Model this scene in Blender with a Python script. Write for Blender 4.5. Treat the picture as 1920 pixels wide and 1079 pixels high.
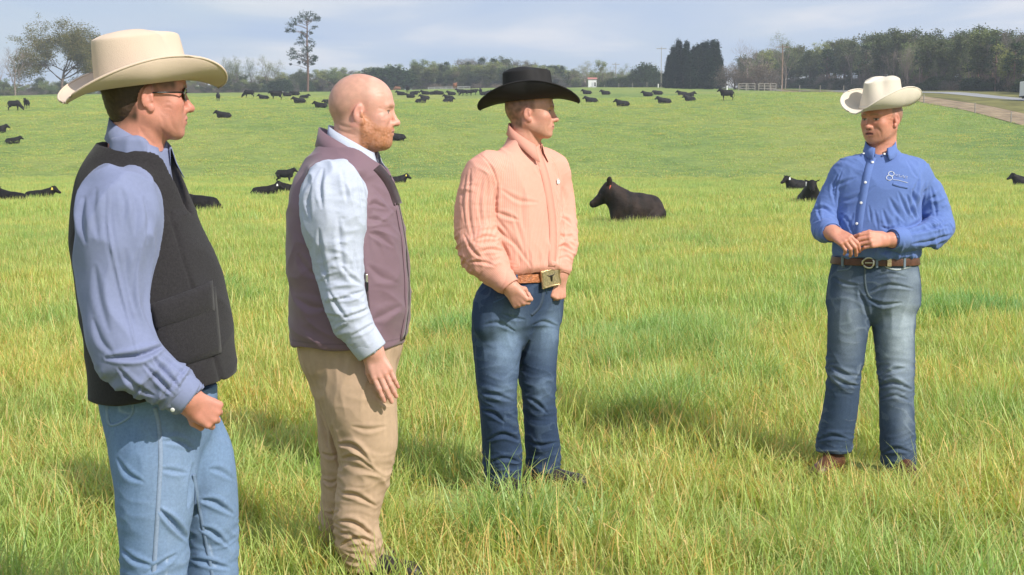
import bpy, math, random
import numpy as np
from mathutils import Vector, Matrix, noise as mnoise

# ---------------------------------------------------------------- camera, world, sun
for o in list(bpy.data.objects):
    bpy.data.objects.remove(o)
sc = bpy.context.scene
col = sc.collection
F_PX = 2637.0                     # focal length in pixels of the 1920 px wide photograph
CAM_H = 1.54
PITCH = math.radians(5.5)
cam_d = bpy.data.cameras.new('camera')
cam_d.sensor_width = 36.0
cam_d.lens = 36.0 * F_PX / 1920.0
cam_d.clip_start = 0.1
cam_d.clip_end = 12000
cam = bpy.data.objects.new('camera', cam_d)
col.objects.link(cam)
cam.location = (0, 0, CAM_H)
cam.rotation_euler = (math.radians(90) - PITCH, 0, 0)
sc.camera = cam

SUN_EL, SUN_AZ = math.radians(39), math.radians(133)      # azimuth clockwise from +Y (view direction)
sun_dir = Vector((math.sin(SUN_AZ) * math.cos(SUN_EL), math.cos(SUN_AZ) * math.cos(SUN_EL), math.sin(SUN_EL)))
sd = bpy.data.lights.new('sun', 'SUN')
sd.energy = 4.4
sd.angle = math.radians(0.55)
sd.color = (1.0, 0.94, 0.84)
sun = bpy.data.objects.new('sun', sd)
col.objects.link(sun)
sun.rotation_euler = sun_dir.to_track_quat('Z', 'Y').to_euler()
sun.location = (30, -30, 60)

world = bpy.data.worlds.new('World')
sc.world = world
world.use_nodes = True
wn, wl = world.node_tree.nodes, world.node_tree.links
wn.clear()
def N(nodes, typ, **kw):
    n = nodes.new(typ)
    for k, v in kw.items():
        if k == 'inp':
            for kk, vv in v.items():
                n.inputs[kk].default_value = vv
        else:
            setattr(n, k, v)
    return n
def ramp(nodes, stops, interp='LINEAR'):
    r = nodes.new('ShaderNodeValToRGB')
    cr = r.color_ramp
    cr.interpolation = interp
    while len(cr.elements) < len(stops):
        cr.elements.new(0.5)
    for e, (p, c) in zip(cr.elements, stops):
        e.position = p
        e.color = (*c, 1) if len(c) == 3 else c
    return r
sky = N(wn, 'ShaderNodeTexSky', sky_type='NISHITA', sun_disc=False)
sky.sun_elevation = SUN_EL
sky.sun_rotation = SUN_AZ
sky.air_density = 1.2
sky.dust_density = 1.5
tc = N(wn, 'ShaderNodeTexCoord')
sep = N(wn, 'ShaderNodeSeparateXYZ')
wl.new(tc.outputs['Generated'], sep.inputs[0])
zc = N(wn, 'ShaderNodeMath', operation='MAXIMUM', inp={1: 0.0}); wl.new(sep.outputs['Z'], zc.inputs[0])
za = N(wn, 'ShaderNodeMath', operation='ADD', inp={1: 0.10}); wl.new(zc.outputs[0], za.inputs[0])
dx = N(wn, 'ShaderNodeMath', operation='DIVIDE'); wl.new(sep.outputs['X'], dx.inputs[0]); wl.new(za.outputs[0], dx.inputs[1])
dy = N(wn, 'ShaderNodeMath', operation='DIVIDE'); wl.new(sep.outputs['Y'], dy.inputs[0]); wl.new(za.outputs[0], dy.inputs[1])
cmb = N(wn, 'ShaderNodeCombineXYZ'); wl.new(dx.outputs[0], cmb.inputs[0]); wl.new(dy.outputs[0], cmb.inputs[1])
n1 = N(wn, 'ShaderNodeTexNoise', inp={'Scale': 0.85, 'Detail': 5.0, 'Roughness': 0.5, 'Distortion': 0.35}); wl.new(cmb.outputs[0], n1.inputs['Vector'])
mp = N(wn, 'ShaderNodeMapping'); mp.inputs['Location'].default_value = (3.1, 7.7, 0); wl.new(cmb.outputs[0], mp.inputs[0])
n2 = N(wn, 'ShaderNodeTexNoise', inp={'Scale': 0.33, 'Detail': 4.0, 'Roughness': 0.5}); wl.new(mp.outputs[0], n2.inputs['Vector'])
# cloud deck colours (blue grey bellies, paler lit parts)
cr1 = ramp(wn, [(0.34, (0.355, 0.445, 0.60)), (0.50, (0.425, 0.495, 0.61)), (0.60, (0.55, 0.58, 0.645)), (0.72, (0.68, 0.68, 0.70))])
wl.new(n1.outputs['Fac'], cr1.inputs[0])
cov = ramp(wn, [(0.30, (0.55,)*3), (0.55, (1.0,)*3)]); wl.new(n2.outputs['Fac'], cov.inputs[0])
skm = N(wn, 'ShaderNodeVectorMath', operation='SCALE', inp={'Scale': 0.10}); wl.new(sky.outputs[0], skm.inputs[0])
mx = N(wn, 'ShaderNodeMix', data_type='RGBA'); wl.new(cov.outputs[0], mx.inputs[0]); wl.new(skm.outputs[0], mx.inputs[6]); wl.new(cr1.outputs[0], mx.inputs[7])
bg = N(wn, 'ShaderNodeBackground', inp={'Strength': 1.22}); wl.new(mx.outputs[2], bg.inputs[0])
wo = N(wn, 'ShaderNodeOutputWorld'); wl.new(bg.outputs[0], wo.inputs[0])

sc.view_settings.view_transform = 'Standard'
sc.view_settings.look = 'None'
sc.view_settings.exposure = 0.22
sc.view_settings.gamma = 1.0
sc.view_settings.use_curve_mapping = False
sc.render.engine = 'CYCLES'
sc.cycles.max_bounces = 6
sc.cycles.diffuse_bounces = 3
sc.cycles.glossy_bounces = 2
sc.cycles.transmission_bounces = 4
sc.cycles.transparent_max_bounces = 8
sc.cycles.volume_bounces = 0
sc.cycles.use_denoising = True
sc.cycles.sample_clamp_indirect = 4.0

# ---------------------------------------------------------------- pixel <-> world
_c, _s = math.cos(PITCH), math.sin(PITCH)
def ray(px, py):
    """direction through a pixel of the 1920x1079 photograph, scaled to unit Y"""
    u = (px - 960.0) / F_PX
    v = (539.5 - py) / F_PX
    d = Vector((u, _c + v * _s, v * _c - _s))
    return d / d.y
def px_at(px, Y): return ray(px, 500).x * Y
def unproj(px, py, Y):
    d = ray(px, py)
    return Vector((d.x * Y, Y, CAM_H + d.z * Y))

# ---------------------------------------------------------------- terrain
_PY = np.array([-300, -20, 0, 8, 20, 35, 60, 90, 112, 135, 160, 188, 220, 260, 320, 400, 460, 700, 2500, 9000], float)
_PZ = np.array([-2.0, -.1, 0, 0, -.04, -.16, -.45, -.8, -.9, 1.0, 4.0, 7.0, 9.7, 12.3, 15.6, 19.2, 20.2, 19.0, 5, -30], float)
def _pchip(x):
    h = np.diff(_PY); d = np.diff(_PZ) / h
    m = np.zeros_like(_PZ)
    for i in range(1, len(_PY) - 1):
        if d[i-1] * d[i] > 0:
            w1, w2 = 2*h[i] + h[i-1], h[i] + 2*h[i-1]
            m[i] = (w1 + w2) / (w1/d[i-1] + w2/d[i])
    m[0], m[-1] = d[0], d[-1]
    i = np.clip(np.searchsorted(_PY, x) - 1, 0, len(h) - 1)
    t = (x - _PY[i]) / h[i]
    return ((1+2*t)*(1-t)**2*_PZ[i] + t*(1-t)**2*h[i]*m[i] + t*t*(3-2*t)*_PZ[i+1] + t*t*(t-1)*h[i]*m[i+1])
def sstep(a, b, x):
    t = np.clip((x - a) / (b - a), 0, 1)
    return t * t * (3 - 2 * t)
def ground_z(x, y):
    x = np.asarray(x, float); y = np.asarray(y, float)
    far = sstep(100, 400, y)
    z = _pchip(y - 8.0 * sstep(10, 70, x) * sstep(40, 120, y) * -1.0)
    z = z + far * (-2.4 * sstep(-30, -130, x) - 0.5)
    z = z + sstep(110, 170, y) * 0.35 * (np.sin(x * .045 + y * .021) + np.sin(x * .021 - y * .037 + 1.3))
    z = z + sstep(12, 30, y) * 0.05 * (np.sin(x * .31 + y * .17) + np.sin(x * .17 - y * .23 + 1.3))
    return z
def gz(x, y):
    return float(ground_z(x, y))
def on_ground(px, py, far=480):
    """where the ray through a pixel first meets the ground"""
    d = ray(px, py)
    Y = np.concatenate([np.arange(2, 60, .1), np.arange(60, far, .5)])
    g = ground_z(d.x * Y, Y) - (CAM_H + d.z * Y)
    k = np.nonzero(g >= 0)[0]
    Yh = float(Y[k[0]]) if len(k) else far
    return Vector((d.x * Yh, Yh, gz(d.x * Yh, Yh)))

# ---------------------------------------------------------------- object helpers
def mesh_from(verts, faces, name='mesh', smooth=True):
    me = bpy.data.meshes.new(name)
    verts = np.asarray(verts, np.float32)
    if isinstance(faces, np.ndarray):
        n, k = faces.shape
        me.vertices.add(len(verts)); me.vertices.foreach_set('co', verts.ravel())
        me.loops.add(n * k); me.loops.foreach_set('vertex_index', faces.astype(np.int32).ravel())
        me.polygons.add(n); me.polygons.foreach_set('loop_start', np.arange(0, n * k, k, dtype=np.int32))
        me.update(calc_edges=True)
    else:
        me.from_pydata([tuple(v) for v in verts], [], faces)
    if smooth:
        me.polygons.foreach_set('use_smooth', np.ones(len(me.polygons), bool))
    me.update()
    return me
def add_obj(name, me, mat=None, parent=None, loc=None):
    o = bpy.data.objects.new(name, me)
    col.objects.link(o)
    if mat is not None and me is not None and len(me.materials) == 0:
        me.materials.append(mat)
    if parent is not None:
        o.parent = parent
    if loc is not None:
        o.location = loc
    return o
def thing(name, label, cat, loc=(0, 0, 0), rz=0, group=None):
    o = bpy.data.objects.new(name, None)
    o.empty_display_size = 0.2
    col.objects.link(o)
    o.location = loc
    o.rotation_euler = (0, 0, rz)
    o['label'] = label; o['category'] = cat
    if group: o['group'] = group
    return o
def tag(o, label, cat, group=None):
    o['label'] = label; o['category'] = cat
    if group: o['group'] = group
    return o
def structure(o): o['kind'] = 'structure'; return o
def stuff(o): o['kind'] = 'stuff'; return o

# ---------------------------------------------------------------- numpy noise
_rng = np.random.RandomState(7)
_perm = _rng.permutation(256); _perm = np.concatenate([_perm, _perm, _perm])
_grad = _rng.normal(size=(256, 3)); _grad /= np.linalg.norm(_grad, axis=1)[:, None]
def pn(P, off=0.0):
    """gradient noise, about -0.7..0.7"""
    P = np.asarray(P, float) + off
    I = np.floor(P).astype(int); Fr = P - I
    U = Fr * Fr * Fr * (Fr * (Fr * 6 - 15) + 10)
    out = 0
    for a in (0, 1):
        wx = U[:, 0] if a else 1 - U[:, 0]
        for b in (0, 1):
            wy = U[:, 1] if b else 1 - U[:, 1]
            for c in (0, 1):
                wz = U[:, 2] if c else 1 - U[:, 2]
                h = _perm[_perm[_perm[(I[:, 0]+a) & 255] + ((I[:, 1]+b) & 255)] + ((I[:, 2]+c) & 255)]
                g = _grad[h]
                out = out + wx*wy*wz*(g[:, 0]*(Fr[:, 0]-a) + g[:, 1]*(Fr[:, 1]-b) + g[:, 2]*(Fr[:, 2]-c))
    return out
def fbm(P, oct=3, off=0.0):
    v = 0; a = 1.0
    for i in range(oct):
        v = v + a * pn(P * (2.03 ** i), off + i * 17.3); a *= .5
    return v

# ---------------------------------------------------------------- implicit surfaces on a grid
class Vol:
    """signed-distance volume on a rectilinear grid; shapes are smoothly joined and cut, then meshed"""
    def __init__(self, lo, hi, h, zfine=None, hz=None):
        self.x = np.arange(lo[0], hi[0] + h, h); self.y = np.arange(lo[1], hi[1] + h, h)
        if zfine is None:
            self.z = np.arange(lo[2], hi[2] + h, h)
        else:
            zs = [lo[2]]
            while zs[-1] < hi[2]:
                fine = any(a - .01 <= zs[-1] <= b + .01 for a, b in zfine)
                zs.append(zs[-1] + (h if fine else hz))
            self.z = np.array(zs)
        self.F = np.full((len(self.x), len(self.y), len(self.z)), 1.0, np.float32)
    def box(self, lo, hi):
        s = []
        for ax, l, h in ((self.x, lo[0], hi[0]), (self.y, lo[1], hi[1]), (self.z, lo[2], hi[2])):
            s.append(slice(max(0, int(np.searchsorted(ax, l)) - 1), min(len(ax), int(np.searchsorted(ax, h)) + 1)))
        return tuple(s)
    def grid(self, s):
        return (self.x[s[0]][:, None, None], self.y[s[1]][None, :, None], self.z[s[2]][None, None, :])
    def put(self, prim, k=0.01, op='add'):
        lo, hi, fn = prim
        m = 0.03 + k * 1.5
        s = self.box([a - m for a in lo], [a + m for a in hi])
        if any(q.stop - q.start < 1 for q in s): return self
        d = fn(*self.grid(s)).astype(np.float32)
        A = self.F[s]
        if op == 'add':
            if k > 0:
                h = np.maximum(k - np.abs(A - d), 0) / k
                self.F[s] = np.minimum(A, d) - h * h * k * .25
            else:
                self.F[s] = np.minimum(A, d)
        elif op == 'sub':
            d = -d
            if k > 0:
                h = np.maximum(k - np.abs(A - d), 0) / k
                self.F[s] = np.maximum(A, d) + h * h * k * .25
            else:
                self.F[s] = np.maximum(A, d)
        return self
    def add(self, *prims, k=0.01):
        for p in prims: self.put(p, k)
        return self
    def cut(self, *prims, k=0.004):
        for p in prims: self.put(p, k, 'sub')
        return self
    def mesh(self, smooth=1):
        F = self.F; nx, ny, nz = F.shape
        S = F < 0
        cs = [(0,0,0),(1,0,0),(0,1,0),(1,1,0),(0,0,1),(1,0,1),(0,1,1),(1,1,1)]
        cnt = np.zeros((nx-1, ny-1, nz-1), np.int8)
        for a, b, c in cs:
            cnt += S[a:nx-1+a, b:ny-1+b, c:nz-1+c]
        act = (cnt > 0) & (cnt < 8)
        I, J, K = np.nonzero(act)
        idx = np.full(act.shape, -1, np.int32); idx[I, J, K] = np.arange(len(I))
        V = np.stack([F[I+a, J+b, K+c] for a, b, c in cs], 1).astype(float)
        Pc = np.array(cs, float)
        acc = np.zeros((len(I), 3)); n = np.zeros(len(I))
        for a in range(8):
            for b in range(a + 1, 8):
                if np.abs(Pc[a] - Pc[b]).sum() != 1: continue
                va, vb = V[:, a], V[:, b]
                m = (va < 0) != (vb < 0)
                t = np.where(m, va / np.where(m, va - vb, 1), 0)
                p = Pc[a][None] + t[:, None] * (Pc[b] - Pc[a])[None]
                acc[m] += p[m]; n[m] += 1
        loc = acc / n[:, None]
        W = np.zeros_like(loc)
        for d, (ax, Q) in enumerate(((self.x, I), (self.y, J), (self.z, K))):
            W[:, d] = ax[Q] + loc[:, d] * (ax[np.minimum(Q+1, len(ax)-1)] - ax[Q])
        quads = []
        def emit(i, j, k, d, flip):
            o = {0: ((0,-1,-1),(0,0,-1),(0,0,0),(0,-1,0)), 1: ((-1,0,-1),(-1,0,0),(0,0,0),(0,0,-1)), 2: ((-1,-1,0),(0,-1,0),(0,0,0),(-1,0,0))}[d]
            q = np.stack([idx[i+a, j+b, k+c] for a, b, c in o], 1)
            q[flip] = q[flip][:, ::-1]
            quads.append(q)
        for d in range(3):
            sl1 = [slice(1, -1)] * 3; sl2 = [slice(1, -1)] * 3
            sl1[d] = slice(0, -1); sl2[d] = slice(1, None)
            A = S[tuple(sl1)]; B = S[tuple(sl2)]
            i, j, k = np.nonzero(A != B)
            fl = B[i, j, k]
            off = [1, 1, 1]; off[d] = 0
            emit(i + off[0], j + off[1], k + off[2], d, fl)
        Q = np.concatenate(quads)
        for _ in range(smooth):
            W = lap(W, Q, .5)
        return W, Q
def lap(W, Q, f):
    acc = np.zeros_like(W); n = np.zeros(len(W))
    for a in range(4):
        i, j = Q[:, a], Q[:, (a + 1) % 4]
        for d in range(3):
            acc[:, d] += np.bincount(i, W[j, d], len(W)) + np.bincount(j, W[i, d], len(W))
        n += np.bincount(i, None, len(W)) + np.bincount(j, None, len(W))
    return W * (1 - f) + f * acc / np.maximum(n, 1)[:, None]
def vnormals(W, Q):
    a = W[Q[:, 2]] - W[Q[:, 0]]; b = W[Q[:, 3]] - W[Q[:, 1]]
    nf = np.cross(a, b)
    out = np.zeros_like(W)
    for c in range(4):
        for d in range(3):
            out[:, d] += np.bincount(Q[:, c], nf[:, d], len(W))
    return out / np.maximum(np.linalg.norm(out, axis=1), 1e-12)[:, None]
def crop(W, Q, keep):
    """drop the vertices that are hidden for good and the faces on them"""
    fk = keep[Q].all(1)
    Q = Q[fk]
    used = np.zeros(len(W), bool); used[Q.ravel()] = True
    m = np.cumsum(used) - 1
    return used, m[Q]
def _arr(v): return np.array([float(a) for a in v])
def cap(a, b, ra, rb=None, wide=None, q=1.0):
    """tapered round bar; `wide` is a direction along which it is q times wider"""
    a, b = _arr(a), _arr(b); rb = ra if rb is None else rb
    ab = b - a; L2 = max(float(ab @ ab), 1e-12)
    r = max(ra, rb) * max(1, q)
    if wide is not None:
        w = _arr(wide); w = w - ab * (w @ ab) / L2; w /= np.linalg.norm(w)
    def fn(X, Y, Z):
        px, py, pz = X - a[0], Y - a[1], Z - a[2]
        t = np.clip((px * ab[0] + py * ab[1] + pz * ab[2]) / L2, 0, 1)
        qx, qy, qz = px - t * ab[0], py - t * ab[1], pz - t * ab[2]
        if wide is not None:
            m = qx * w[0] + qy * w[1] + qz * w[2]
            c = m * (1 / q - 1)
            qx, qy, qz = qx + c * w[0], qy + c * w[1], qz + c * w[2]
        return np.sqrt(qx * qx + qy * qy + qz * qz) - (ra + (rb - ra) * t)
    return (np.minimum(a, b) - r, np.maximum(a, b) + r, fn)
def ell(c, r, R=None):
    """ellipsoid; R rows are its axes"""
    c = _arr(c); r = _arr(r); R = np.eye(3) if R is None else np.array([[float(q) for q in row] for row in R])
    ext = np.sqrt(((R * r[:, None]) ** 2).sum(0))
    def fn(X, Y, Z):
        px, py, pz = X - c[0], Y - c[1], Z - c[2]
        k0 = 0; k1 = 0
        for i in range(3):
            u = px * R[i, 0] + py * R[i, 1] + pz * R[i, 2]
            k0 = k0 + (u / r[i]) ** 2; k1 = k1 + (u / r[i] ** 2) ** 2
        k0 = np.sqrt(k0); k1 = np.sqrt(k1)
        return k0 * (k0 - 1) / np.maximum(k1, 1e-6)
    return (c - ext, c + ext, fn)
def cr_interp(nodes, n=4):
    """catmull-rom through rows of numbers"""
    A = np.array([[float(v) for v in r] for r in nodes])
    if len(A) < 3: return A
    P = np.vstack([2 * A[0] - A[1], A, 2 * A[-1] - A[-2]])
    out = []
    for i in range(1, len(P) - 2):
        for t in np.arange(n) / n:
            out.append(.5 * (2*P[i] + (P[i+1]-P[i-1])*t + (2*P[i-1]-5*P[i]+4*P[i+1]-P[i+2])*t*t + (3*P[i]-P[i-1]-3*P[i+1]+P[i+2])*t**3))
    out.append(A[-1])
    return np.array(out)
def chain(v, nodes, k=.006, n=3, wide=None, q=1.0):
    """smooth tapered limb through (x,y,z,r) nodes"""
    A = cr_interp(nodes, n)
    for a, b in zip(A[:-1], A[1:]):
        v.put(cap(a[:3], b[:3], a[3], b[3], wide, q), k)
    return A
def loft(rows, ang, ex=2.2, grow=0.0):
    """upright tube; rows (z, cx, cy, a, b) bottom to top, a = half width across, b = half depth, ang = heading of the front"""
    A = cr_interp(sorted([tuple(float(q) for q in r) for r in rows]), 4)
    fx, fy = math.cos(ang), math.sin(ang)
    zmin, zmax = A[0, 0], A[-1, 0]
    R = max(A[:, 3].max(), A[:, 4].max()) + grow
    lo = (A[:, 1].min() - R, A[:, 2].min() - R, zmin); hi = (A[:, 1].max() + R, A[:, 2].max() + R, zmax)
    def fn(X, Y, Z):
        z = Z.ravel()
        it = [np.interp(z, A[:, 0], A[:, i])[None, None, :] for i in (1, 2, 3, 4)]
        dx, dy = X - it[0], Y - it[1]
        f = dx * fx + dy * fy; s = -dx * fy + dy * fx
        a, b = it[2] + grow, it[3] + grow
        qn = (np.abs(s / a) ** ex + np.abs(f / b) ** ex) ** (1 / ex)
        m = np.sqrt(s * s + f * f)
        d = m * (1 - 1 / np.maximum(qn, 1e-4))
        d = np.where(qn < .05, -np.minimum(a, b), d)
        return np.maximum(d, np.maximum(zmin - Z, Z - zmax))
    return (lo, hi, fn)
def obox(c, h, R, rad=0.0):
    """rounded box, R rows are its axes"""
    c = _arr(c); R = np.array([[float(q) for q in row] for row in R]); h = _arr(h)
    ext = (np.abs(R) * h[:, None]).sum(0)
    def fn(X, Y, Z):
        px, py, pz = X - c[0], Y - c[1], Z - c[2]
        out = 0; ins = None
        for i in range(3):
            u = np.abs(px * R[i, 0] + py * R[i, 1] + pz * R[i, 2]) - (h[i] - rad)
            out = out + np.maximum(u, 0) ** 2
            ins = u if ins is None else np.maximum(ins, u)
        return np.sqrt(out) + np.minimum(ins, 0) - rad
    return (c - ext, c + ext, fn)
def set_col(me, C, name='Col'):
    at = me.color_attributes.new(name, 'FLOAT_COLOR', 'POINT')
    A = np.ones((len(me.vertices), 4), np.float32); A[:, :3] = C
    at.data.foreach_set('color', A.ravel())
def set_f(me, v, name):
    at = me.attributes.new(name, 'FLOAT', 'POINT')
    at.data.foreach_set('value', np.asarray(v, np.float32))

def tube(V, Fc, pts, rads, sides=5):
    k0 = len(V)
    pts = [Vector(p) for p in pts]
    for i, p in enumerate(pts):
        d = (pts[min(i+1, len(pts)-1)] - pts[max(i-1, 0)]).normalized()
        a = d.orthogonal().normalized(); b = d.cross(a)
        for s in range(sides):
            t = 6.28318 * s / sides
            V.append(p + (a * math.cos(t) + b * math.sin(t)) * rads[i])
    for i in range(len(pts) - 1):
        for s in range(sides):
            q = k0 + i * sides; s2 = (s + 1) % sides
            Fc.append((q + s, q + s2, q + sides + s2, q + sides + s))

# ---------------------------------------------------------------- materials
def new_mat(name):
    m = bpy.data.materials.new(name); m.use_nodes = True
    m.node_tree.nodes.clear()
    return m, m.node_tree.nodes, m.node_tree.links
def simple_mat(name, c, rough=.6, metal=0, var=.12, scale=6, bump=0, bscale=60, spec=.5):
    m, n, l = new_mat(name)
    out = N(n, 'ShaderNodeOutputMaterial'); b = N(n, 'ShaderNodeBsdfPrincipled')
    l.new(b.outputs[0], out.inputs[0])
    t = N(n, 'ShaderNodeTexCoord')
    no = N(n, 'ShaderNodeTexNoise', inp={'Scale': scale, 'Detail': 4}); l.new(t.outputs['Object'], no.inputs['Vector'])
    r = ramp(n, [(.3, tuple(q * (1 - var) for q in c)), (.7, tuple(min(1, q * (1 + var)) for q in c))])
    l.new(no.outputs['Fac'], r.inputs[0]); l.new(r.outputs[0], b.inputs['Base Color'])
    b.inputs['Roughness'].default_value = rough; b.inputs['Metallic'].default_value = metal
    b.inputs['Specular IOR Level'].default_value = spec
    if bump:
        n2_ = N(n, 'ShaderNodeTexNoise', inp={'Scale': bscale, 'Detail': 3}); l.new(t.outputs['Object'], n2_.inputs['Vector'])
        bp = N(n, 'ShaderNodeBump', inp={'Strength': bump, 'Distance': .01}); l.new(n2_.outputs['Fac'], bp.inputs['Height'])
        l.new(bp.outputs[0], b.inputs['Normal'])
    return m
def col_mat(name, rough=.8, spec=.3, weave=900, bump=.15, var=.10, vscale=35, sheen=0.0, sss=0.0, stripe=None, wash=0.0):
    """colour from the mesh's own colour attribute with fine cloth or skin grain on top"""
    m, n, l = new_mat(name)
    out = N(n, 'ShaderNodeOutputMaterial'); b = N(n, 'ShaderNodeBsdfPrincipled')
    l.new(b.outputs[0], out.inputs[0])
    t = N(n, 'ShaderNodeTexCoord')
    at = N(n, 'ShaderNodeAttribute', attribute_name='Col')
    no = N(n, 'ShaderNodeTexNoise', inp={'Scale': vscale, 'Detail': 6, 'Roughness': .65}); l.new(t.outputs['Object'], no.inputs['Vector'])
    mr = N(n, 'ShaderNodeMapRange', inp={1: .25, 2: .75, 3: 1 - var, 4: 1 + var}); l.new(no.outputs['Fac'], mr.inputs[0])
    vm = N(n, 'ShaderNodeVectorMath', operation='SCALE'); l.new(at.outputs['Color'], vm.inputs[0]); l.new(mr.outputs[0], vm.inputs['Scale'])
    src = vm.outputs[0]
    if stripe:
        freq, sc_, duty = stripe
        a2 = N(n, 'ShaderNodeAttribute', attribute_name='su')
        mu = N(n, 'ShaderNodeMath', operation='MULTIPLY', inp={1: freq}); l.new(a2.outputs['Fac'], mu.inputs[0])
        fr = N(n, 'ShaderNodeMath', operation='FRACT'); l.new(mu.outputs[0], fr.inputs[0])
        rr = ramp(n, [(0, sc_), (duty, sc_), (min(.99, duty + .12), (1, 1, 1)), (.88, (1, 1, 1)), (1, sc_)]); l.new(fr.outputs[0], rr.inputs[0])
        mm = N(n, 'ShaderNodeVectorMath', operation='MULTIPLY'); l.new(src, mm.inputs[0]); l.new(rr.outputs[0], mm.inputs[1]); src = mm.outputs[0]
    l.new(src, b.inputs['Base Color'])
    b.inputs['Roughness'].default_value = rough
    b.inputs['Specular IOR Level'].default_value = spec
    b.inputs['Sheen Weight'].default_value = sheen
    if sss:
        b.inputs['Subsurface Weight'].default_value = sss
        b.inputs['Subsurface Radius'].default_value = (1, .35, .2)
        b.inputs['Subsurface Scale'].default_value = .006
    if bump:
        w = N(n, 'ShaderNodeTexNoise', inp={'Scale': weave, 'Detail': 2}); l.new(t.outputs['Object'], w.inputs['Vector'])
        bp = N(n, 'ShaderNodeBump', inp={'Strength': bump, 'Distance': .002}); l.new(w.outputs['Fac'], bp.inputs['Height'])
        l.new(bp.outputs[0], b.inputs['Normal'])
    return m
# ================================================================ SETTING
random.seed(11); np.random.seed(11)
# ---- pasture: one sheet to the horizon
def make_terrain():
    ys = np.concatenate([np.arange(-200, -10, 20), np.arange(-10, 30, .5), np.arange(30, 120, 1.5), np.arange(120, 480, 4), np.arange(480, 1200, 40), np.arange(1200, 9001, 400)])
    xs = np.concatenate([-np.geomspace(9000, 120, 22), np.arange(-110, -20, 5), np.arange(-20, 20, 1.0), np.arange(20, 111, 5), np.geomspace(120, 9000, 22)])
    X, Y = np.meshgrid(xs, ys, indexing='ij')
    V = np.stack([X, Y, ground_z(X, Y)], -1).reshape(-1, 3)
    nx, ny = X.shape
    i, j = np.meshgrid(np.arange(nx-1), np.arange(ny-1), indexing='ij')
    a = (i * ny + j).ravel()
    Q = np.stack([a, a + ny, a + ny + 1, a + 1], 1)
    me = mesh_from(V, Q, 'pasture')
    m, n, l = new_mat('pasture_ground')
    out = N(n, 'ShaderNodeOutputMaterial'); b = N(n, 'ShaderNodeBsdfPrincipled'); l.new(b.outputs[0], out.inputs[0])
    g = N(n, 'ShaderNodeNewGeometry'); sp = N(n, 'ShaderNodeSeparateXYZ'); l.new(g.outputs['Position'], sp.inputs[0])
    # nearer than the dip: thatch and soil between the blades; beyond: short grazed sward
    def noise(scale, det=4, sx=1, sy=1, ro=.55):
        mpn = N(n, 'ShaderNodeMapping'); mpn.inputs['Scale'].default_value = (sx, sy, 1)
        l.new(g.outputs['Position'], mpn.inputs[0])
        q = N(n, 'ShaderNodeTexNoise', inp={'Scale': scale, 'Detail': det, 'Roughness': ro}); l.new(mpn.outputs[0], q.inputs['Vector']); return q
    nA = noise(.045, 5, 1, .55); nB = noise(.35, 5, 1, .6, .65); nC = noise(3.0, 4)
    rA = ramp(n, [(.30, (.125, .205, .075)), (.50, (.185, .255, .085)), (.70, (.265, .295, .105))]); l.new(nA.outputs['Fac'], rA.inputs[0])
    rB = ramp(n, [(.28, (.72, .80, .70)), (.5, (1, 1, 1)), (.75, (1.28, 1.18, 1.12))]); l.new(nB.outputs['Fac'], rB.inputs[0])
    rC = ramp(n, [(.25, (.70,) * 3), (.75, (1.3,) * 3)]); l.new(nC.outputs['Fac'], rC.inputs[0])
    m1 = N(n, 'ShaderNodeVectorMath', operation='MULTIPLY'); l.new(rA.outputs[0], m1.inputs[0]); l.new(rB.outputs[0], m1.inputs[1])
    m2 = N(n, 'ShaderNodeVectorMath', operation='MULTIPLY'); l.new(m1.outputs[0], m2.inputs[0]); l.new(rC.outputs[0], m2.inputs[1])
    near = ramp(n, [(.35, (.20, .24, .06)), (.65, (.38, .40, .13))]); l.new(nC.outputs['Fac'], near.inputs[0])
    fy_ = N(n, 'ShaderNodeMapRange', inp={1: 25., 2: 112., 3: 0., 4: 1.}); l.new(sp.outputs['Y'], fy_.inputs[0])
    mid = N(n, 'ShaderNodeVectorMath', operation='MULTIPLY', inp={1: (1.15, 1.1, .85)}); l.new(m2.outputs[0], mid.inputs[0])
    mx1 = N(n, 'ShaderNodeMix', data_type='RGBA'); l.new(fy_.outputs[0], mx1.inputs[0]); l.new(near.outputs[0], mx1.inputs[6]); l.new(mid.outputs[0], mx1.inputs[7])
    l.new(mx1.outputs[2], b.inputs['Base Color'])
    b.inputs['Roughness'].default_value = .9; b.inputs['Specular IOR Level'].default_value = .15
    bn = noise(5.0, 6, 1, 1, .7)
    bp = N(n, 'ShaderNodeBump', inp={'Strength': .55, 'Distance': .35}); l.new(bn.outputs['Fac'], bp.inputs['Height']); l.new(bp.outputs[0], b.inputs['Normal'])
    o = add_obj('pasture_ground', me, m); structure(o)
    return o
make_terrain()

# ---- road and verge on the right: sheets that follow the ground
def strip(name, pts, lift, mat, nseg=80, cross=5):
    """pts: (y, x_left, x_right)"""
    A = cr_interp(pts, 12)
    V = []; 
    for r in A:
        for k in range(cross + 1):
            x = r[1] + (r[2] - r[1]) * k / cross
            V.append((x, r[0], gz(x, r[0]) + lift))
    Q = [(i*(cross+1)+k, i*(cross+1)+k+1, (i+1)*(cross+1)+k+1, (i+1)*(cross+1)+k) for i in range(len(A)-1) for k in range(cross)]
    return structure(add_obj(name, mesh_from(V, np.array(Q), name), mat))
asph = simple_mat('pale_asphalt', (.30, .30, .31), .85, var=.12, scale=.6, spec=.2)
verge_m = simple_mat('gravel_verge', (.30, .225, .145), .95, var=.30, scale=.6, spec=.1)
bank_m = simple_mat('dry_bank_grass', (.17, .16, .055), .95, var=.35, scale=.3, spec=.1)
strip('verge_gravel', [(120, 57.6, 66), (157, 57, 63), (186, 55.7, 60.5), (230, 54.2, 57), (284, 52.5, 54)], .05, verge_m)
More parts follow.
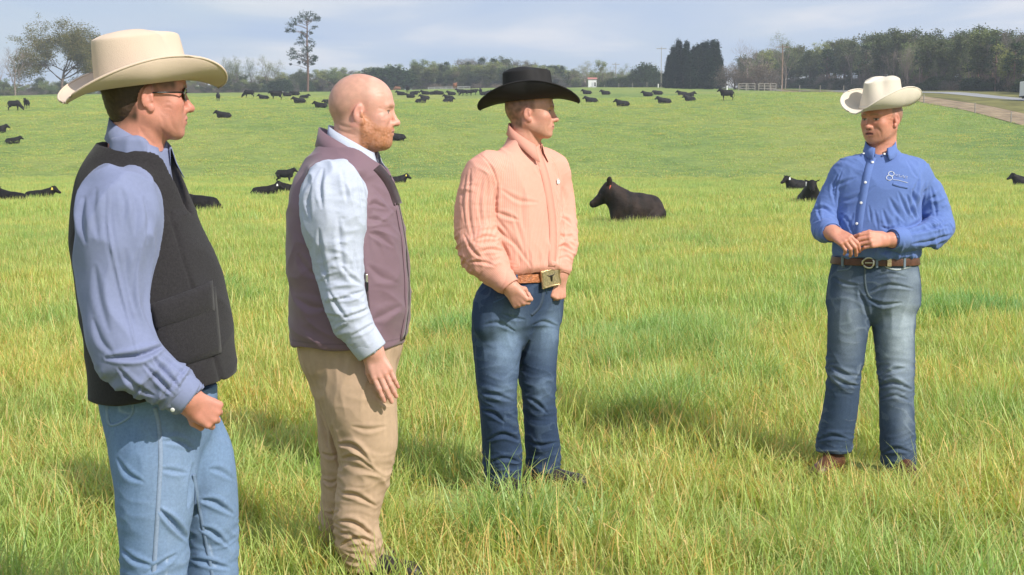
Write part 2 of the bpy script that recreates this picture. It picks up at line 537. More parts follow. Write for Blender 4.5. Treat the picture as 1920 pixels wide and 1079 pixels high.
strip('bank_grass', [(120, 66.1, 90), (157, 63.1, 90), (186, 60.6, 90), (230, 57.1, 88), (284, 54.1, 84), (340, 52, 80)], .06, bank_m)
strip('road', [(110, 78, 82), (150, 73, 77), (190, 67.5, 71.3), (230, 62, 65.8), (284, 55.5, 59.5), (318, 53, 57)], .10, asph)

# ---- grass
def blade_mesh(nb, rad, L, W, seg, rng, dry=.12, droop=1.0):
    V = []; Fc = []; C = []
    for b in range(nb):
        r = rad * math.sqrt(rng.random()); th = rng.random() * 6.283
        bx, by = r * math.cos(th), r * math.sin(th)
        az = rng.random() * 6.283; l = L * rng.uniform(.45, 1.15); w = W * rng.uniform(.6, 1.25)
        lean = rng.uniform(.05, .5); curve = rng.uniform(.1, 1.3) * droop
        d = np.array([math.cos(az), math.sin(az), 0]); sd_ = np.array([-math.sin(az + rng.uniform(-.8, .8)), math.cos(az), 0])
        p = np.array([bx, by, -.02]); ang = lean
        kind = rng.random()
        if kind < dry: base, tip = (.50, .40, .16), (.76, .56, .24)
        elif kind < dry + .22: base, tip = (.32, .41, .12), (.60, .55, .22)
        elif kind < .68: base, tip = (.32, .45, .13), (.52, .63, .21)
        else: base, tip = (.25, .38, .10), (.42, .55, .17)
        k0 = len(V); f = rng.uniform(.8, 1.25)
        for s in range(seg + 1):
            t = s / seg
            ww = w * .5 * (1 - t ** 1.8) * (.65 + .6 * t)
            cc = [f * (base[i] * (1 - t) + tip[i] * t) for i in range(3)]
            if s < seg:
                V += [tuple(p - sd_ * ww), tuple(p + sd_ * ww)]; C += [cc, cc]
            else:
                V.append(tuple(p)); C.append(cc)
            step = l / seg
            p = p + step * (d * math.sin(ang) + np.array([0, 0, math.cos(ang)])); ang += curve / seg * (1 + t)
        for s in range(seg - 1):
            a = k0 + 2 * s; Fc.append((a, a + 1, a + 3, a + 2))
        a = k0 + 2 * (seg - 1); Fc.append((a, a + 1, a + 2))
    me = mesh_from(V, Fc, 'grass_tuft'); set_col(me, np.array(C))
    return me
def grass_mat():
    m, n, l = new_mat('grass_blades')
    out = N(n, 'ShaderNodeOutputMaterial')
    at = N(n, 'ShaderNodeAttribute', attribute_name='Col')
    g = N(n, 'ShaderNodeNewGeometry')
    def noise(sc_, off, det=3):
        mpn = N(n, 'ShaderNodeMapping'); mpn.inputs['Location'].default_value = (off, off * .7, 0); l.new(g.outputs['Position'], mpn.inputs[0])
        q = N(n, 'ShaderNodeTexNoise', inp={'Scale': sc_, 'Detail': det}); l.new(mpn.outputs[0], q.inputs['Vector']); return q
    a = noise(.55, 3.0); r1 = ramp(n, [(.30, (.74, .88, .88)), (.5, (1.03, 1, 1)), (.70, (1.20, 1.06, 1.0))]); l.new(a.outputs['Fac'], r1.inputs[0])
    b_ = noise(.07, 9.0); r2 = ramp(n, [(.3, (.88, .98, .9)), (.7, (1.15, 1.05, 1.0))]); l.new(b_.outputs['Fac'], r2.inputs[0])
    m1 = N(n, 'ShaderNodeVectorMath', operation='MULTIPLY'); l.new(at.outputs['Color'], m1.inputs[0]); l.new(r1.outputs[0], m1.inputs[1])
    m2 = N(n, 'ShaderNodeVectorMath', operation='MULTIPLY'); l.new(m1.outputs[0], m2.inputs[0]); l.new(r2.outputs[0], m2.inputs[1])
    df = N(n, 'ShaderNodeBsdfDiffuse'); tr = N(n, 'ShaderNodeBsdfTranslucent'); gl = N(n, 'ShaderNodeBsdfGlossy', inp={'Roughness': .45, 'Color': (.6, .6, .55, 1)})
    l.new(m2.outputs[0], df.inputs[0])
    ts = N(n, 'ShaderNodeVectorMath', operation='MULTIPLY', inp={1: (1.35, 1.25, .70)}); l.new(m2.outputs[0], ts.inputs[0]); l.new(ts.outputs[0], tr.inputs[0])
    mxs = N(n, 'ShaderNodeMixShader', inp={0: .42}); l.new(df.outputs[0], mxs.inputs[1]); l.new(tr.outputs[0], mxs.inputs[2])
    mx2 = N(n, 'ShaderNodeMixShader', inp={0: .045}); l.new(mxs.outputs[0], mx2.inputs[1]); l.new(gl.outputs[0], mx2.inputs[2])
    l.new(mx2.outputs[0], out.inputs[0])
    return m
GRASS_M = grass_mat()
def scatter(name, pts, rot, scl, idx, sources, mat=None):
    """one object that repeats the source meshes at the points"""
    src = bpy.data.collections.new(name + '_sources')
    for i, me in enumerate(sources):
        items = me if isinstance(me, list) else [me]
        o = bpy.data.objects.new('%s_%03d' % (name, i), items[0]); src.objects.link(o)
    me = bpy.data.meshes.new(name); me.vertices.add(len(pts)); me.vertices.foreach_set('co', np.asarray(pts, np.float32).ravel()); me.update()
    R = np.zeros((len(pts), 3), np.float32); R[:, 2] = rot[:, 2]; R[:, 0] = rot[:, 0]; R[:, 1] = rot[:, 1]
    at = me.attributes.new('rot', 'FLOAT_VECTOR', 'POINT'); at.data.foreach_set('vector', R.ravel())
    S = np.asarray(scl, np.float32)
    at = me.attributes.new('scl', 'FLOAT_VECTOR', 'POINT'); at.data.foreach_set('vector', S.ravel())
    at = me.attributes.new('pick', 'INT', 'POINT'); at.data.foreach_set('value', np.asarray(idx, np.int32))
    o = add_obj(name, me); stuff(o)
    ng = bpy.data.node_groups.new(name, 'GeometryNodeTree')
    ng.interface.new_socket('Geometry', in_out='INPUT', socket_type='NodeSocketGeometry'); ng.interface.new_socket('Geometry', in_out='OUTPUT', socket_type='NodeSocketGeometry')
    n, l = ng.nodes, ng.links
    gi, go = n.new('NodeGroupInput'), n.new('NodeGroupOutput')
    ci = n.new('GeometryNodeCollectionInfo'); ci.inputs['Collection'].default_value = src; ci.inputs['Separate Children'].default_value = True; ci.inputs['Reset Children'].default_value = True
    ip = n.new('GeometryNodeInstanceOnPoints'); ip.inputs['Pick Instance'].default_value = True
    def attr(nm, typ):
        a = n.new('GeometryNodeInputNamedAttribute'); a.data_type = typ; a.inputs['Name'].default_value = nm; return a.outputs['Attribute']
    l.new(gi.outputs[0], ip.inputs['Points']); l.new(ci.outputs[0], ip.inputs['Instance'])
    l.new(attr('rot', 'FLOAT_VECTOR'), ip.inputs['Rotation']); l.new(attr('scl', 'FLOAT_VECTOR'), ip.inputs['Scale']); l.new(attr('pick', 'INT'), ip.inputs['Instance Index'])
    l.new(ip.outputs[0], go.inputs[0])
    md = o.modifiers.new('scatter', 'NODES'); md.node_group = ng
    return o
FEET = [(px_at(1560, 6.7), 6.62, .34), (px_at(1690, 6.6), 6.55, .36), (px_at(1015, 6.4), 6.35, .16)]
def make_grass():
    rng = random.Random(5); R = np.random.RandomState(5)
    near = [blade_mesh(95, .19, L * .80, .0066, 5, rng, dry, dr) for L, dry, dr in ((.27, .10, 1.0), (.24, .22, 1.25), (.30, .07, .8), (.22, .14, 1.3), (.34, .10, 1.1), (.16, .45, 1.5))]
    mid = [blade_mesh(130, .34, L * .80, .0095, 3, rng, dry, dr) for L, dry, dr in ((.25, .10, .9), (.22, .2, 1.1), (.28, .08, .7), (.24, .14, 1.0))]
    far = [blade_mesh(190, .75, L * .85, .019, 2, rng, dry, .6) for L, dry in ((.30, .10), (.24, .16), (.33, .08))]
    hill = [blade_mesh(90, 1.1, .12, .05, 2, rng, .12, .6) for _ in range(2)]
    for me in near + mid + far + hill:
        me.materials.append(GRASS_M)
    def zone(y0, y1, dens, srcs, smin, smax, margin):
        area = (y1 - y0) * (2 * margin) + .42 * (y1 * y1 - y0 * y0)
        n = int(area * dens)
        Y = y0 + (y1 - y0) * R.rand(n * 2)
        Wd = .42 * Y + margin
        keep = R.rand(n * 2) < Wd / (.42 * y1 + margin)
        Y = Y[keep]; Wd = Wd[keep]
        X = (R.rand(len(Y)) * 2 - 1) * Wd
        ok = X < np.interp(Y, [0, 120, 157, 186, 230, 284, 300], [90, 57.5, 56.8, 55.5, 54.0, 52.3, 52])
        X, Y = X[ok], Y[ok]
        P = np.stack([X, Y, ground_z(X, Y)], 1)
        c = pn(np.stack([X * .9, Y * .9, X * 0], 1)) ; c2 = pn(np.stack([X * .25, Y * .25, X * 0 + 4.2], 1))
        s = (smin + (smax - smin) * R.rand(len(X))) * (1 + .45 * c + .25 * c2)
        for fx_, fy_, fr_ in FEET:      # trodden round the men's feet
            s = s * (1 - .62 * np.exp(-(((X - fx_) ** 2 + (Y - fy_) ** 2) / fr_ ** 2) ** 2))
        rot = np.stack([R.normal(0, .10, len(X)) + .06, R.normal(0, .10, len(X)), R.rand(len(X)) * 6.283], 1)
        S = np.stack([s * 0 + 1.0, s * 0 + 1.0, s], 1)
        return P, rot, S, R.randint(0, len(srcs), len(X))
    lush = [blade_mesh(90, .20, .36, .008, 5, rng, .02, 1.2)]
    me = lush[0]; me.materials.append(GRASS_M)
    at = me.color_attributes['Col']; A = np.empty(len(me.vertices) * 4, np.float32); at.data.foreach_get('color', A); A = A.reshape(-1, 4); A[:, :3] = A[:, :3] * np.array([.68, .86, .92]); at.data.foreach_set('color', A.ravel())
    LP = []
    for px, py, rad, n_ in ((1245, 665, .55, 60), (1310, 640, .35, 25), (1190, 700, .3, 18), (1805, 600, .4, 22), (1260, 780, .3, 16), (830, 640, .3, 10), (1560, 560, .5, 14), (480, 560, .5, 12), (1420, 730, .25, 9), (1010, 1020, .15, 6)):
        g = on_ground(px, py)
        for _ in range(n_):
            a_, r_ = R.rand() * 6.283, rad * math.sqrt(R.rand()); LP.append((g.x + r_ * math.cos(a_), g.y + 1.3 * r_ * math.sin(a_)))
    LP = np.array(LP); n_ = len(LP)
    s_ = R.uniform(.6, 1.0, n_)
    scatter('grass_clumps', np.stack([LP[:, 0], LP[:, 1], ground_z(LP[:, 0], LP[:, 1])], 1), np.stack([R.normal(0, .12, n_), R.normal(0, .12, n_), R.rand(n_) * 6.283], 1), np.stack([s_ * 0 + 1, s_ * 0 + 1, s_], 1), np.zeros(n_, int), lush)
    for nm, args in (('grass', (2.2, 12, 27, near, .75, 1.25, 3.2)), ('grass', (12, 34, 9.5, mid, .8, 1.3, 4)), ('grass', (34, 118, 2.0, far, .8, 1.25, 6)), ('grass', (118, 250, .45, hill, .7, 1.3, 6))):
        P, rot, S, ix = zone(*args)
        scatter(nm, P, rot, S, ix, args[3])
make_grass()
# ================================================================ TREES
def grow(V, Fc, tips, p, d, length, rad, level, rng, P):
    """one branch and what grows from it"""
    seg = 4 if level < 2 else 2
    pts, rads = [p.copy()], [rad]
    dd = d.copy()
    for i in range(seg):
        dd = (dd + Vector((rng.gauss(0, 1), rng.gauss(0, 1), rng.gauss(0, .7))) * P['wig'] + Vector((0, 0, P['up'])) ).normalized()
        p = p + dd * (length / seg)
        pts.append(p.copy()); rads.append(max(.012, rad * (1 - (i + 1) / seg * (.45 if level < P['depth'] else .8))))
    tube(V, Fc, pts, rads, 6 if level == 0 else (4 if level < 3 else 3))
    if level >= P['depth']:
        tips.append((pts[-1], dd)); tips.append((pts[len(pts)//2], dd)); return
    nb = P['kids'][min(level, len(P['kids']) - 1)]
    for k in range(nb):
        t = rng.uniform(P['t0'][min(level, len(P['t0'])-1)], 1.0) * seg
        i = min(int(t), seg - 1); q = pts[i].lerp(pts[i+1], t - i)
        base = (pts[i+1] - pts[i]).normalized()
        az = 6.283 * (k / nb + rng.random() * .5)
        a = base.orthogonal().normalized(); b = base.cross(a)
        out = (a * math.cos(az) + b * math.sin(az))
        sp = P['spread'][min(level, len(P['spread'])-1)] * rng.uniform(.7, 1.25)
        nd = (base * math.cos(sp) + out * math.sin(sp)).normalized()
        grow(V, Fc, tips, q, nd, length * rng.uniform(*P['lr']), rads[i] * .55, level + 1, rng, P)
    tips.append((pts[-1], dd))
def leaf_cards(V, Fc, C, center, n, spread, size, cols, rng, flat=1.0):
    for _ in range(n):
        o = Vector((rng.gauss(0, spread), rng.gauss(0, spread), rng.gauss(0, spread * flat)))
        c = center + o; a = Vector((rng.gauss(0, 1), rng.gauss(0, 1), rng.gauss(0, .6))).normalized()
        b = a.cross(Vector((rng.gauss(0, 1), rng.gauss(0, 1), rng.gauss(0, 1)))).normalized()
        s = size * rng.uniform(.6, 1.4); k = len(V)
        V += [c - a * s, c + b * s * .5, c + a * s, c - b * s * .5]
        Fc.append((k, k+1, k+2, k+3))
        q = cols[rng.randrange(len(cols))]; f = rng.uniform(.75, 1.25)
        C += [[q[0]*f, q[1]*f, q[2]*f]] * 4
def leaf_mat(name, trans=.3):
    m, n, l = new_mat(name)
    out = N(n, 'ShaderNodeOutputMaterial'); at = N(n, 'ShaderNodeAttribute', attribute_name='Col')
    oi = N(n, 'ShaderNodeObjectInfo')
    r = ramp(n, [(0, (.78, .86, .9)), (.5, (1, 1, 1)), (1, (1.2, 1.08, .95))]); l.new(oi.outputs['Random'], r.inputs[0])
    mm = N(n, 'ShaderNodeVectorMath', operation='MULTIPLY'); l.new(at.outputs['Color'], mm.inputs[0]); l.new(r.outputs[0], mm.inputs[1])
    df = N(n, 'ShaderNodeBsdfDiffuse'); tr = N(n, 'ShaderNodeBsdfTranslucent')
    l.new(mm.outputs[0], df.inputs[0]); l.new(mm.outputs[0], tr.inputs[0])
    mxs = N(n, 'ShaderNodeMixShader', inp={0: trans}); l.new(df.outputs[0], mxs.inputs[1]); l.new(tr.outputs[0], mxs.inputs[2]); l.new(mxs.outputs[0], out.inputs[0])
    return m
LEAF = leaf_mat('leaves'); NEEDLE = leaf_mat('needles', .12)
BARK = simple_mat('grey_bark', (.16, .125, .10), .95, var=.3, scale=3, spec=.1)
BARK_P = simple_mat('pine_bark', (.17, .105, .08), .95, var=.3, scale=3, spec=.1)
BARK_L = simple_mat('pale_twigs', (.27, .215, .19), .95, var=.2, scale=2, spec=.1)
TWIG_R = simple_mat('reddish_twigs', (.23, .18, .15), .95, var=.2, scale=2, spec=.1)
class TreeKind:
    def __init__(self, V, Fc, LV, LF, LC, bark, leaf):
        self.wood = mesh_from([tuple(v) for v in V], Fc, 'trunk') if V else None
        if self.wood: self.wood.materials.append(bark)
        self.crown = None
        if LV:
            self.crown = mesh_from([tuple(v) for v in LV], np.array(LF), 'crown', smooth=False); set_col(self.crown, np.array(LC)); self.crown.materials.append(leaf)
G_OAK = [(.14, .155, .05), (.19, .18, .065), (.11, .13, .045), (.22, .195, .08)]
G_SPR = [(.25, .30, .11), (.31, .35, .14), (.20, .25, .09)]
G_DK = [(.045, .075, .03), (.06, .095, .036), (.05, .08, .038)]
G_CED = [(.016, .036, .022), (.024, .048, .026), (.013, .028, .02)]
G_GREY = [(.20, .18, .14), (.25, .22, .18), (.16, .145, .11)]
G_MIX = [(.085, .115, .042), (.115, .145, .055), (.15, .16, .075)]
def broad(seed, H, P, cols, nleaf, spread, size, bark=BARK, trunk_r=.35, leafm=None):
    rng = random.Random(seed); V, Fc, tips = [], [], []
    grow(V, Fc, tips, Vector((0, 0, -.3)), Vector((0, 0, 1)), H * P['tl'], trunk_r, 0, rng, P)
    LV, LF, LC = [], [], []
    if nleaf:
        for p, d in tips:
            leaf_cards(LV, LF, LC, p, nleaf, spread, size, cols, rng, .7)
    return TreeKind(V, Fc, LV, LF, LC, bark, leafm or LEAF)
P_OAK = dict(wig=.13, up=.03, depth=4, kids=[7, 5, 4, 3], t0=[.35, .3, .3], spread=[.95, .75, .7], lr=(.62, .85), tl=.50)
P_UP = dict(wig=.09, up=.10, depth=4, kids=[7, 4, 4, 3], t0=[.30, .3, .3], spread=[.55, .55, .6], lr=(.50, .70), tl=.62)
P_WOOD = dict(wig=.07, up=.10, depth=3, kids=[14, 5, 4], t0=[.14, .25, .3], spread=[.55, .6, .7], lr=(.30, .46), tl=.80)
P_LOW = dict(wig=.14, up=.05, depth=4, kids=[9, 5, 4, 3], t0=[.08, .2, .3], spread=[1.0, .8, .7], lr=(.62, .85), tl=.40)
def conifer(seed, H, W, n, cols, bare=.04, size=.26, droop=-.15):
    rng = random.Random(seed); V, Fc = [], []
    tube(V, Fc, [(0, 0, -.3), (0, 0, H * .5), (0, 0, H)], [.22, .14, .02], 6)
    LV, LF, LC = [], [], []
    for i in range(n):
        t = (i + rng.random()) / n; z = H * (bare + (1 - bare) * t)
        prof = W * (min(1, t / .16) ** .6) * (1 - t) ** .98 * (1 + .25 * math.sin(t * 23 + seed) * rng.random())
        az = rng.random() * 6.283; rr = prof * rng.uniform(.45, 1.08)
        p = Vector((math.cos(az) * rr, math.sin(az) * rr, z + droop * rr))
        if i % 5 == 0: tube(V, Fc, [(0, 0, z), p], [.05, .01], 3)
        leaf_cards(LV, LF, LC, p, 9, .20 + .05 * W, size, cols, rng, 1.2)
    return TreeKind(V, Fc, LV, LF, LC, BARK, NEEDLE)
def woodpine(seed, H):
    rng = random.Random(seed); V, Fc = [], []
    tube(V, Fc, [(0, 0, -.3), (rng.gauss(0, .15), rng.gauss(0, .15), H * .5), (0, 0, H * .97)], [.2, .14, .03], 6)
    LV, LF, LC = [], [], []
    for i in range(46):
        t = rng.random() ** .8; z = H * (.42 + .56 * t); R_ = (1 - t) ** .6 * 2.3 + .35
        az = rng.random() * 6.283; rr = R_ * rng.uniform(.5, 1.0)
        p = Vector((math.cos(az) * rr, math.sin(az) * rr, z + rng.uniform(-.2, .3)))
        tube(V, Fc, [(0, 0, z - .3), p], [.05, .012], 3)
        leaf_cards(LV, LF, LC, p, 20, .36, .24, G_DK, rng, .6)
    return TreeKind(V, Fc, LV, LF, LC, BARK_P, NEEDLE)
def place_tree(kind, name, label, cat, x, y, rz, s, group=None, sz=None):
    t = thing(name, label, cat, (x, y, gz(x, y) - .05), rz, group)
    t.scale = (s, s, sz or s)
    if kind.wood: add_obj('trunk', kind.wood, None, t)
    if kind.crown: add_obj('crown', kind.crown, None, t)
    return t
K_OAK = broad(3, 17.0, P_OAK, G_OAK, 52, .66, .17, trunk_r=.45)
K_BARE = [broad(20 + i, 13.0, P_UP, G_GREY, 0, 0, 0, BARK_L, .22) for i in range(2)]
K_BUD = [broad(30 + i, 12.0, P_UP, G_SPR, 3, .4, .11, BARK_L, .2) for i in range(2)]
K_GREY = [broad(40 + i, 12.0, P_WOOD, G_GREY, 6, .40, .13, BARK_L, .2) for i in range(3)]
K_MIX = [broad(50 + i, 12.0, P_WOOD, G_MIX, 9, .5, .22, BARK, .2) for i in range(3)]
K_SPR = [broad(60 + i, 12.0, P_WOOD, G_SPR, 8, .45, .17, BARK, .2) for i in range(3)]
K_PINE = [woodpine(70 + i, 12.0) for i in range(3)]
K_CED = [conifer(80 + i, 11.0, 2.9, 620, G_CED, size=.22) for i in range(3)]
K_BUSH = [broad(90 + i, 5.0, P_LOW, G_DK, 10, .35, .17, BARK, .15) for i in range(2)]
K_LOW = broad(95, 7.0, P_LOW, [(.19, .16, .13), (.23, .19, .155)], 4, .30, .10, TWIG_R, .2)

# oak and bare trees at the left
def h_at(px, ytop, Y):
    """tree height so that its top reaches the photograph's row"""
    p = unproj(px, ytop, Y); return p.z - gz(p.x, Y)
def tree_px(kind, H0, px, ytop, Y, *a, rz=0., wid=1.0, **k):
    h = h_at(px, ytop, Y) / H0
    return place_tree(kind, a[0], a[1], a[2], px_at(px, Y), Y, rz, h * wid, sz=h, **k)
def top_of(kind):
    zs = []
    for me in (kind.wood, kind.crown):
        if me:
            a = np.empty(len(me.vertices) * 3, np.float32); me.vertices.foreach_get('co', a); zs.append(np.percentile(a[2::3], 99.7))
    return max(zs)
H_OAK = top_of(K_OAK)
tree_px(K_OAK, H_OAK, 128, 38, 340, 'oak_tree', 'large spreading oak with thin olive spring leaves behind the first man\'s hat', 'tree', rz=1.0, wid=1.0)
tree_px(K_BARE[0], top_of(K_BARE[0]), 38, 72, 330, 'bare_tree', 'taller pale leafless tree just left of the spreading oak', 'tree', rz=.5)
tree_px(K_BARE[1], top_of(K_BARE[1]), 8, 78, 325, 'bare_tree', 'pale leafless tree cut by the left edge of the picture', 'tree', rz=2.0)
tree_px(K_BARE[0], top_of(K_BARE[0]), -25, 80, 335, 'bare_tree', 'pale leafless tree outside the left edge', 'tree', rz=4.0)

# the lone pine: trunk, and foliage clumps where the photograph has them
def lone_pine():
    Y = 400.; px0 = 577
    s = F_PX / (Y * 1.0)
    base = Vector((px_at(px0, Y), Y, gz(px_at(px0, Y), Y)))
    t = thing('pine_tree', 'tall lone pine with a high irregular crown in the middle of the far field edge', 'tree', base)
    rng = random.Random(4)
    def L(px, py, w=0.0):
        p = unproj(px, py, Y + w); return p - base
    V, Fc = [], []
    tr = [L(577, 172), L(577.5, 140), L(577, 110), L(575.5, 80), L(576, 55), L(575, 35), L(573, 24)]
    tube(V, Fc, tr, [.33, .30, .26, .22, .17, .11, .05], 8)
    clumps = [(575,26,4),(566,29,5),(585,29,5),(594,32,5),(557,34,5),(549,40,6),(562,38,5),(572,34,5),(580,38,4),(591,38,4),(598,34,3),(543,46,4),(553,46,4),(545,56,4),(540,58,3),(550,58,3),(588,52,3),
              (566,62,4),(572,68,4),(564,72,4),(560,82,4),(569,80,4),(582,78,4),(586,86,4),(577,90,5),(570,94,4),(583,62,3),(580,96,4),
              (548,94,4),(545,101,4),(553,99,4),(547,109,4),(556,108,4),(564,104,5),(572,104,5),(580,106,5),(587,107,4),(592,107,3),(568,113,4),(575,115,4),(584,116,4),(590,113,3),(562,117,3),(572,120,3),(586,120,3),(545,121,1.5)]
    LV, LF, LC = [], [], []
    for cx, cy, r in clumps:
        w = rng.gauss(0, 2.2)
        c = L(cx, cy, w)
        zt = L(577, min(cy + 9, 160))
        q = Vector((zt.x, zt.y, zt.z)); mid = q.lerp(c, .5) + Vector((0, 0, .25))
        tube(V, Fc, [q, mid, c], [.10, .06, .025], 4)
        rr = r / 6.5
        for k in range(7):
            cc = c + Vector((rng.gauss(0, rr * .55), rng.gauss(0, rr * .9), rng.gauss(0, rr * .42)))
            leaf_cards(LV, LF, LC, cc, 16, rr * .50, .18, [(.035, .065, .03), (.05, .085, .035), (.03, .05, .028)], rng, .7)
    K = TreeKind(V, Fc, LV, LF, LC, BARK_P, NEEDLE)
    add_obj('trunk', K.wood, None, t); add_obj('crown', K.crown, None, t)
lone_pine()

# far wood along the back of the pasture: reads as one mass
def far_wood():
    R = np.random.RandomState(3)
    kinds = K_SPR + K_GREY + K_MIX + K_PINE + K_BUD
    srcs = []
    for k in kinds:                       # one mesh per kind: wood and crown joined
        V = []; Q = []; C = []; mi = []
        off = 0
        for me, cc in ((k.wood, (.2, .16, .13)), (k.crown, None)):
            if me is None: continue
            n = len(me.vertices); a = np.empty(n * 3, np.float32); me.vertices.foreach_get('co', a); V.append(a.reshape(-1, 3))
            fl = np.empty(len(me.loops), np.int32); me.loops.foreach_get('vertex_index', fl); Q.append(fl.reshape(-1, 4) + off); off += n
            if cc is None:
                b = np.empty(n * 4, np.float32); me.color_attributes['Col'].data.foreach_get('color', b); C.append(b.reshape(-1, 4)[:, :3])
            else: C.append(np.tile(np.array(cc), (n, 1)))
        me = mesh_from(np.concatenate(V), np.concatenate(Q), 'distant_tree', smooth=False); set_col(me, np.concatenate(C)); me.materials.append(LEAF); srcs.append(me)
    nS, nG, nM, nP, nB = 0, 3, 6, 9, 12
    pts, rot, scl, ix = [], [], [], []
    def add(px, ytop, Y, k, w=1.0):
        x = px_at(px, Y); h = (unproj(px, ytop, Y).z - gz(x, Y)) / 12.0 * 1.02
        h = max(h, .15)
        pts.append((x, Y, gz(x, Y) - .1)); rot.append((0, 0, R.rand() * 6.28)); scl.append((h * w, h * w, h)); ix.append(k)
    tops = [(-60, 152), (60, 153), (200, 155), (400, 142), (420, 140), (520, 142), (600, 134), (700, 127), (780, 124), (850, 120), (905, 114), (960, 114), (1010, 124), (1055, 126), (1075, 132), (1100, 136), (1140, 140), (1240, 132)]
    tx, ty = zip(*tops)
    for row, (Y, n, dy, lo) in enumerate(((470, 150, 4, 0), (450, 150, 10, 0), (433, 120, 19, 0))):
        for i in range(n):
            px = -80 + 1330 * (i + R.rand()) / n
            yt = np.interp(px, tx, ty) + dy + R.normal(0, 2.2)
            k = R.choice([nS, nS+1, nS+2, nG, nG+1, nG+2, nM, nM+1, nP, nM+2], p=[.22, .22, .18, .08, .08, .07, .04, .04, .03, .04]) if row < 2 else R.choice([nG, nG+1, nG+2, nM, nM+1, nM+2])
            add(px, yt, Y + R.uniform(-6, 6), k, R.uniform(1.1, 1.6) if dy < 15 else 1.8)
    for px, yt in ((438, 122), (455, 120), (480, 122), (505, 119), (520, 126), (446, 126)): add(px, yt, 455, nB + R.randint(2), .9)
    for px, yt in ((838, 117), (903, 110), (925, 110), (1020, 122), (1040, 124), (1050, 123), (876, 116), (1030, 124)): add(px, yt, 452, nP + R.randint(3), 1.1)
    o = scatter('distant_woods', pts, np.array(rot), np.array(scl), ix, srcs)
far_wood()
# trees that stand out of it
G_FAR = 'dark bushes in front of the far wood'
for i, (px, yt, Y, k, w, lab) in enumerate((
    (518, 152, 425, 0, 1.0, 'small dark bush in front of the far wood, left of the lone pine'),
    (538, 149, 425, 1, 1.0, 'dark bush in front of the far wood just left of the lone pine\'s trunk'),
    (582, 151, 425, 0, .8, 'small dark bush at the foot of the lone pine'),
    (728, 127, 428, 1, 1.5, 'dark round evergreen above the bald man\'s forehead'),)):
    tree_px(K_BUSH[k], top_of(K_BUSH[k]), px, yt, Y, 'evergreen_bush', lab, 'bush', rz=i, wid=w, group=G_FAR)
tree_px(K_BUD[0], top_of(K_BUD[0]), 1098, 113, 440, 'budding_tree', 'light green budding tree left of centre in the gap behind the white shed', 'tree', rz=.4, wid=1.35)
tree_px(K_SPR[1], top_of(K_SPR[1]), 1118, 114, 445, 'budding_tree', 'fuller light green budding tree directly above the white shed', 'tree', rz=2.4, wid=1.1)
tree_px(K_BUD[1], top_of(K_BUD[1]), 1136, 119, 440, 'budding_tree', 'thin budding tree on the right of the pair above the white shed', 'tree', rz=3.4, wid=1.2)
for i, (px, yt, lab) in enumerate(((1168, 118, 'thin bare tree rising over the dark bushes right of the white shed'), (1185, 128, 'shorter thin bare tree over the dark bushes near the power pole'), (1222, 120, 'thin bare tree close to the left side of the dark cedars'))):
    tree_px(K_BUD[i % 2], top_of(K_BUD[i % 2]), px, yt, 430, 'bare_tree', lab, 'tree', rz=i * 2., wid=.9)
for i, (px, yt, w) in enumerate(((1146, 148, 1.3), (1160, 145, 1.3), (1175, 146, 1.3), (1190, 140, 1.2), (1204, 130, 1.2), (1211, 121, .8), (1222, 136, 1.1), (1232, 144, 1.1))):
    tree_px(K_BUSH[i % 2], top_of(K_BUSH[i % 2]), px, yt, 400, 'evergreen_bush', 'dark evergreen bush, %s from the white shed in the row left of the cedars' % ('first', 'second', 'third', 'fourth', 'fifth', 'sixth', 'seventh', 'last')[i], 'bush', rz=i * 1.3, wid=w, group='dark bush row left of the cedars')
# cedar block
for i, (px, yt, Y) in enumerate(((1250, 104, 338), (1258, 88, 336), (1268, 75, 332), (1283, 78, 330), (1277, 92, 324), (1296, 88, 332), (1304, 84, 326), (1312, 80, 332), (1320, 78, 326), (1331, 76, 332), (1338, 78, 326), (1290, 100, 320), (1262, 104, 322), (1325, 96, 320), (1247, 122, 322), (1345, 106, 330))):
    tree_px(K_CED[i % 3], top_of(K_CED[i % 3]), px, yt, Y, 'cedar_tree', 'dense dark green pointed cedar in the tight clump right of the power pole', 'tree', rz=i * 1.7, wid=.95, group='dark cedar clump')
# low leafless trees in front of the wood
for i, (px, yt, Y, w, lab) in enumerate(((1372, 120, 312, 1.35, 'low spreading brown leafless tree right next to the cedar clump'), (1415, 117, 306, 1.5, 'low spreading brown leafless tree left of the wooden pole'), (1440, 128, 300, 1.0, 'smallest brown leafless tree at the foot of the wooden pole'))):
    tree_px(K_LOW, top_of(K_LOW), px, yt, Y, 'leafless_tree', lab, 'tree', rz=i * 2.1, wid=w)
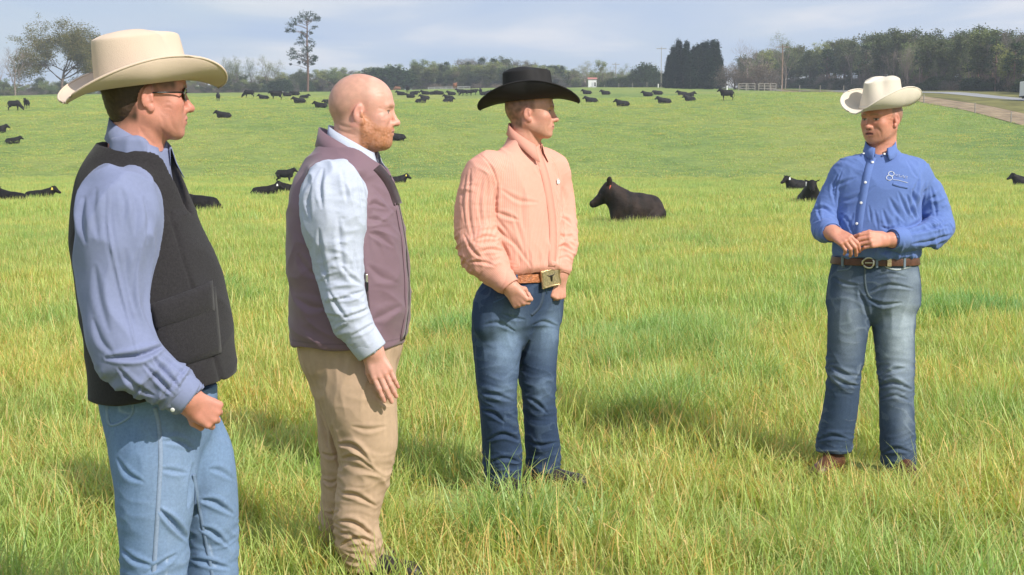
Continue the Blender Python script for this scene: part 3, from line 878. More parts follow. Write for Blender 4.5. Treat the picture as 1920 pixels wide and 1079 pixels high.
# wood along the road
def road_wood():
    R = np.random.RandomState(9)
    tops = [(1350, 116), (1400, 108), (1430, 102), (1500, 98), (1550, 88), (1575, 84), (1600, 90), (1650, 76), (1680, 78), (1700, 78), (1750, 82), (1800, 74), (1850, 68), (1880, 76), (1925, 80), (2010, 70)]
    tx, ty = zip(*tops)
    n = 0
    allk = K_MIX * 3 + K_GREY + K_PINE * 2 + K_SPR
    for row, (x0, cnt) in enumerate(((82, 60), (88, 60), (96, 46))):
        for i in range(cnt):
            Y = 200 + (430 - 200) * ((i + R.rand()) / cnt) ** 1.15
            x = x0 + R.uniform(-2.5, 2.5) - 14 * sstep(330, 430, Y)
            px = 960 + x / Y * F_PX * .995
            if px > 2060 or px < 1345: continue
            yt = np.interp(px, tx, ty) + (0, -1, 1)[row] + R.normal(0, 5.0) + 3
            kind = allk[R.randint(len(allk))] if row < 2 else (K_PINE + K_MIX)[R.randint(6)]
            h = (unproj(px, yt, Y).z - gz(x, Y)) / 12.0
            place_tree(kind, 'woodland_tree', 'mixed pine and budding hardwood tree in the dense wood beyond the road', 'tree', x, Y, R.rand() * 6.28, h * R.uniform(.95, 1.25), group='trees of the dense roadside wood', sz=h)
    for i in range(16):
        Y = R.uniform(205, 330); x = 79 + R.uniform(-1, 1.5); px = 960 + x / Y * F_PX
        if px > 2050: continue
        yt = np.interp(px, tx, ty) + R.uniform(8, 28); k = (K_BARE + K_BUD)[R.randint(4)]; h = (unproj(px, yt, Y).z - gz(x, Y)) / 12.5
        place_tree(k, 'woodland_tree', 'slender pale tree at the front edge of the dense roadside wood', 'tree', x, Y, R.rand() * 6.28, h * .7, group='slender pale trees at the edge of the roadside wood', sz=h)
    # tall pale ones that stand clear of the rest
    tree_px(K_BARE[1], top_of(K_BARE[1]), 1398, 72, 345, 'bare_tree', 'tall leafless tree behind the low brown trees, right of the cedars', 'tree', rz=1.)
    tree_px(K_BARE[0], top_of(K_BARE[0]), 1416, 80, 350, 'bare_tree', 'second tall leafless tree between the cedars and the wooden pole', 'tree', rz=3., wid=.8)
    tree_px(K_BUD[0], top_of(K_BUD[0]), 1466, 60, 345, 'budding_tree', 'tall pale budding tree standing up right above the wooden pole', 'tree', rz=2., wid=.9)
road_wood()
def brush():
    """brambles and saplings that close the foot of the wood"""
    R = np.random.RandomState(14); pts, rot, scl, ix = [], [], [], []
    srcs = []
    for k in (K_BUSH[0], K_BUSH[1], K_LOW):
        srcs.append(k.crown)
    for i in range(360):
        Y = R.uniform(195, 400); x = R.uniform(77.5, 100) - 14 * sstep(330, 430, Y)
        px = 960 + x / Y * F_PX
        if px > 2080: continue
        pts.append((x, Y, gz(x, Y) - .3)); rot.append((0, 0, R.rand() * 6.28)); s = R.uniform(.35, .75); scl.append((s * 1.4, s * 1.4, s)); ix.append(R.choice([0, 1, 1, 2]))
    for i in range(160):
        px = R.uniform(-60, 1250); Y = R.uniform(424, 445); x = px_at(px, Y)
        pts.append((x, Y, gz(x, Y) - .3)); rot.append((0, 0, R.rand() * 6.28)); s = R.uniform(.3, .6); scl.append((s * 2.0, s * 1.4, s)); ix.append(R.choice([0, 2, 2, 2]))
    scatter('undergrowth', pts, np.array(rot), np.array(scl), ix, srcs)
brush()

# ---- thin air that pales the far trees
def haze():
    V = [(x, y, z) for x in (-700, 700) for y in (-40, 520) for z in (-4, 60)]
    Q = [(0,1,3,2),(4,6,7,5),(0,4,5,1),(2,3,7,6),(0,2,6,4),(1,5,7,3)]
    m = bpy.data.materials.new('haze'); m.use_nodes = True; n, l = m.node_tree.nodes, m.node_tree.links; n.clear()
    out = n.new('ShaderNodeOutputMaterial'); v = n.new('ShaderNodeVolumePrincipled')
    v.inputs['Color'].default_value = (.86, .91, 1, 1); v.inputs['Density'].default_value = .0005; v.inputs['Anisotropy'].default_value = .2
    l.new(v.outputs[0], out.inputs['Volume'])
    stuff(add_obj('haze', mesh_from(V, Q, 'haze', smooth=False), m))
haze()
# ================================================================ PEOPLE
def nrm(v):
    v = np.asarray(v, float); return v / np.linalg.norm(v)
class Man:
    def __init__(self, px0, Y, label):
        x = px_at(px0, Y)
        self.o = np.array([x, Y, gz(x, Y)]); self.Y = Y
        self.root = thing('person', label, 'person', tuple(self.o))
        self.s = F_PX / Y; Surf.cam = np.array([0, 0, CAM_H]) - self.o
    def P(self, px, py, w=0.0):
        return np.array(unproj(px, py, self.Y + w)) - self.o
    def z(self, py, w=0.0): return self.P(960, py, w)[2]
    def row(self, py, xl, xr, ratio, ang, w=0.0):
        """one torso ring from the outline's left and right columns on a row"""
        a, b = self.P(xl, py, w), self.P(xr, py, w)
        half = (b[0] - a[0]) / 2; c = (a + b) / 2
        phi = ang + math.pi / 2
        A = half / math.sqrt(math.cos(phi) ** 2 + (ratio * math.sin(phi)) ** 2)
        return (c[2], c[0], c[1], A, A * ratio)
    def part(self, name, me, mat, parent=None):
        return add_obj(name, me, mat, parent or self.root)

def rid(q, off=0.0):
    return np.clip(1 - np.abs(pn(q, off)) * 2.6, 0, 1) ** 1.4
def folds(W, Nn, amp, scale, axis, squeeze, off=0.0, warp=.25):
    """soft creases that run across `axis` when squeeze > 1 and along it when < 1"""
    ax = nrm(axis); q = W / scale
    d = q @ ax if ax.ndim == 1 else (q * ax).sum(1)
    q = q + (squeeze - 1) * d[:, None] * ax
    q = q + warp * np.stack([pn(q * .7, off + 3), pn(q * .7, off + 9), pn(q * .7, off + 15)], 1) * 2
    return W + Nn * (amp * (rid(q, off) - .35))[:, None]
def near(W, c, r):
    return np.exp(-((W - np.asarray(c)) ** 2).sum(1) / (r * r))
def along(A, W):
    """nearest position on a limb: (length along, distance, unit axis)"""
    best = np.full(len(W), 1e9); L = np.zeros(len(W)); AX = np.zeros((len(W), 3)); acc = 0.0
    for a, b in zip(A[:-1], A[1:]):
        ab = b[:3] - a[:3]; l = np.linalg.norm(ab)
        if l < 1e-6: continue
        t = np.clip((W - a[:3]) @ ab / l ** 2, 0, 1)
        d = np.linalg.norm(W - a[:3] - t[:, None] * ab, axis=1)
        m = d < best
        best[m] = d[m]; L[m] = acc + t[m] * l; AX[m] = ab / l
        acc += l
    return L, best, AX

def along4(A, W):
    best = np.full(len(W), 1e9); L = np.zeros(len(W)); AX = np.zeros((len(W), 3)); C = np.zeros((len(W), 3)); acc = 0.0
    A = smooth_nodes(A)
    for a, b in zip(A[:-1], A[1:]):
        ab = b[:3] - a[:3]; l = np.linalg.norm(ab)
        if l < 1e-6: continue
        t = np.clip((W - a[:3]) @ ab / l ** 2, 0, 1); c = a[:3] + t[:, None] * ab
        d = np.linalg.norm(W - c, axis=1); m = d < best
        best[m] = d[m]; L[m] = acc + t[m] * l; AX[m] = ab / l; C[m] = c[m]; acc += l
    return L, best, AX, C
def smooth_nodes(A, n=3):
    A = A.copy()
    for _ in range(n): A[1:-1] = (A[:-2] + 2 * A[1:-1] + A[2:]) / 4
    return A
# ---------------------------------------------------------------- head
class Head:
    def __init__(self, c, yaw, pitch=0., roll=0., s=1.0):
        self.c = np.array(c, float); self.s = s
        F = np.array([math.cos(yaw) * math.cos(pitch), math.sin(yaw) * math.cos(pitch), math.sin(pitch)])
        L = np.array([-math.sin(yaw), math.cos(yaw), 0.]); U = np.cross(F, L)
        if roll:
            L, U = L * math.cos(roll) + U * math.sin(roll), U * math.cos(roll) - L * math.sin(roll)
        self.R = np.stack([F, L, U])
    def p(self, x, y, z): return self.c + self.s * (np.array([x, y, z]) @ self.R)
    def loc(self, W): return ((W - self.c) @ self.R.T) / self.s
    def e(self, x, y, z, rx, ry, rz, tilt=0., turn=0.):
        R = self.R
        if tilt:   # about the left axis
            c_, s_ = math.cos(tilt), math.sin(tilt); R = np.stack([R[0] * c_ + R[2] * s_, R[1], R[2] * c_ - R[0] * s_])
        if turn:   # about up
            c_, s_ = math.cos(turn), math.sin(turn); R = np.stack([R[0] * c_ + R[1] * s_, R[1] * c_ - R[0] * s_, R[2]])
        return ell(self.p(x, y, z), np.array([rx, ry, rz]) * self.s, R)
    def k(self, a, b, ra, rb=None, **kw):
        return cap(self.p(*a), self.p(*b), ra * self.s, (ra if rb is None else rb) * self.s, **kw)
def build_head(v, H, o):
    jw = o.get('jaw', 1.0); fat = o.get('fat', 0.0)
    v.add(H.e(-.014, 0, .034, .098, .078, .088), k=.01)
    v.add(H.e(-.048, 0, .012, .062, .068, .068), k=.03)
    v.add(H.e(.034, 0, .030, .060, .066, .068), k=.03)                    # forehead
    v.add(H.e(.030, 0, -.030, .058, .060, .070), k=.03)                   # mid face
    v.add(H.e(.026, 0, -.074, .056 , .050 * jw, .036, tilt=-.12), k=.025)   # jaw
    for s_ in (-1, 1):
        v.add(H.k((-.012, .054 * s_ * jw, -.048), (.060, .026 * s_ * jw, -.092), .018, .015), k=.03)
        v.add(H.e(.060, .040 * s_, -.022, .022, .022, .016), k=.028)      # cheekbone
        v.add(H.e(.052, .038 * s_, -.052, .024, .020, .026), k=.03)       # cheek
        v.add(H.k((.090, .010 * s_, .0235), (.076, .046 * s_, .021), .0085, .007), k=.016)  # brow
    v.add(H.e(.076, 0, -.097, .019, .023 * jw, .017), k=.022)             # chin
    if fat:
        v.add(H.e(.030, 0, -.100, .050, .050 * jw, .022 + fat), k=.03)
    for s_ in (-1, 1):
        v.cut(H.e(.099, .033 * s_, .003, .0165, .019, .0125), k=.016)     # eye socket
        v.add(H.e(.0705, .0325 * s_, .0020, .0135, .0165, .0125), k=.004) # eyeball under its lids
        v.add(H.k((.0835, .020 * s_, .0095), (.0775, .046 * s_, .0085), .0038, .0034), k=.005)   # upper lid
        v.add(H.k((.0830, .021 * s_, -.0065), (.0770, .044 * s_, -.0060), .0030), k=.006)
    nl = o.get('nose', 1.0)
    v.add(H.k((.086, 0, .014), (.090 + .018 * nl, 0, -.028), .0078, .0095), k=.012)
    v.add(H.e(.098 + .013 * nl, 0, -.033, .0125, .0115, .0105), k=.008)
    for s_ in (-1, 1):
        v.add(H.e(.096, .0125 * s_, -.036, .0125, .0075, .0082), k=.007)
        v.cut(H.e(.103, .0075 * s_, -.0445, .0055, .0036, .0045), k=.003)
    # mouth
    v.add(H.e(.078, 0, -.062, .022, .030, .022), k=.02)
    op = o.get('open', 0.0)
    for s_ in (-1, 1):
        v.add(H.k((.0985, .004 * s_, -.0585 + op * .3), (.0870, .023 * s_, -.0625), .0048, .0028), k=.006)
        v.add(H.k((.0965, .004 * s_, -.0695 - op), (.0865, .022 * s_, -.0650 - op * .3), .0056, .0030), k=.006)
        v.cut(H.k((.1025, 0, -.0640 - op * .4), (.0900, .023 * s_, -.0640), .0016 + op * .45, .0010), k=.002)
    # ears
    for s_ in (-1, 1):
        yb = .0745
        v.add(H.e(-.012, (yb + .006) * s_, -.008, .0165, .0055, .0285, tilt=-.18, turn=-.30 * s_), k=.007)
        v.add(H.e(-.002, (yb + .003) * s_, -.036, .0105, .0065, .012, tilt=-.1), k=.006)
        v.cut(H.e(-.009, (yb + .0145) * s_, -.003, .0092, .0072, .0175, tilt=-.18, turn=-.30 * s_), k=.0035)
        v.cut(H.e(.001, (yb + .0105) * s_, -.010, .0040, .0060, .0065), k=.003)
        v.add(H.k((-.002, (yb + .006) * s_, -.006), (.000, (yb + .006) * s_, -.018), .0040), k=.004)
def neck(v, H, base, r=.060, r2=.064):
    a = H.p(-.022, 0, -.055)
    v.add(cap(a, base, r * H.s, r2), k=.02)
def head_colour(W, C, H, o):
    """C in place: lips, eyes, brows, stubble, beard, clipped hair"""
    l = H.loc(W); x, y, z = l.T
    inh = (np.abs(y) < .10) & (z > -.15) & (z < .14) & (np.abs(x) < .14)
    def mixc(mask, c, f=1.0):
        m = (np.clip(mask, 0, 1) * f * inh)[:, None]
        C[:] = C * (1 - m) + np.array(c) * m
    nz = pn(l * 60, 2.0)
    warm = np.exp(-((x - .065) ** 2 + (np.abs(y) - .042) ** 2 + (z + .03) ** 2) / .03 ** 2)
    mixc(warm, o.get('flush', (.60, .22, .17)), .45)
    mixc(np.exp(-((x - .108) ** 2 + y ** 2 + (z + .032) ** 2) / .017 ** 2), o.get('flush', (.60, .22, .17)), .5)
    mixc((np.abs(y) > .071) * (x < .02) * (x > -.04) * (np.abs(z + .01) < .045) * 1.0, o.get('ear', (.62, .25, .19)), .55)
    if 'hair' in o:
        hl = o.get('hairline', .035)
        edge = z - hl + .9 * np.clip(x - .01, 0, 1) * 0
        back = sstep(.028, .010, x) * sstep(-.085, -.060, z)
        ear = sstep(-.012, .004, np.sqrt((x + .012) ** 2 * 1.4 + (z + .012) ** 2) - .036)
        side = np.where(z < .0, sstep(-.028, -.040, x), 1.0)
        m = back * ear * side
        top = sstep(.0, .03, z) * sstep(.070, .055, x) if o.get('full') else 0
        m = np.maximum(m * sstep(-.088, -.070, z + .35 * np.clip(-x - .05, 0, 1)), top)
        mixc(m * (.8 + .5 * nz), o['hair'], o.get('hair_w', .9))
    if 'stubble' in o:
        m = sstep(-.030, -.048, z - .25 * (x - .06)) * sstep(-.005, .02, x) * sstep(-.125, -.110, z)
        mixc(m * (.8 + .6 * nz), o['stubble'], o.get('stubble_w', .35))
    if 'beard' in o:
        ln = np.interp(x, [-.01, .02, .05, .075, .095, .12], [.0, -.022, -.044, -.050, -.046, -.046])
        m = sstep(.008, -.006, z - ln) * sstep(-.012, .002, x) * sstep(-.135, -.120, z)
        m = m * (1 - np.exp(-((x - .10) ** 2 + (y / 1.7) ** 2 + (z + .066) ** 2) / .011 ** 2) * .8)
        mixc(m * (.85 + .5 * nz + .5 * pn(l * 170, 5.)), o['beard'], .95)
        mixc(m * np.clip(pn(l * 120, 8.) * 1.6, 0, 1), np.array(o['beard']) * .65, .45)
    br = np.exp(-((z - .0245 + .12 * np.abs(np.abs(y) - .03)) / .0048) ** 2) * sstep(.008, .013, np.abs(y)) * sstep(.052, .044, np.abs(y)) * (x > .05)
    mixc(br, o.get('brow', (.14, .08, .05)), o.get('brow_w', .75))
    eye = (np.abs(np.abs(y) - .0325) < .0135 - np.abs(z - .0015) * .9) & (np.abs(z - .0005) < .0045) & (x > .070) & (x < .0875)
    mixc(eye * 1.0, (.40, .35, .32))
    g = o.get('gaze', 0.0)
    iris = eye & (np.abs(np.abs(y) - .0325 - g * np.sign(y)) < .0058)
    mixc(iris * 1.0, (.07, .06, .05))
    lash = (np.abs(z - .0078) < .0022) & (np.abs(np.abs(y) - .0325) < .0145) & (x > .072)
    mixc(((np.abs(z - .0052) < .0022) & (np.abs(np.abs(y) - .0325) < .0145) & (x > .072)) * 1.0, (.12, .06, .045), .8)
    lip = np.exp(-(((z + .064) / .0085) ** 4)) * np.exp(-((y / .0235) ** 4)) * (x > .082)
    mixc(lip, o.get('lip', (.52, .20, .17)), .75)
    gap = (np.abs(z + .064 + o.get('open', 0.) * .4) < .0018 + o.get('open', 0.) * .5) & (np.abs(y) < .022) & (x > .08)
    mixc(gap * 1.0, (.10, .03, .03), .85)
    nost = ((x - .103) ** 2 + (np.abs(y) - .0075) ** 2 + (z + .044) ** 2) < .0045 ** 2
    mixc(nost * 1.0, (.15, .05, .04), .8)

# ---------------------------------------------------------------- hand
def build_hand(v, wrist, d, palm, thumb_side, curls, spread=.05, thumb=((.4, .9, .2), (.8, .5, .3)), s=1.0):
    """d runs to the knuckles, palm is the palm's facing, thumb_side +1/-1 picks the side; curls = 4 x 3 joint angles"""
    d = nrm(d); n = nrm(np.asarray(palm, float) - d * (np.asarray(palm, float) @ d)); t = np.cross(n, d) * thumb_side
    w = np.asarray(wrist, float)
    offs = (.031, .0105, -.0100, -.029); lens = ((.044, .027, .021), (.048, .031, .022), (.045, .029, .022), (.035, .021, .019)); rr = (.0102, .0104, .0099, .0087)
    kn = []
    for i in range(4):
        base = w + s * (d * (.094 - .006 * abs(i - 1.2)) + t * offs[i] - n * .003 * (1 - abs(i - 1.5) * .6))
        kn.append(base)
        v.add(cap(w + s * (t * offs[i] * .55 + d * .012), base, .0165 * s, .0118 * s), k=.012)
    v.add(cap(w + s * (d * .02 + t * .022 + n * .006), w + s * (d * .060 + t * .030 + n * .006), .019 * s, .012 * s), k=.016)   # thumb ball
    v.add(cap(w - d * .035 * s, w + d * .015 * s, .026 * s, .025 * s, wide=t, q=1.22), k=.015)
    tips = []
    for i in range(4):
        p = kn[i]; ang = 0.0
        sd = nrm(d + t * spread * (1.5 - i) * 1.0)
        for j in range(3):
            ang += curls[i][j]
            dr = sd * math.cos(ang) + n * math.sin(ang)
            q = p + dr * lens[i][j] * s
            r0 = rr[i] * s * (1 - .07 * j); r1 = rr[i] * s * (1 - .07 * (j + 1))
            v.add(cap(p, q, r0, r1), k=.0035)
            p = q
        tips.append(p)
    p = w + s * (d * .030 + t * .030 + n * .008)
    for j, L_ in enumerate((.040, .032) if len(thumb) == 2 else (.040, .030, .024)):
        a = thumb[j]; dr = nrm(d * a[0] + t * a[1] + n * a[2])
        q = p + dr * L_ * s
        v.add(cap(p, q, (.0125 - .0012 * j) * s, (.0112 - .0015 * j) * s), k=.006); p = q
    return kn, tips

# ---------------------------------------------------------------- hat
def cowboy_hat(man, H, mat_f, c=(-.006, 0, .050), tilt=0.0, L=.108, B=.088, ht=.145, brim=.098, side=.085, dip=.030, sidew=.085, band=True, asym=0., yaw=0.0, crease=.032, side_in=.30, bandmat=None, fshift=0.):
    def T(x, y, z):
        x, z = x * math.cos(tilt) + z * math.sin(tilt), z * math.cos(tilt) - x * math.sin(tilt)
        x, y = x * math.cos(yaw) - y * math.sin(yaw), x * math.sin(yaw) + y * math.cos(yaw)
        return H.p(c[0] + x, c[1] + y, c[2] + z)
    n = 72; V, Fc = [], []
    def brimpt(th, u):
        fs = 1 + fshift * math.cos(th)
        cs, sn = math.cos(th), math.sin(th); sc_ = abs(sn) ** 1.5
        wd = brim * abs(cs) ** 1.2 + sidew * abs(sn) ** 1.2
        rx = L + wd * u * (1.0); ry = B + wd * u * (1 - side_in * u)
        sd_ = side * (1 + asym * (1 if sn > 0 else -1))
        z = sd_ * fs * sc_ * u ** 1.7 - dip * abs(cs) ** 2.5 * u ** 1.6 * (1.0 if cs > 0 else .8)
        return rx * cs, ry * sn, z
    rings = 9
    for i in range(rings):
        u = i / (rings - 1)
        for k in range(n):
            V.append(T(*brimpt(6.28318 * k / n, 1 - u)))
    # crown wall and creased top
    wall = 10
    def crownpt(th, t):
        cs, sn = math.cos(th), math.sin(th)
        a = L * (1 - .07 * t ** 1.3); b = B * (1 - .17 * t ** 1.2)
        dent = .026 * math.exp(-((abs(th if th < math.pi else 6.28318 - th) - .85) / .42) ** 2) * t ** 1.6
        x, y = (a - dent) * cs, (b - dent) * sn
        return x, y
    def top_z(x, y):
        a, b = L * .93, B * .83
        rr = min(1, math.hypot(x / a, y / b))
        z = ht * (1 + .02 * (-x / a)) - .022 * rr ** 4
        z -= crease * math.exp(-(y / .019) ** 2) * (1 - rr ** 5) * (.75 + .35 * x / a)
        for s_ in (-1, 1):
            z -= .016 * math.exp(-(((x - .055) / .035) ** 2 + ((y - s_ * .048) / .020) ** 2))
        return z
    for i in range(1, wall + 1):
        t = i / wall
        for k in range(n):
            th = 6.28318 * k / n
            x, y = crownpt(th, t)
            z = (ht - .022 + (top_z(x, y) - (ht - .022))) * t
            V.append(T(x, y, z))
    for i in range(1, 8):
        f = 1 - i / 8.0
        f = math.sin(f * math.pi / 2) ** .8
        for k in range(n):
            th = 6.28318 * k / n
            x, y = crownpt(th, 1); x *= f; y *= f
            V.append(T(x, y, top_z(x, y)))
    tot = len(V) // n
    V.append(T(0, 0, top_z(0, 0)))
    for i in range(tot - 1):
        for k in range(n):
            k2 = (k + 1) % n; Fc.append((i*n+k, i*n+k2, (i+1)*n+k2, (i+1)*n+k))
    for k in range(n): Fc.append(((tot-1)*n+k, (tot-1)*n+(k+1) % n, len(V)-1))
    hat = man.part('hat', mesh_from(V, Fc, 'hat'), mat_f)
    ring_tube(man, 'brim_edge', mat_f, [T(*brimpt(6.28318 * k / n, 1.0)) for k in range(n)], .0036, hat)
    sm = hat.modifiers.new('felt', 'SOLIDIFY'); sm.thickness = .0042; sm.offset = 0
    sb = hat.modifiers.new('smooth', 'SUBSURF'); sb.levels = 1; sb.render_levels = 1
    if band:
        BV, BF = [], []
        for j, (t, g) in enumerate(((.01, .0030), (.02, .0052), (.10, .0050), (.115, .0026))):
            for k in range(n):
                th = 6.28318 * k / n; x, y = crownpt(th, t); m = math.hypot(x, y); BV.append(T(x * (1 + g / m), y * (1 + g / m), ht * t * .95 + .001))
        for j in range(3):
            for k in range(n): BF.append((j*n+k, j*n+(k+1) % n, (j+1)*n+(k+1) % n, (j+1)*n+k))
        man.part('hatband', mesh_from(BV, BF, 'hatband'), bandmat or mat_f, hat)
    return hat

# ---------------------------------------------------------------- ribbons (collars, belts, cuffs, plackets)
def ribbon(name, man, mat, rows, parent, thick=.003, closed=False, colour=None, su=None):
    """rows: list of point lists of equal length -> a solid strip"""
    m, n = len(rows), len(rows[0])
    V = [tuple(p) for r in rows for p in r]
    Fc = []
    for i in range(m - 1):
        for k in range(n if closed else n - 1):
            k2 = (k + 1) % n; Fc.append((i*n+k, i*n+k2, (i+1)*n+k2, (i+1)*n+k))
    me = mesh_from(V, Fc, name)
    if colour is not None: set_col(me, np.tile(np.array(colour), (len(V), 1)))
    if su is not None: set_f(me, [su * i for i in range(len(V))], 'su')
    o = man.part(name, me, mat, parent)
    sd_ = o.modifiers.new('thick', 'SOLIDIFY'); sd_.thickness = thick; sd_.offset = 1.0
    return o
def collar(man, mat, c, ang, a, b, parent, colour, h=.040, pt=.040, gap=.28, slope=.35, flare=.016, rise=.030, droop=.0, thick=.0025, points=True, name='collar'):
    """fold-down shirt collar round a neck at c: stand inside, leaf outside, points at the front"""
    F = np.array([math.cos(ang), math.sin(ang), 0]); L = np.array([-math.sin(ang), math.cos(ang), 0]); U = np.array([0, 0, 1.])
    N_ = 44; r0, r1, r2, r3, r4 = [], [], [], [], []
    for i in range(N_ + 1):
        th = gap + (6.28318 - 2 * gap) * i / N_
        cs, sn = math.cos(th), math.sin(th)
        base = np.array(c) + F * (a * cs) + L * (b * sn) - U * slope * a * cs
        out = F * cs + L * sn
        e = math.exp(-((min(i, N_ - i) / N_ / .13)) ** 2) if points else 0
        r0.append(base - U * .02); r1.append(base + U * rise * (1 - .25 * e))
        r2.append(base + out * .006 + U * (rise * (1 - .25 * e) + .003))
        r3.append(base + out * (flare * .7 + .004) + U * (rise * .45 - h * .35 - pt * .35 * e) + F * .006 * e)
        r4.append(base + out * (flare + .006 + .010 * e) + U * (rise * .3 - h * .62 - pt * e - droop) + F * .010 * e)
    return ribbon(name, man, mat, [r0, r1, r2, r3, r4], parent, thick, colour=colour)
def disc(man, name, mat, p, n, r, t, parent, sides=10):
    n = nrm(n); a = nrm(np.cross(n, [0.3, .1, 1.])); b = np.cross(n, a)
    V = []; 
    for q, rr in ((0, r), (t * .7, r), (t, r * .8)):
        for k in range(sides):
            V.append(p + n * q + (a * math.cos(6.28318*k/sides) + b * math.sin(6.28318*k/sides)) * rr)
    Fc = [(i*sides+k, i*sides+(k+1) % sides, (i+1)*sides+(k+1) % sides, (i+1)*sides+k) for i in range(2) for k in range(sides)] + [tuple(range(2*sides, 3*sides))]
    return man.part(name, mesh_from(V, Fc, name), mat, parent)
def surf_hit(W, p, n, r=.03):
    """point of the surface W in front of p along n (largest reach)"""
    n = nrm(n); d = W - p; h = d @ n
    lat = np.linalg.norm(d - h[:, None] * n, axis=1)
    m = (lat < r) & (h > -.25)
    if not m.any(): return np.array(p, float)
    hh = h[m]; ll = lat[m]; top = hh.max()
    sel = hh > top - .05
    k = np.argmin(ll[sel] ); return p + n * hh[sel][k]
class Surf:
    """finished garment vertices, for laying trims on them"""
    cam = np.array([0., -5., 1.5])
    def __init__(self, W, Q): self.W = W; self.Nn = vnormals(W, Q)
    def snap(self, p, n, lift=.002, r=.012):
        n = nrm(self.cam - np.asarray(p)) if n is None else nrm(n); d = self.W - np.asarray(p); h = d @ n
        lat = np.linalg.norm(d - h[:, None] * n, axis=1)
        m = (lat < r) & ((self.Nn @ n) > .1)
        if not m.any():
            m = lat < r * 3
            if not m.any(): return np.array(p), n
        i = np.nonzero(m)[0]; hm = h[i].max(); i = i[h[i] > hm - .03]
        wgt = np.exp(-(lat[i] / (r * .6)) ** 2) + 1e-6
        hh = (h[i] * wgt).sum() / wgt.sum(); nn = nrm((self.Nn[i] * wgt[:, None]).sum(0))
        return np.asarray(p) + n * hh + nn * lift, nn
def strip_on(name, man, mat, S, pts, view, width, parent, colour, lift=.0025, thick=.0015, n=24, taper=1.0):
    """a band of cloth laid over a garment along pts seen along -view"""
    A = cr_interp([tuple(p) for p in pts], max(2, n // (len(pts) - 1)))
    r = [[], [], []]
    for i in range(len(A)):
        d = nrm(A[min(i+1, len(A)-1)] - A[max(i-1, 0)]); vw = nrm(S.cam - A[i]) if view is None else nrm(view); sd_ = nrm(np.cross(d, vw))
        for k, off in enumerate((-.5, 0, .5)):
            q, nn = S.snap(A[i] + sd_ * off * width, view, lift)
            r[k].append(q)
    r = [np.array(x) for x in r]
    for k in range(3):
        x = r[k].copy(); x[1:-1] = (x[:-2] + 2 * x[1:-1] + x[2:]) / 4; r[k] = x
    return ribbon(name, man, mat, r, parent, thick, colour=colour)
def stitch_line(W, P0, P1, rad):
    """mask of a seam between two points"""
    P0, P1 = np.asarray(P0), np.asarray(P1); ab = P1 - P0
    t = np.clip((W - P0) @ ab / (ab @ ab), 0, 1)
    return np.exp(-(np.linalg.norm(W - P0 - t[:, None] * ab, axis=1) / rad) ** 2)
def poly_mask(W, pts, rad):
    m = 0
    for a, b in zip(pts[:-1], pts[1:]): m = np.maximum(m, stitch_line(W, a, b, rad))
    return m
def creases(man, W, Nn, lines, facing=.15, wmax=None):
    """pull folds into a garment along lines given as they are seen from the photograph's standpoint: (points, half width px, depth m)"""
    D = W + man.o - np.array([0, 0, CAM_H])
    fwd = np.array([0, _c, -_s]); up = np.array([0, _s, _c])
    dz = D @ fwd; X = 960 + F_PX * D[:, 0] / dz; Y = 539.5 - F_PX * (D @ up) / dz
    view = D / np.linalg.norm(D, axis=1)[:, None]
    fc = np.clip((-(Nn * view).sum(1) - facing) / .3, 0, 1)
    if wmax is not None: fc = fc * (W[:, 1] < wmax)
    out = np.zeros(len(W))
    for pts, hw, dep in lines:
        A = cr_interp(pts, 4); best = np.full(len(W), 1e9); side = np.zeros(len(W)); tt = np.zeros(len(W)); n_ = len(A) - 1
        for i, (a, b) in enumerate(zip(A[:-1], A[1:])):
            ab = b - a; l2 = ab @ ab
            t = np.clip(((X - a[0]) * ab[0] + (Y - a[1]) * ab[1]) / l2, 0, 1)
            ex, ey = X - a[0] - t * ab[0], Y - a[1] - t * ab[1]; d = np.hypot(ex, ey); m = d < best
            best[m] = d[m]; side[m] = np.sign(ab[0] * ey - ab[1] * ex)[m]; tt[m] = (i + t[m]) / n_
        w = hw * (.35 + .65 * np.sin(math.pi * np.clip(tt * .9 + .05, 0, 1)))
        e = best / w
        out += .68 * dep * np.sin(math.pi * np.clip(tt * .94 + .03, 0, 1)) ** .6 * (-np.exp(-(e * 1.1) ** 1.5) + .55 * np.exp(-((e * np.where(side > 0, 1, .9) - 2.1) / 1.1) ** 2))
    return W + Nn * (out * fc)[:, None]
def boot(man, ankle, toe_dir, mat, L=.27, h=.16, name='boot'):
    d = nrm([toe_dir[0], toe_dir[1], 0]); a = np.array([ankle[0], ankle[1], 0.0])
    v = Vol(a - .32, a + np.array([.32, .32, max(.32, ankle[2] + .1)]), .007)
    heel = a - d * .05
    v.add(cap(heel + [0, 0, .045], a + d * (L - .09) + [0, 0, .034], .040, .036, wide=np.cross(d, [0, 0, 1]), q=1.12), k=.01)
    v.add(cap(a + d * .06 + [0, 0, .055], a + d * (L - .11) + [0, 0, .036], .038, .030), k=.02)
    v.add(cap(a + d * (L - .10) + [0, 0, .028], a + d * (L - .065) + [0, 0, .024], .034, .022), k=.02)
    v.add(cap(a - d * .012 + [0, 0, .06], np.array([ankle[0], ankle[1], h]), .048, .052), k=.03)
    v.add(obox(heel + [0, 0, .014], (.034, .034, .018), [d, np.cross([0, 0, 1], d), [0, 0, 1]], .006), k=.004)
    W, Q = v.mesh(1)
    return man.part(name, mesh_from(W, Q, name), mat)
SKIN = col_mat('skin', .48, .42, weave=330, bump=.28, var=.13, vscale=38, sss=.10)
FELT_C = simple_mat('cream_felt', (.64, .51, .405), .95, var=.07, scale=7, bump=.25, bscale=500, spec=.06)
FELT_W = simple_mat('pale_felt', (.68, .61, .51), .95, var=.06, scale=7, bump=.25, bscale=500, spec=.06)
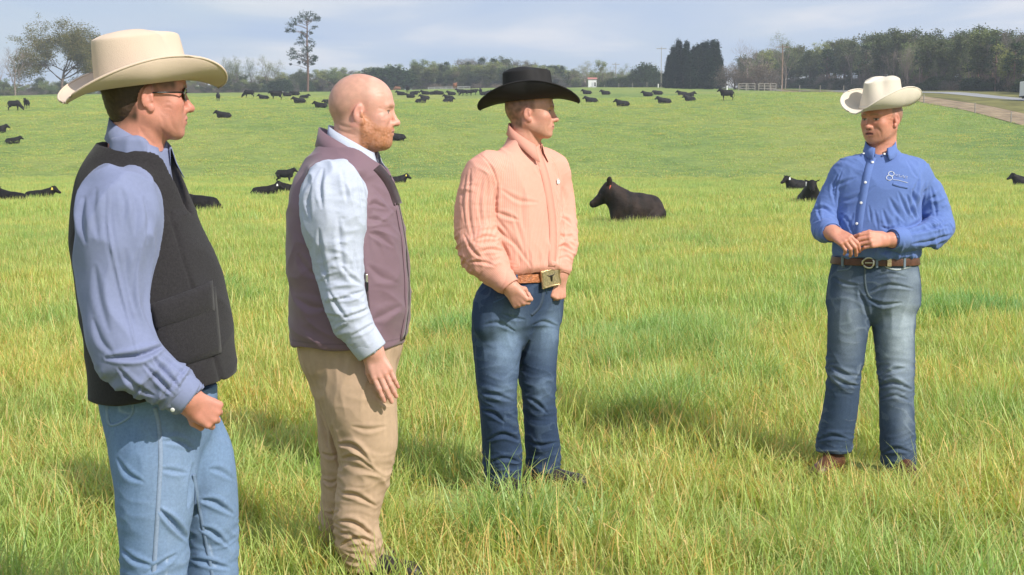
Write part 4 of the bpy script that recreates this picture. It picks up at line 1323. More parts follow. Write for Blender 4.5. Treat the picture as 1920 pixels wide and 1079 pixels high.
FELT_B = simple_mat('black_felt', (.013, .012, .013), .75, var=.1, scale=9, bump=.12, bscale=900, spec=.35)
BAND_B = simple_mat('black_band', (.010, .009, .010), .5, spec=.4)
OXFORD = col_mat('oxford_cloth', .95, .10, weave=1500, bump=.18, var=.06, vscale=90, sheen=.1)
CHECK = col_mat('checked_cotton', .95, .10, weave=1300, bump=.15, var=.08, vscale=160)
STRIPE = col_mat('striped_cotton', .95, .10, weave=1300, bump=.12, var=.04, vscale=60, stripe=(1.0, (.95, .86, .84), .34))
WOOL = col_mat('wool', .95, .15, weave=500, bump=.55, var=.35, vscale=170, sheen=.1)
SOFTSHELL = col_mat('softshell', .62, .35, weave=1500, bump=.08, var=.05, vscale=30, sheen=.15)
DENIM = col_mat('denim', .88, .2, weave=1400, bump=.35, var=.16, vscale=140)
KHAKI = col_mat('khaki_twill', .88, .2, weave=1500, bump=.2, var=.06, vscale=70)
LEATHER_B = simple_mat('brown_leather', (.10, .04, .022), .42, var=.3, scale=40, bump=.2, bscale=200)
LEATHER_T = simple_mat('tan_tooled_leather', (.42, .15, .055), .45, var=.35, scale=55, bump=.8, bscale=110)
LEATHER_D = simple_mat('dark_leather', (.030, .022, .020), .42, var=.3, scale=30, bump=.2, bscale=200)
SILVER = simple_mat('silver', (.72, .68, .60), .28, metal=1.0, var=.1, scale=60)
GOLD = simple_mat('aged_gold', (.66, .53, .32), .42, metal=1.0, var=.25, scale=120, bump=.22, bscale=220)
STEER = simple_mat('dark_enamel', (.03, .025, .02), .4)
BUTTON = simple_mat('white_button', (.80, .80, .80), .35, var=.03)
THREAD = simple_mat('white_thread', (.75, .78, .86), .7, var=.05, spec=.2)
THREAD_P = simple_mat('pale_green_thread', (.68, .78, .78), .7, var=.05, spec=.2)
BLACK_P = simple_mat('black_plastic', (.012, .012, .013), .3)
LENS = simple_mat('dark_lens', (.035, .035, .04), .08, var=.05, spec=.8)
ZIP = simple_mat('dark_zip', (.045, .035, .04), .4, metal=.5)
RING = simple_mat('gold_ring', (.80, .58, .25), .2, metal=1.0, var=.05)

def box_of(*pts, m=.1):
    A = np.array([list(p)[:3] for p in pts]); return A.min(0) - m, A.max(0) + m
def body(man, H, neckbase, torso, arms, hands, legs, o, h=.003, nr=.060):
    """the skin: head, neck, trunk, arms, hands, legs in one surface; what clothes hide stays slim and coarse"""
    pts = [H.c] + [list(a[:3]) for A in arms for a in A] + [np.array(q['wrist']) for q in hands]
    lo, hi = box_of(*pts, m=.14); lo[2] = .02; hi[2] = H.c[2] + .17
    for l in legs:
        for a in l: lo[:2] = np.minimum(lo[:2], np.array(a[:2]) - .07); hi[:2] = np.maximum(hi[:2], np.array(a[:2]) + .07)
    fine = [(neckbase[2] - .03, H.c[2] + .17)]
    for q in hands: fine.append((q['wrist'][2] - q.get('zl', .16), q['wrist'][2] + q.get('zh', .06)))
    v = Vol(lo, hi, h, fine, .030)
    build_head(v, H, o); neck(v, H, neckbase, nr, nr * 1.06)
    v.add(cap(neckbase, torso[0][:3], .062, torso[0][3]), k=.04)
    chain(v, torso, k=.03)
    for A in arms:
        A = [a[:3] + (min(a[3], .040 if i < len(A) - 3 else .05),) for i, a in enumerate(A)]; a0 = A[0]; A[0] = (a0[0], a0[1], a0[2] - .03, .040)
        chain(v, A, k=.02)
    for l in legs: chain(v, l, k=.03)
    tips = []
    for q in hands:
        qq = {k_: x for k_, x in q.items() if k_ not in ('zl', 'zh')}
        tips.append(build_hand(v, **qq))
    W, Q = v.mesh(1)
    if 'beard' in o:
        l = H.loc(W); x, y, z = l.T; ln = np.interp(x, [-.01, .02, .05, .075, .095, .12], [.0, -.022, -.044, -.050, -.046, -.046])
        mb = sstep(.004, -.014, z - ln) * sstep(-.008, .010, x) * sstep(-.135, -.120, z) * (1 - np.exp(-((x - .10) ** 2 + (y / 1.7) ** 2 + (z + .066) ** 2) / .012 ** 2))
        W = W + vnormals(W, Q) * (mb * (.0022 + .0016 * pn(l * 130, 3.)))[:, None]
    if 'lines' in o: W = creases(man, W, vnormals(W, Q), [(a_, b_ * 1.25, c_ * .5) for a_, b_, c_ in o['lines']], facing=.0)
    C = np.tile(np.array(o['skin']), (len(W), 1)) * (1 + np.array([.02, .10, .12]) * pn(W * 22, 7.)[:, None]) * (1 + .06 * pn(W * 14, 1.)[:, None]) * (1 + .05 * pn(W * 70, 4.)[:, None])
    head_colour(W, C, H, o)
    for kn, tp in tips:      # pinker knuckles and finger ends
        for p in kn + tp:
            m = np.exp(-((W - p) ** 2).sum(1) / .011 ** 2)[:, None] * .35
            C[:] = C * (1 - m) + np.array(o['skin']) * np.array([1.05, .72, .68]) * m
    me = mesh_from(W, Q, 'body'); set_col(me, C)
    b = man.part('body', me, SKIN)
    man.tips = tips
    return b
def arm_nodes(man, L, dr=0.0):
    return [tuple(man.P(a[0], a[1], a[2])) + (a[3] + dr,) for a in L]
def sleeve_folds(W, Nn, A, amp, seed, elbow=None, mask=None):
    L, d, AX = along(A, W)
    on = np.exp(-np.clip(d - .09, 0, 1) ** 2 / .03 ** 2)
    if mask is not None: on = on * mask
    q = W / .085
    s = (q * AX).sum(1)
    q2 = q + (1.5) * s[:, None] * AX * .9 + .5 * np.stack([pn(q * .6, seed), pn(q * .6, seed + 5), pn(q * .6, seed + 9)], 1)
    w = rid(q2 * .75, seed) * .75 + .35 * rid(q2 * 1.5, seed + 11)
    ea = 1.0
    patch = .25 + 1.1 * sstep(-.15, .35, pn(W / .11, seed + 40))
    if elbow is not None: ea = .50 + .55 * near(W, elbow, .12)
    return W + Nn * (amp * .62 * on * ea * patch * (w - .3))[:, None]
def jeans(man, rows, legs, hems, mat, base, ang, seed, h=.005, fade=None, fades=(), seams=(), amp=.006, kneez=.50, light=(.3, .4, .5), knee_amp=1.0, stack=1.0, name='jeans', khaki=False, seamcol=None, lines=()):
    pts = [(r[1], r[2], r[0]) for r in rows] + [l[:3] for L in legs for l in L]
    lo, hi = box_of(*pts, m=.17); lo[2] = .0; hi[2] = max(r[0] for r in rows) + .01
    v = Vol(lo, hi, h)
    r0 = sorted([tuple(r) for r in rows])[0]; x0_, y0_ = np.mean([l[2][0] for l in legs]), np.mean([l[2][1] for l in legs])
    rows_ = list(rows) + [(r0[0] - .035, r0[1], r0[2], r0[3] * .88, r0[4] * .80), (r0[0] - .07, r0[1], r0[2], r0[3] * .62, r0[4] * .50), (r0[0] - .095, r0[1], r0[2], r0[3] * .30, r0[4] * .25)]
    v.add(loft(rows_, ang, 2.3), k=0)
    Ls = []
    for L in legs:
        Ls.append(chain_one(v, L, .030))
    for (c, hz) in hems:
        v.cut(obox((c[0], c[1], hz - .15), (.14, .14, .15), np.eye(3)), k=.002)
    W, Q = v.mesh(1); Nn = vnormals(W, Q)
    F = np.array([math.cos(ang), math.sin(ang), 0])
    front = Nn @ F
    zz = W[:, 2]
    # legs: crumples at the knee, stacked cloth at the hem, long diagonal pulls from the crotch
    kz = np.exp(-((zz - kneez) / .10) ** 2); hz_ = np.exp(-((zz - .13) / .09) ** 2); th = sstep(.55, .75, zz)
    q = W * np.array([9., 9., 17.]); q[:, 2] += 1.2 * pn(W * 6, seed) + 14 * (W @ np.array([.35, .2, 0]))
    w1 = rid(q, seed)
    q = W * np.array([7., 7., 30.]); q[:, 2] += 2.0 * pn(W * 7, seed + 3)
    w2 = rid(q, seed + 5)
    q = W * np.array([16., 16., 5.]); q += .8 * pn(W * 5, seed + 6)[:, None]
    w3 = rid(q, seed + 8)
    pt_ = .35 + .95 * sstep(-.2, .35, pn(W * 7, seed + 30)); w1 = .3 + (w1 - .3) * pt_; w2 = .3 + (w2 - .3) * (.4 + .6 * pt_)
    D = amp * .8 * (w1 - .3) * (.35 + 1.0 * kz * knee_amp + .5 * hz_ * stack) + amp * 1.1 * (w2 - .3) * (kz * .6 * knee_amp + hz_ * stack) + amp * .55 * (w3 - .3) * th
    W = W + Nn * D[:, None]
    if lines: W = creases(man, W, Nn, lines)
    # colour
    C = np.tile(np.array(base), (len(W), 1))
    streak = pn(W * np.array([60., 60., 9.]), seed) ; C *= (1 + .14 * streak + .10 * pn(W * 7, seed + 2))[:, None]
    if fade is not None:
        fm = np.zeros(len(W))
        for c, r, zs, a in fades:
            d = (W - np.asarray(c)) / np.array([r, r, zs]); fm = np.maximum(fm, a * np.exp(-(d ** 2).sum(1)))
        fm = fm * sstep(-.1, .6, front)
        fm = np.clip(fm * (1 + .35 * pn(W * np.array([12., 12., 40.]), seed + 4)) + .12 * (w1 > .72) + .10 * (w2 > .75) * (kz + hz_), 0, 1)[:, None]
        C = C * (1 - fm) + np.array(fade) * fm
    sc_ = np.array(seamcol if seamcol is not None else light)
    for P0, rad, f in seams:
        m = poly_mask(W, P0, rad)[:, None] * f
        W = W - Nn * (.0022 * m)
        C = C * (1 - m * .6) + sc_ * m * .6
    me = mesh_from(W, Q, name); set_col(me, np.clip(C, 0, 1))
    o = man.part(name, me, mat)
    return o, Surf(W, Q)
def chain_one(v, L, k0):
    """one leg, smooth along itself, joined broadly to what is there"""
    A = cr_interp(L, 3)
    for i, (a, b) in enumerate(zip(A[:-1], A[1:])):
        v.put(cap(a[:3], b[:3], a[3], b[3]), k0 if i < 7 else .014)
    return A
def belt(man, rows, zt, hgt, ang, mat, grow=.006, name='belt'):
    A = cr_interp(sorted([tuple(float(q) for q in r) for r in rows]), 4)
    F = np.array([math.cos(ang), math.sin(ang)]); L = np.array([-F[1], F[0]])
    out = []
    for j, dz in enumerate((-.5, -.45, .45, .5)):
        r = []
        for i in range(64):
            th = 6.28318 * i / 64; z = zt + dz * hgt
            cx, cy, a, b = [np.interp(z, A[:, 0], A[:, q]) for q in (1, 2, 3, 4)]
            ex = 2 / 2.3
            cs, sn = math.cos(th), math.sin(th)
            f = (b + grow) * abs(cs) ** ex * (1 if cs > 0 else -1); s_ = (a + grow) * abs(sn) ** ex * (1 if sn > 0 else -1)
            g = .002 if j in (1, 2) else 0
            p = np.array([cx, cy]) + F * f * (1 + g) + L * s_ * (1 + g)
            r.append((p[0], p[1], z))
        out.append(r)
    return ribbon(name, man, mat, out, None, .003, closed=True)
def small_box(man, name, mat, c, h, R, parent, rad=.002, bev=True):
    R = np.array(R, float); V = []
    for a in (-1, 1):
        for b in (-1, 1):
            for d in (-1, 1): V.append(np.asarray(c) + R[0] * h[0] * a + R[1] * h[1] * b + R[2] * h[2] * d)
    Fc = [(0,1,3,2),(4,6,7,5),(0,4,5,1),(2,3,7,6),(0,2,6,4),(1,5,7,3)]
    o = man.part(name, mesh_from(V, Fc, name, smooth=False), mat, parent)
    if bev:
        m = o.modifiers.new('bevel', 'BEVEL'); m.width = rad; m.segments = 2
    return o
def ring_tube(man, name, mat, pts, r, parent, closed=True, sides=6):
    V, Fc = [], []
    P_ = [Vector(p) for p in pts]
    if closed: P_ = P_ + [P_[0]]
    tube(V, Fc, P_, [r] * len(P_), sides)
    return man.part(name, mesh_from([tuple(v) for v in V], Fc, name), mat, parent)

# ================================================================ man in the black hat
def man_black_hat():
    m = Man(970, 6.27, 'man in a black cowboy hat, salmon striped shirt and dark jeans, large gold buckle')
    s = m.s; ang = math.radians(-48)
    F = np.array([math.cos(ang), math.sin(ang), 0]); L = np.array([-F[1], F[0], 0])
    H = Head(m.P(996, 210, .0), math.radians(-5), math.radians(-1), 0, 1.0)
    nb = m.P(982, 268, .02)
    ra = [(912, 302, -.13, .060), (893, 350, -.15, .052), (893, 420, -.17, .048), (908, 478, -.19, .045), (940, 520, -.23, .034), (954, 536, -.245, .030)]
    la = [(1030, 302, .13, .055), (1050, 350, .14, .050), (1058, 420, .10, .045), (1058, 460, .05, .040), (1051, 505, -.02, .033), (1049, 518, -.03, .030)]
    RA = arm_nodes(m, ra); LA = arm_nodes(m, la)
    torso = [tuple(m.P(968, 300, .0)) + (.075,), tuple(m.P(968, 400)) + (.10,), tuple(m.P(966, 540)) + (.10,)]
    legs = [[tuple(m.P(928, 560, -.05)) + (.07,), tuple(m.P(930, 720, -.06)) + (.045,), tuple(m.P(938, 905, -.02)) + (.035,)],
            [tuple(m.P(1000, 560, .06)) + (.07,), tuple(m.P(1006, 720, .08)) + (.045,), tuple(m.P(1016, 860, .12)) + (.035,)]]
    o = dict(lines=[([(1032, 232), (1026, 240), (1025, 248)], 1.6, .003), ([(992, 244), (1002, 256), (1008, 270)], 2.4, .004), ([(1018, 205), (1012, 204), (1007, 206)], 1.3, .0018), ([(960, 240), (970, 246), (982, 250)], 2.0, .002)], skin=(.62, .31, .225), hair=(.13, .075, .05), hair_w=.85, hairline=.05, flush=(.60, .22, .17), jaw=1.05, brow=(.22, .13, .09), stubble=(.50, .27, .19), stubble_w=.25)
    fist = ((1.25, 1.5, .8), (1.3, 1.5, .8), (1.35, 1.5, .8), (1.4, 1.5, .8))
    hands = [dict(wrist=m.P(954, 538, -.245), d=m.P(972, 562, -.25) - m.P(954, 538, -.245), palm=(.40, .75, -.1), thumb_side=-1, curls=fist, thumb=((.5, .1, .9), (.3, -.3, 1.)), spread=.0),
             dict(wrist=m.P(1049, 520, -.03), d=m.P(1046, 560, -.05) - m.P(1049, 520, -.03), palm=(-.45, .75, 0), thumb_side=1, curls=fist, thumb=((.6, .5, .5), (.9, .2, .2)))]
    bd = body(m, H, nb, torso, [RA, LA], hands, legs, o, h=.0029, nr=.063)
    # ---- jeans
    rows = [m.row(*r, rt, ang) for *r, rt in ((512, 920, 1054, .74), (530, 908, 1055, .72), (560, 891, 1055, .64), (600, 890, 1053, .50), (616, 894, 1048, .42))]
    lg = [[tuple(m.P(930, 600, -.04)) + (.100,), tuple(m.P(932, 650, -.05)) + (.098,), tuple(m.P(932, 720, -.07)) + (.083,), tuple(m.P(936, 790, -.06)) + (.080,), tuple(m.P(942, 850, -.02)) + (.084,), tuple(m.P(942, 915, .0)) + (.074,)],
          [tuple(m.P(1003, 600, .07)) + (.098,), tuple(m.P(1006, 650, .08)) + (.088,), tuple(m.P(1009, 720, .08)) + (.074,), tuple(m.P(1013, 790, .10)) + (.073,), tuple(m.P(1018, 840, .13)) + (.077,), tuple(m.P(1018, 890, .14)) + (.074,)]]
    hem = [(m.P(942, 915), m.z(914)), (m.P(1018, 885, .14), m.z(882, .14))]
    P = m.P
    seams = [([P(1020, 540, -.12), P(1012, 570, -.16), P(990, 596, -.17)], .006, .8),
             ([P(884, 560, -.05), P(892, 640, -.10), P(897, 720, -.1), P(903, 800, -.1), P(910, 880, -.08)], .005, .5),
             ([P(982, 640, -.02), P(985, 720, .0), P(994, 800, .03), P(1000, 850, .05)], .005, .7)]
    jo, S = jeans(m, rows, lg, hem, DENIM, (.030, .052, .105), ang, 3.0, fade=(.19, .27, .40),
              fades=[(P(950, 640, -.15), .09, .16, .9), (P(1025, 610, .0), .07, .15, .8), (P(955, 730, -.15), .07, .07, .45), (P(1020, 730, .0), .06, .08, .35)], seams=seams, amp=.007, kneez=m.z(745), light=(.22, .20, .20), lines=[([(905, 770), (926, 776), (945, 792)], 3.4, .014), ([(914, 826), (945, 815), (980, 830)], 3.4, .014), ([(968, 690), (980, 665), (992, 640)], 3.4, .012), ([(905, 738), (932, 742), (962, 753)], 3.2, .010), ([(988, 746), (1006, 756), (1026, 775)], 3.2, .011), ([(918, 868), (945, 860), (975, 868)], 3.0, .012), ([(990, 828), (1015, 836), (1042, 830)], 3.0, .011), ([(1000, 610), (1020, 604), (1044, 612)], 2.8, .007), ([(905, 610), (935, 606), (966, 622)], 2.8, .007), ([(940, 588), (960, 596), (985, 600)], 2.6, .006)])
    # ---- shirt
    srows = [m.row(*r, rt, ang) for *r, rt in ((507, 914, 1058, .76), (496, 902, 1064, .78), (480, 895, 1063, .75), (450, 890, 1060, .72), (400, 885, 1056, .68), (350, 884, 1050, .64), (318, 894, 1044, .58), (298, 915, 1036, .52), (284, 935, 1024, .50), (270, 948, 1014, .62), (258, 953, 1008, .8))]
    ra_s = [(919, 311, -.11, .060), (900, 342, -.14, .073), (892, 385, -.16, .083), (892, 430, -.17, .088), (902, 470, -.19, .088), (922, 500, -.215, .066), (942, 522, -.235, .045), (952, 534, -.245, .040)]
    la_s = [(1024, 306, .11, .060), (1039, 332, .13, .064), (1050, 380, .13, .062), (1057, 425, .09, .056), (1060, 460, .04, .050), (1053, 488, -.01, .044), (1050, 508, -.025, .038)]
    RS, LS = arm_nodes(m, ra_s), arm_nodes(m, la_s)
    lo, hi = box_of(*RS, *LS, *[(r[1], r[2], r[0]) for r in srows], m=.13)
    v = Vol(lo, hi, .0050)
    v.add(loft(srows, ang, 2.2), k=0)
    for A in (RS, LS):
        B = cr_interp(A, 3)
        for i, (a, b) in enumerate(zip(B[:-1], B[1:])): v.put(cap(a[:3], b[:3], a[3], b[3]), .05 if i < 3 else .014)
    v.cut(ell(P(988, 258, -.02), (.058, .058, .05)), k=.01)
    v.cut(cap(RS[-1][:3], np.array(RS[-1][:3]) + (np.array(RS[-1][:3]) - np.array(RS[-2][:3])) * 2, .034, .05), k=.002)
    v.cut(cap(LS[-1][:3], np.array(LS[-1][:3]) + (np.array(LS[-1][:3]) - np.array(LS[-2][:3])) * 2, .032, .05), k=.002)
    W, Q = v.mesh(1); Nn = vnormals(W, Q)
    W0 = W.copy()
    W = sleeve_folds(W, Nn, np.array([list(a) for a in RS]), .022, 4.0, P(893, 470, -.2))
    W = sleeve_folds(W, Nn, np.array([list(a) for a in LS]), .018, 8.0, P(1060, 450, .0))
    tor = sstep(.0, .05, np.abs(W @ L - (m.P(968, 400) @ L))) * 0 + 1
    low = sstep(m.z(420), m.z(505), W[:, 2])
    W = folds(W, Nn, .0065, .11, (0, 0, 1), .42, 2.0)
    q = W * np.array([10, 10, 2.6]); W = W + Nn * (.010 * low * (rid(q, 6.0) - .3))[:, None]
    W = creases(m, W, Nn, [([(935, 345), (929, 375), (930, 410)], 3.2, .014), ([(930, 398), (948, 405), (972, 413)], 3.4, .010), ([(929, 425), (945, 442), (966, 460)], 3.2, .010), ([(935, 450), (948, 470), (956, 490)], 2.8, .009),
        ([(893, 450), (912, 443), (932, 446)], 2.8, .011), ([(899, 474), (920, 468), (943, 472)], 2.8, .011), ([(880, 492), (905, 492), (930, 500)], 2.6, .009), ([(862, 470), (868, 490), (890, 512)], 2.6, .008), ([(905, 330), (898, 380), (903, 425)], 3.0, .007), ([(874, 330), (868, 375), (872, 420)], 3.0, .006),
        ([(1047, 360), (1052, 390), (1049, 415)], 2.4, .010), ([(1050, 408), (1062, 412), (1073, 424)], 2.4, .009), ([(1046, 464), (1060, 462), (1076, 474)], 2.4, .010), ([(1050, 440), (1062, 444), (1076, 440)], 2.2, .008), ([(1048, 486), (1062, 482), (1074, 490)], 2.2, .008),
        ([(970, 470), (976, 500)], 2.4, .005), ([(990, 465), (994, 502)], 2.4, .005), ([(1012, 470), (1010, 500)], 2.2, .005), ([(985, 330), (978, 380), (982, 430)], 3.6, .005), ([(1000, 300), (1012, 330)], 2.6, .005), ([(894, 285), (917, 308), (931, 342), (930, 392)], 1.6, .008), ([(933, 412), (962, 452), (996, 500)], 3.4, .008), ([(1046, 378), (1040, 430), (1034, 486)], 3.0, .007), ([(940, 356), (972, 376), (1008, 380)], 3.4, .006), ([(882, 318), (878, 390), (888, 452)], 3.2, .008), ([(915, 335), (912, 390), (918, 430)], 3.0, .007), ([(1040, 330), (1046, 352), (1048, 380)], 1.6, .007), ([(960, 400), (975, 440), (985, 480)], 3.0, .006), ([(870, 440), (886, 470), (905, 486)], 2.8, .009)])
    Nn = vnormals(W, Q)
    # stripes run down the body and along the sleeves
    LR, dR, _ = along(np.array([list(a) for a in cr_interp(RS, 3)]), W0); LL, dL, _ = along(np.array([list(a) for a in cr_interp(LS, 3)]), W0)
    su = np.arctan2((W0 - P(968, 400)) @ F, (W0 - P(968, 400)) @ L) * .20
    for A, d_ in ((RS, dR), (LS, dL)):
        A_ = cr_interp(A, 3); L2, d2, AX2, C2 = along4(A_, W0)
        ref = np.array([.3, 1., 0.]); r1 = ref - AX2 * (AX2 @ ref)[:, None]; r1 /= np.linalg.norm(r1, axis=1)[:, None]; r2 = np.cross(AX2, r1)
        rv = W0 - C2; a_ = np.arctan2((rv * r2).sum(1), (rv * r1).sum(1)) * .080
        su = np.where(d_ < .0925, a_, su)
    base = np.array((.73, .385, .305))
    C = np.tile(base, (len(W), 1)) * (1 + .04 * pn(W * 6, 2.)[:, None])
    plk = [P(1004, 275, -.2), P(1012, 300, -.22), P(1024, 340, -.25), P(1034, 400, -.26), P(1037, 450, -.25), P(1034, 500, -.2)]
    me = mesh_from(W, Q, 'shirt'); set_col(me, C); set_f(me, su / .0085, 'su')
    sh = m.part('shirt', me, STRIPE); SS = Surf(W, Q)
    strip_on('placket', m, STRIPE, SS, plk, None, .030, sh, base * 1.02, lift=.003, thick=.002)
    collar(m, STRIPE, P(985, 264, -.01), ang + .35, .072, .064, sh, base * .98, h=.034, pt=.040, gap=.50, slope=.66, flare=.008, rise=.028)
    for A in (RS, LS):
        a, b = np.array(A[-2][:3]), np.array(A[-1][:3]); d = nrm(b - a); n1 = nrm(np.cross(d, [0, 1, .2])); n2 = np.cross(d, n1)
        r_ = A[-1][3] + .003
        R_ = [[tuple(b + d * t + (n1 * math.cos(6.283*k/24) + n2 * math.sin(6.283*k/24)) * (r_ + g)) for k in range(24)] for t, g in ((-.050, .002), (-.045, .0045), (.008, .002), (.012, .0))]
        ribbon('cuff', m, STRIPE, R_, sh, .003, closed=True, colour=base * 1.02)
    # small chest emblem
    p, n_ = SS.snap(P(1046, 341, -.2), None, .002); U = np.array([0, 0, 1.]); sx = nrm(np.cross(U, n_))
    ring_tube(m, 'emblem', THREAD_P, [p + sx * .009 * math.cos(a) * (1 + .25 * math.cos(3 * a)) + U * .011 * math.sin(a) for a in np.linspace(0, 6.28, 18)[:-1]], .0022, sh)
    small_box(m, 'emblem', THREAD_P, p, (.0055, .0016, .0065), [sx, n_, U], sh)
    # belt and buckle
    zb = m.z(517)
    bl = belt(m, rows, zb, .036, ang, LEATHER_T, .008)
    c = np.array([rows[0][1], rows[0][2], 0]); 
    pb = P(1015, 517); bdir = nrm(F * 1.0 + L * .12)
    rr = rows[0]
    bc = np.array([rr[1], rr[2], zb]) + F * (rr[4] + .020) + L * .004
    bx_, by_, bz_ = L * 1.0, F, np.array([.0, 0, 1.0])
    tx = nrm(L + np.array([0, 0, .14])); tz = np.cross(tx, F) ; tz = tz if tz[2] > 0 else -tz
    bk = small_box(m, 'buckle', GOLD, bc, (.056, .005, .041), [tx, F, tz], bl, .003)
    rim = [bc + F * .006 + tx * .052 * a + tz * .037 * b for a, b in ((-1, -.8), (-.8, -1), (0, -.94), (.8, -1), (1, -.8), (.94, 0), (1, .8), (.8, 1), (0, .94), (-.8, 1), (-1, .8), (-.94, 0))]
    ring_tube(m, 'buckle_rim', GOLD, rim, .0032, bl)
    V, Fc = [], []    # steer head
    for pts, rad in (([(-.020, .013), (-.010, .008), (0, .008), (.010, .008), (.020, .013)], [.001, .0028, .004, .0028, .001]), ([(0, .009), (0, -.002), (0, -.014)], [.0075, .0055, .0035])):
        tube(V, Fc, [Vector(bc + F * .006 + tx * x_ * 1.15 + tz * z_ * 1.15) for x_, z_ in pts], rad, 6)
    m.part('steer_emblem', mesh_from([tuple(q) for q in V], Fc, 'steer'), STEER, bl)
    for pp in ((965, 519), (930, 522)):
        p, n_ = S.snap(P(pp[0], 527, -.2), np.array([-.2, -1, 0]), .004)
        small_box(m, 'belt_loop', simple_mat('denim_loop', (.06, .11, .2), .9), (p[0], p[1], zb), (.006, .012, .027), [np.cross(n_, [0, 0, 1]), n_, [0, 0, 1]], jo)
    # fly and pocket edges as raised seams
    strip_on('fly', m, DENIM, S, [P(1020, 538, -.2), P(1017, 560, -.2), P(1010, 578, -.2), P(996, 592, -.2)], None, .012, jo, (.060, .085, .135), lift=.0012)
    strip_on('pocket_edge', m, DENIM, S, [P(962, 535, -.2), P(950, 556, -.2), P(925, 568, -.2)], np.array([-.1, -1, 0]), .007, jo, (.07, .12, .22), lift=.0015)
    strip_on('pocket_edge', m, DENIM, S, [P(1040, 535, -.2), P(1050, 555, -.2)], np.array([.5, -1, 0]), .007, jo, (.07, .12, .22), lift=.0015)
    boot(m, P(940, 905, -.02), (.55, -.8), LEATHER_D); boot(m, P(1016, 880, .12), (.95, -.3), LEATHER_D)
    h = cowboy_hat(m, H, FELT_B, c=(-.012, 0, .050), tilt=-.10, L=.112, B=.090, ht=.148, brim=.105, side=.078, dip=.030, sidew=.090, bandmat=BAND_B)
    kn, tp = m.tips[1]
    return m
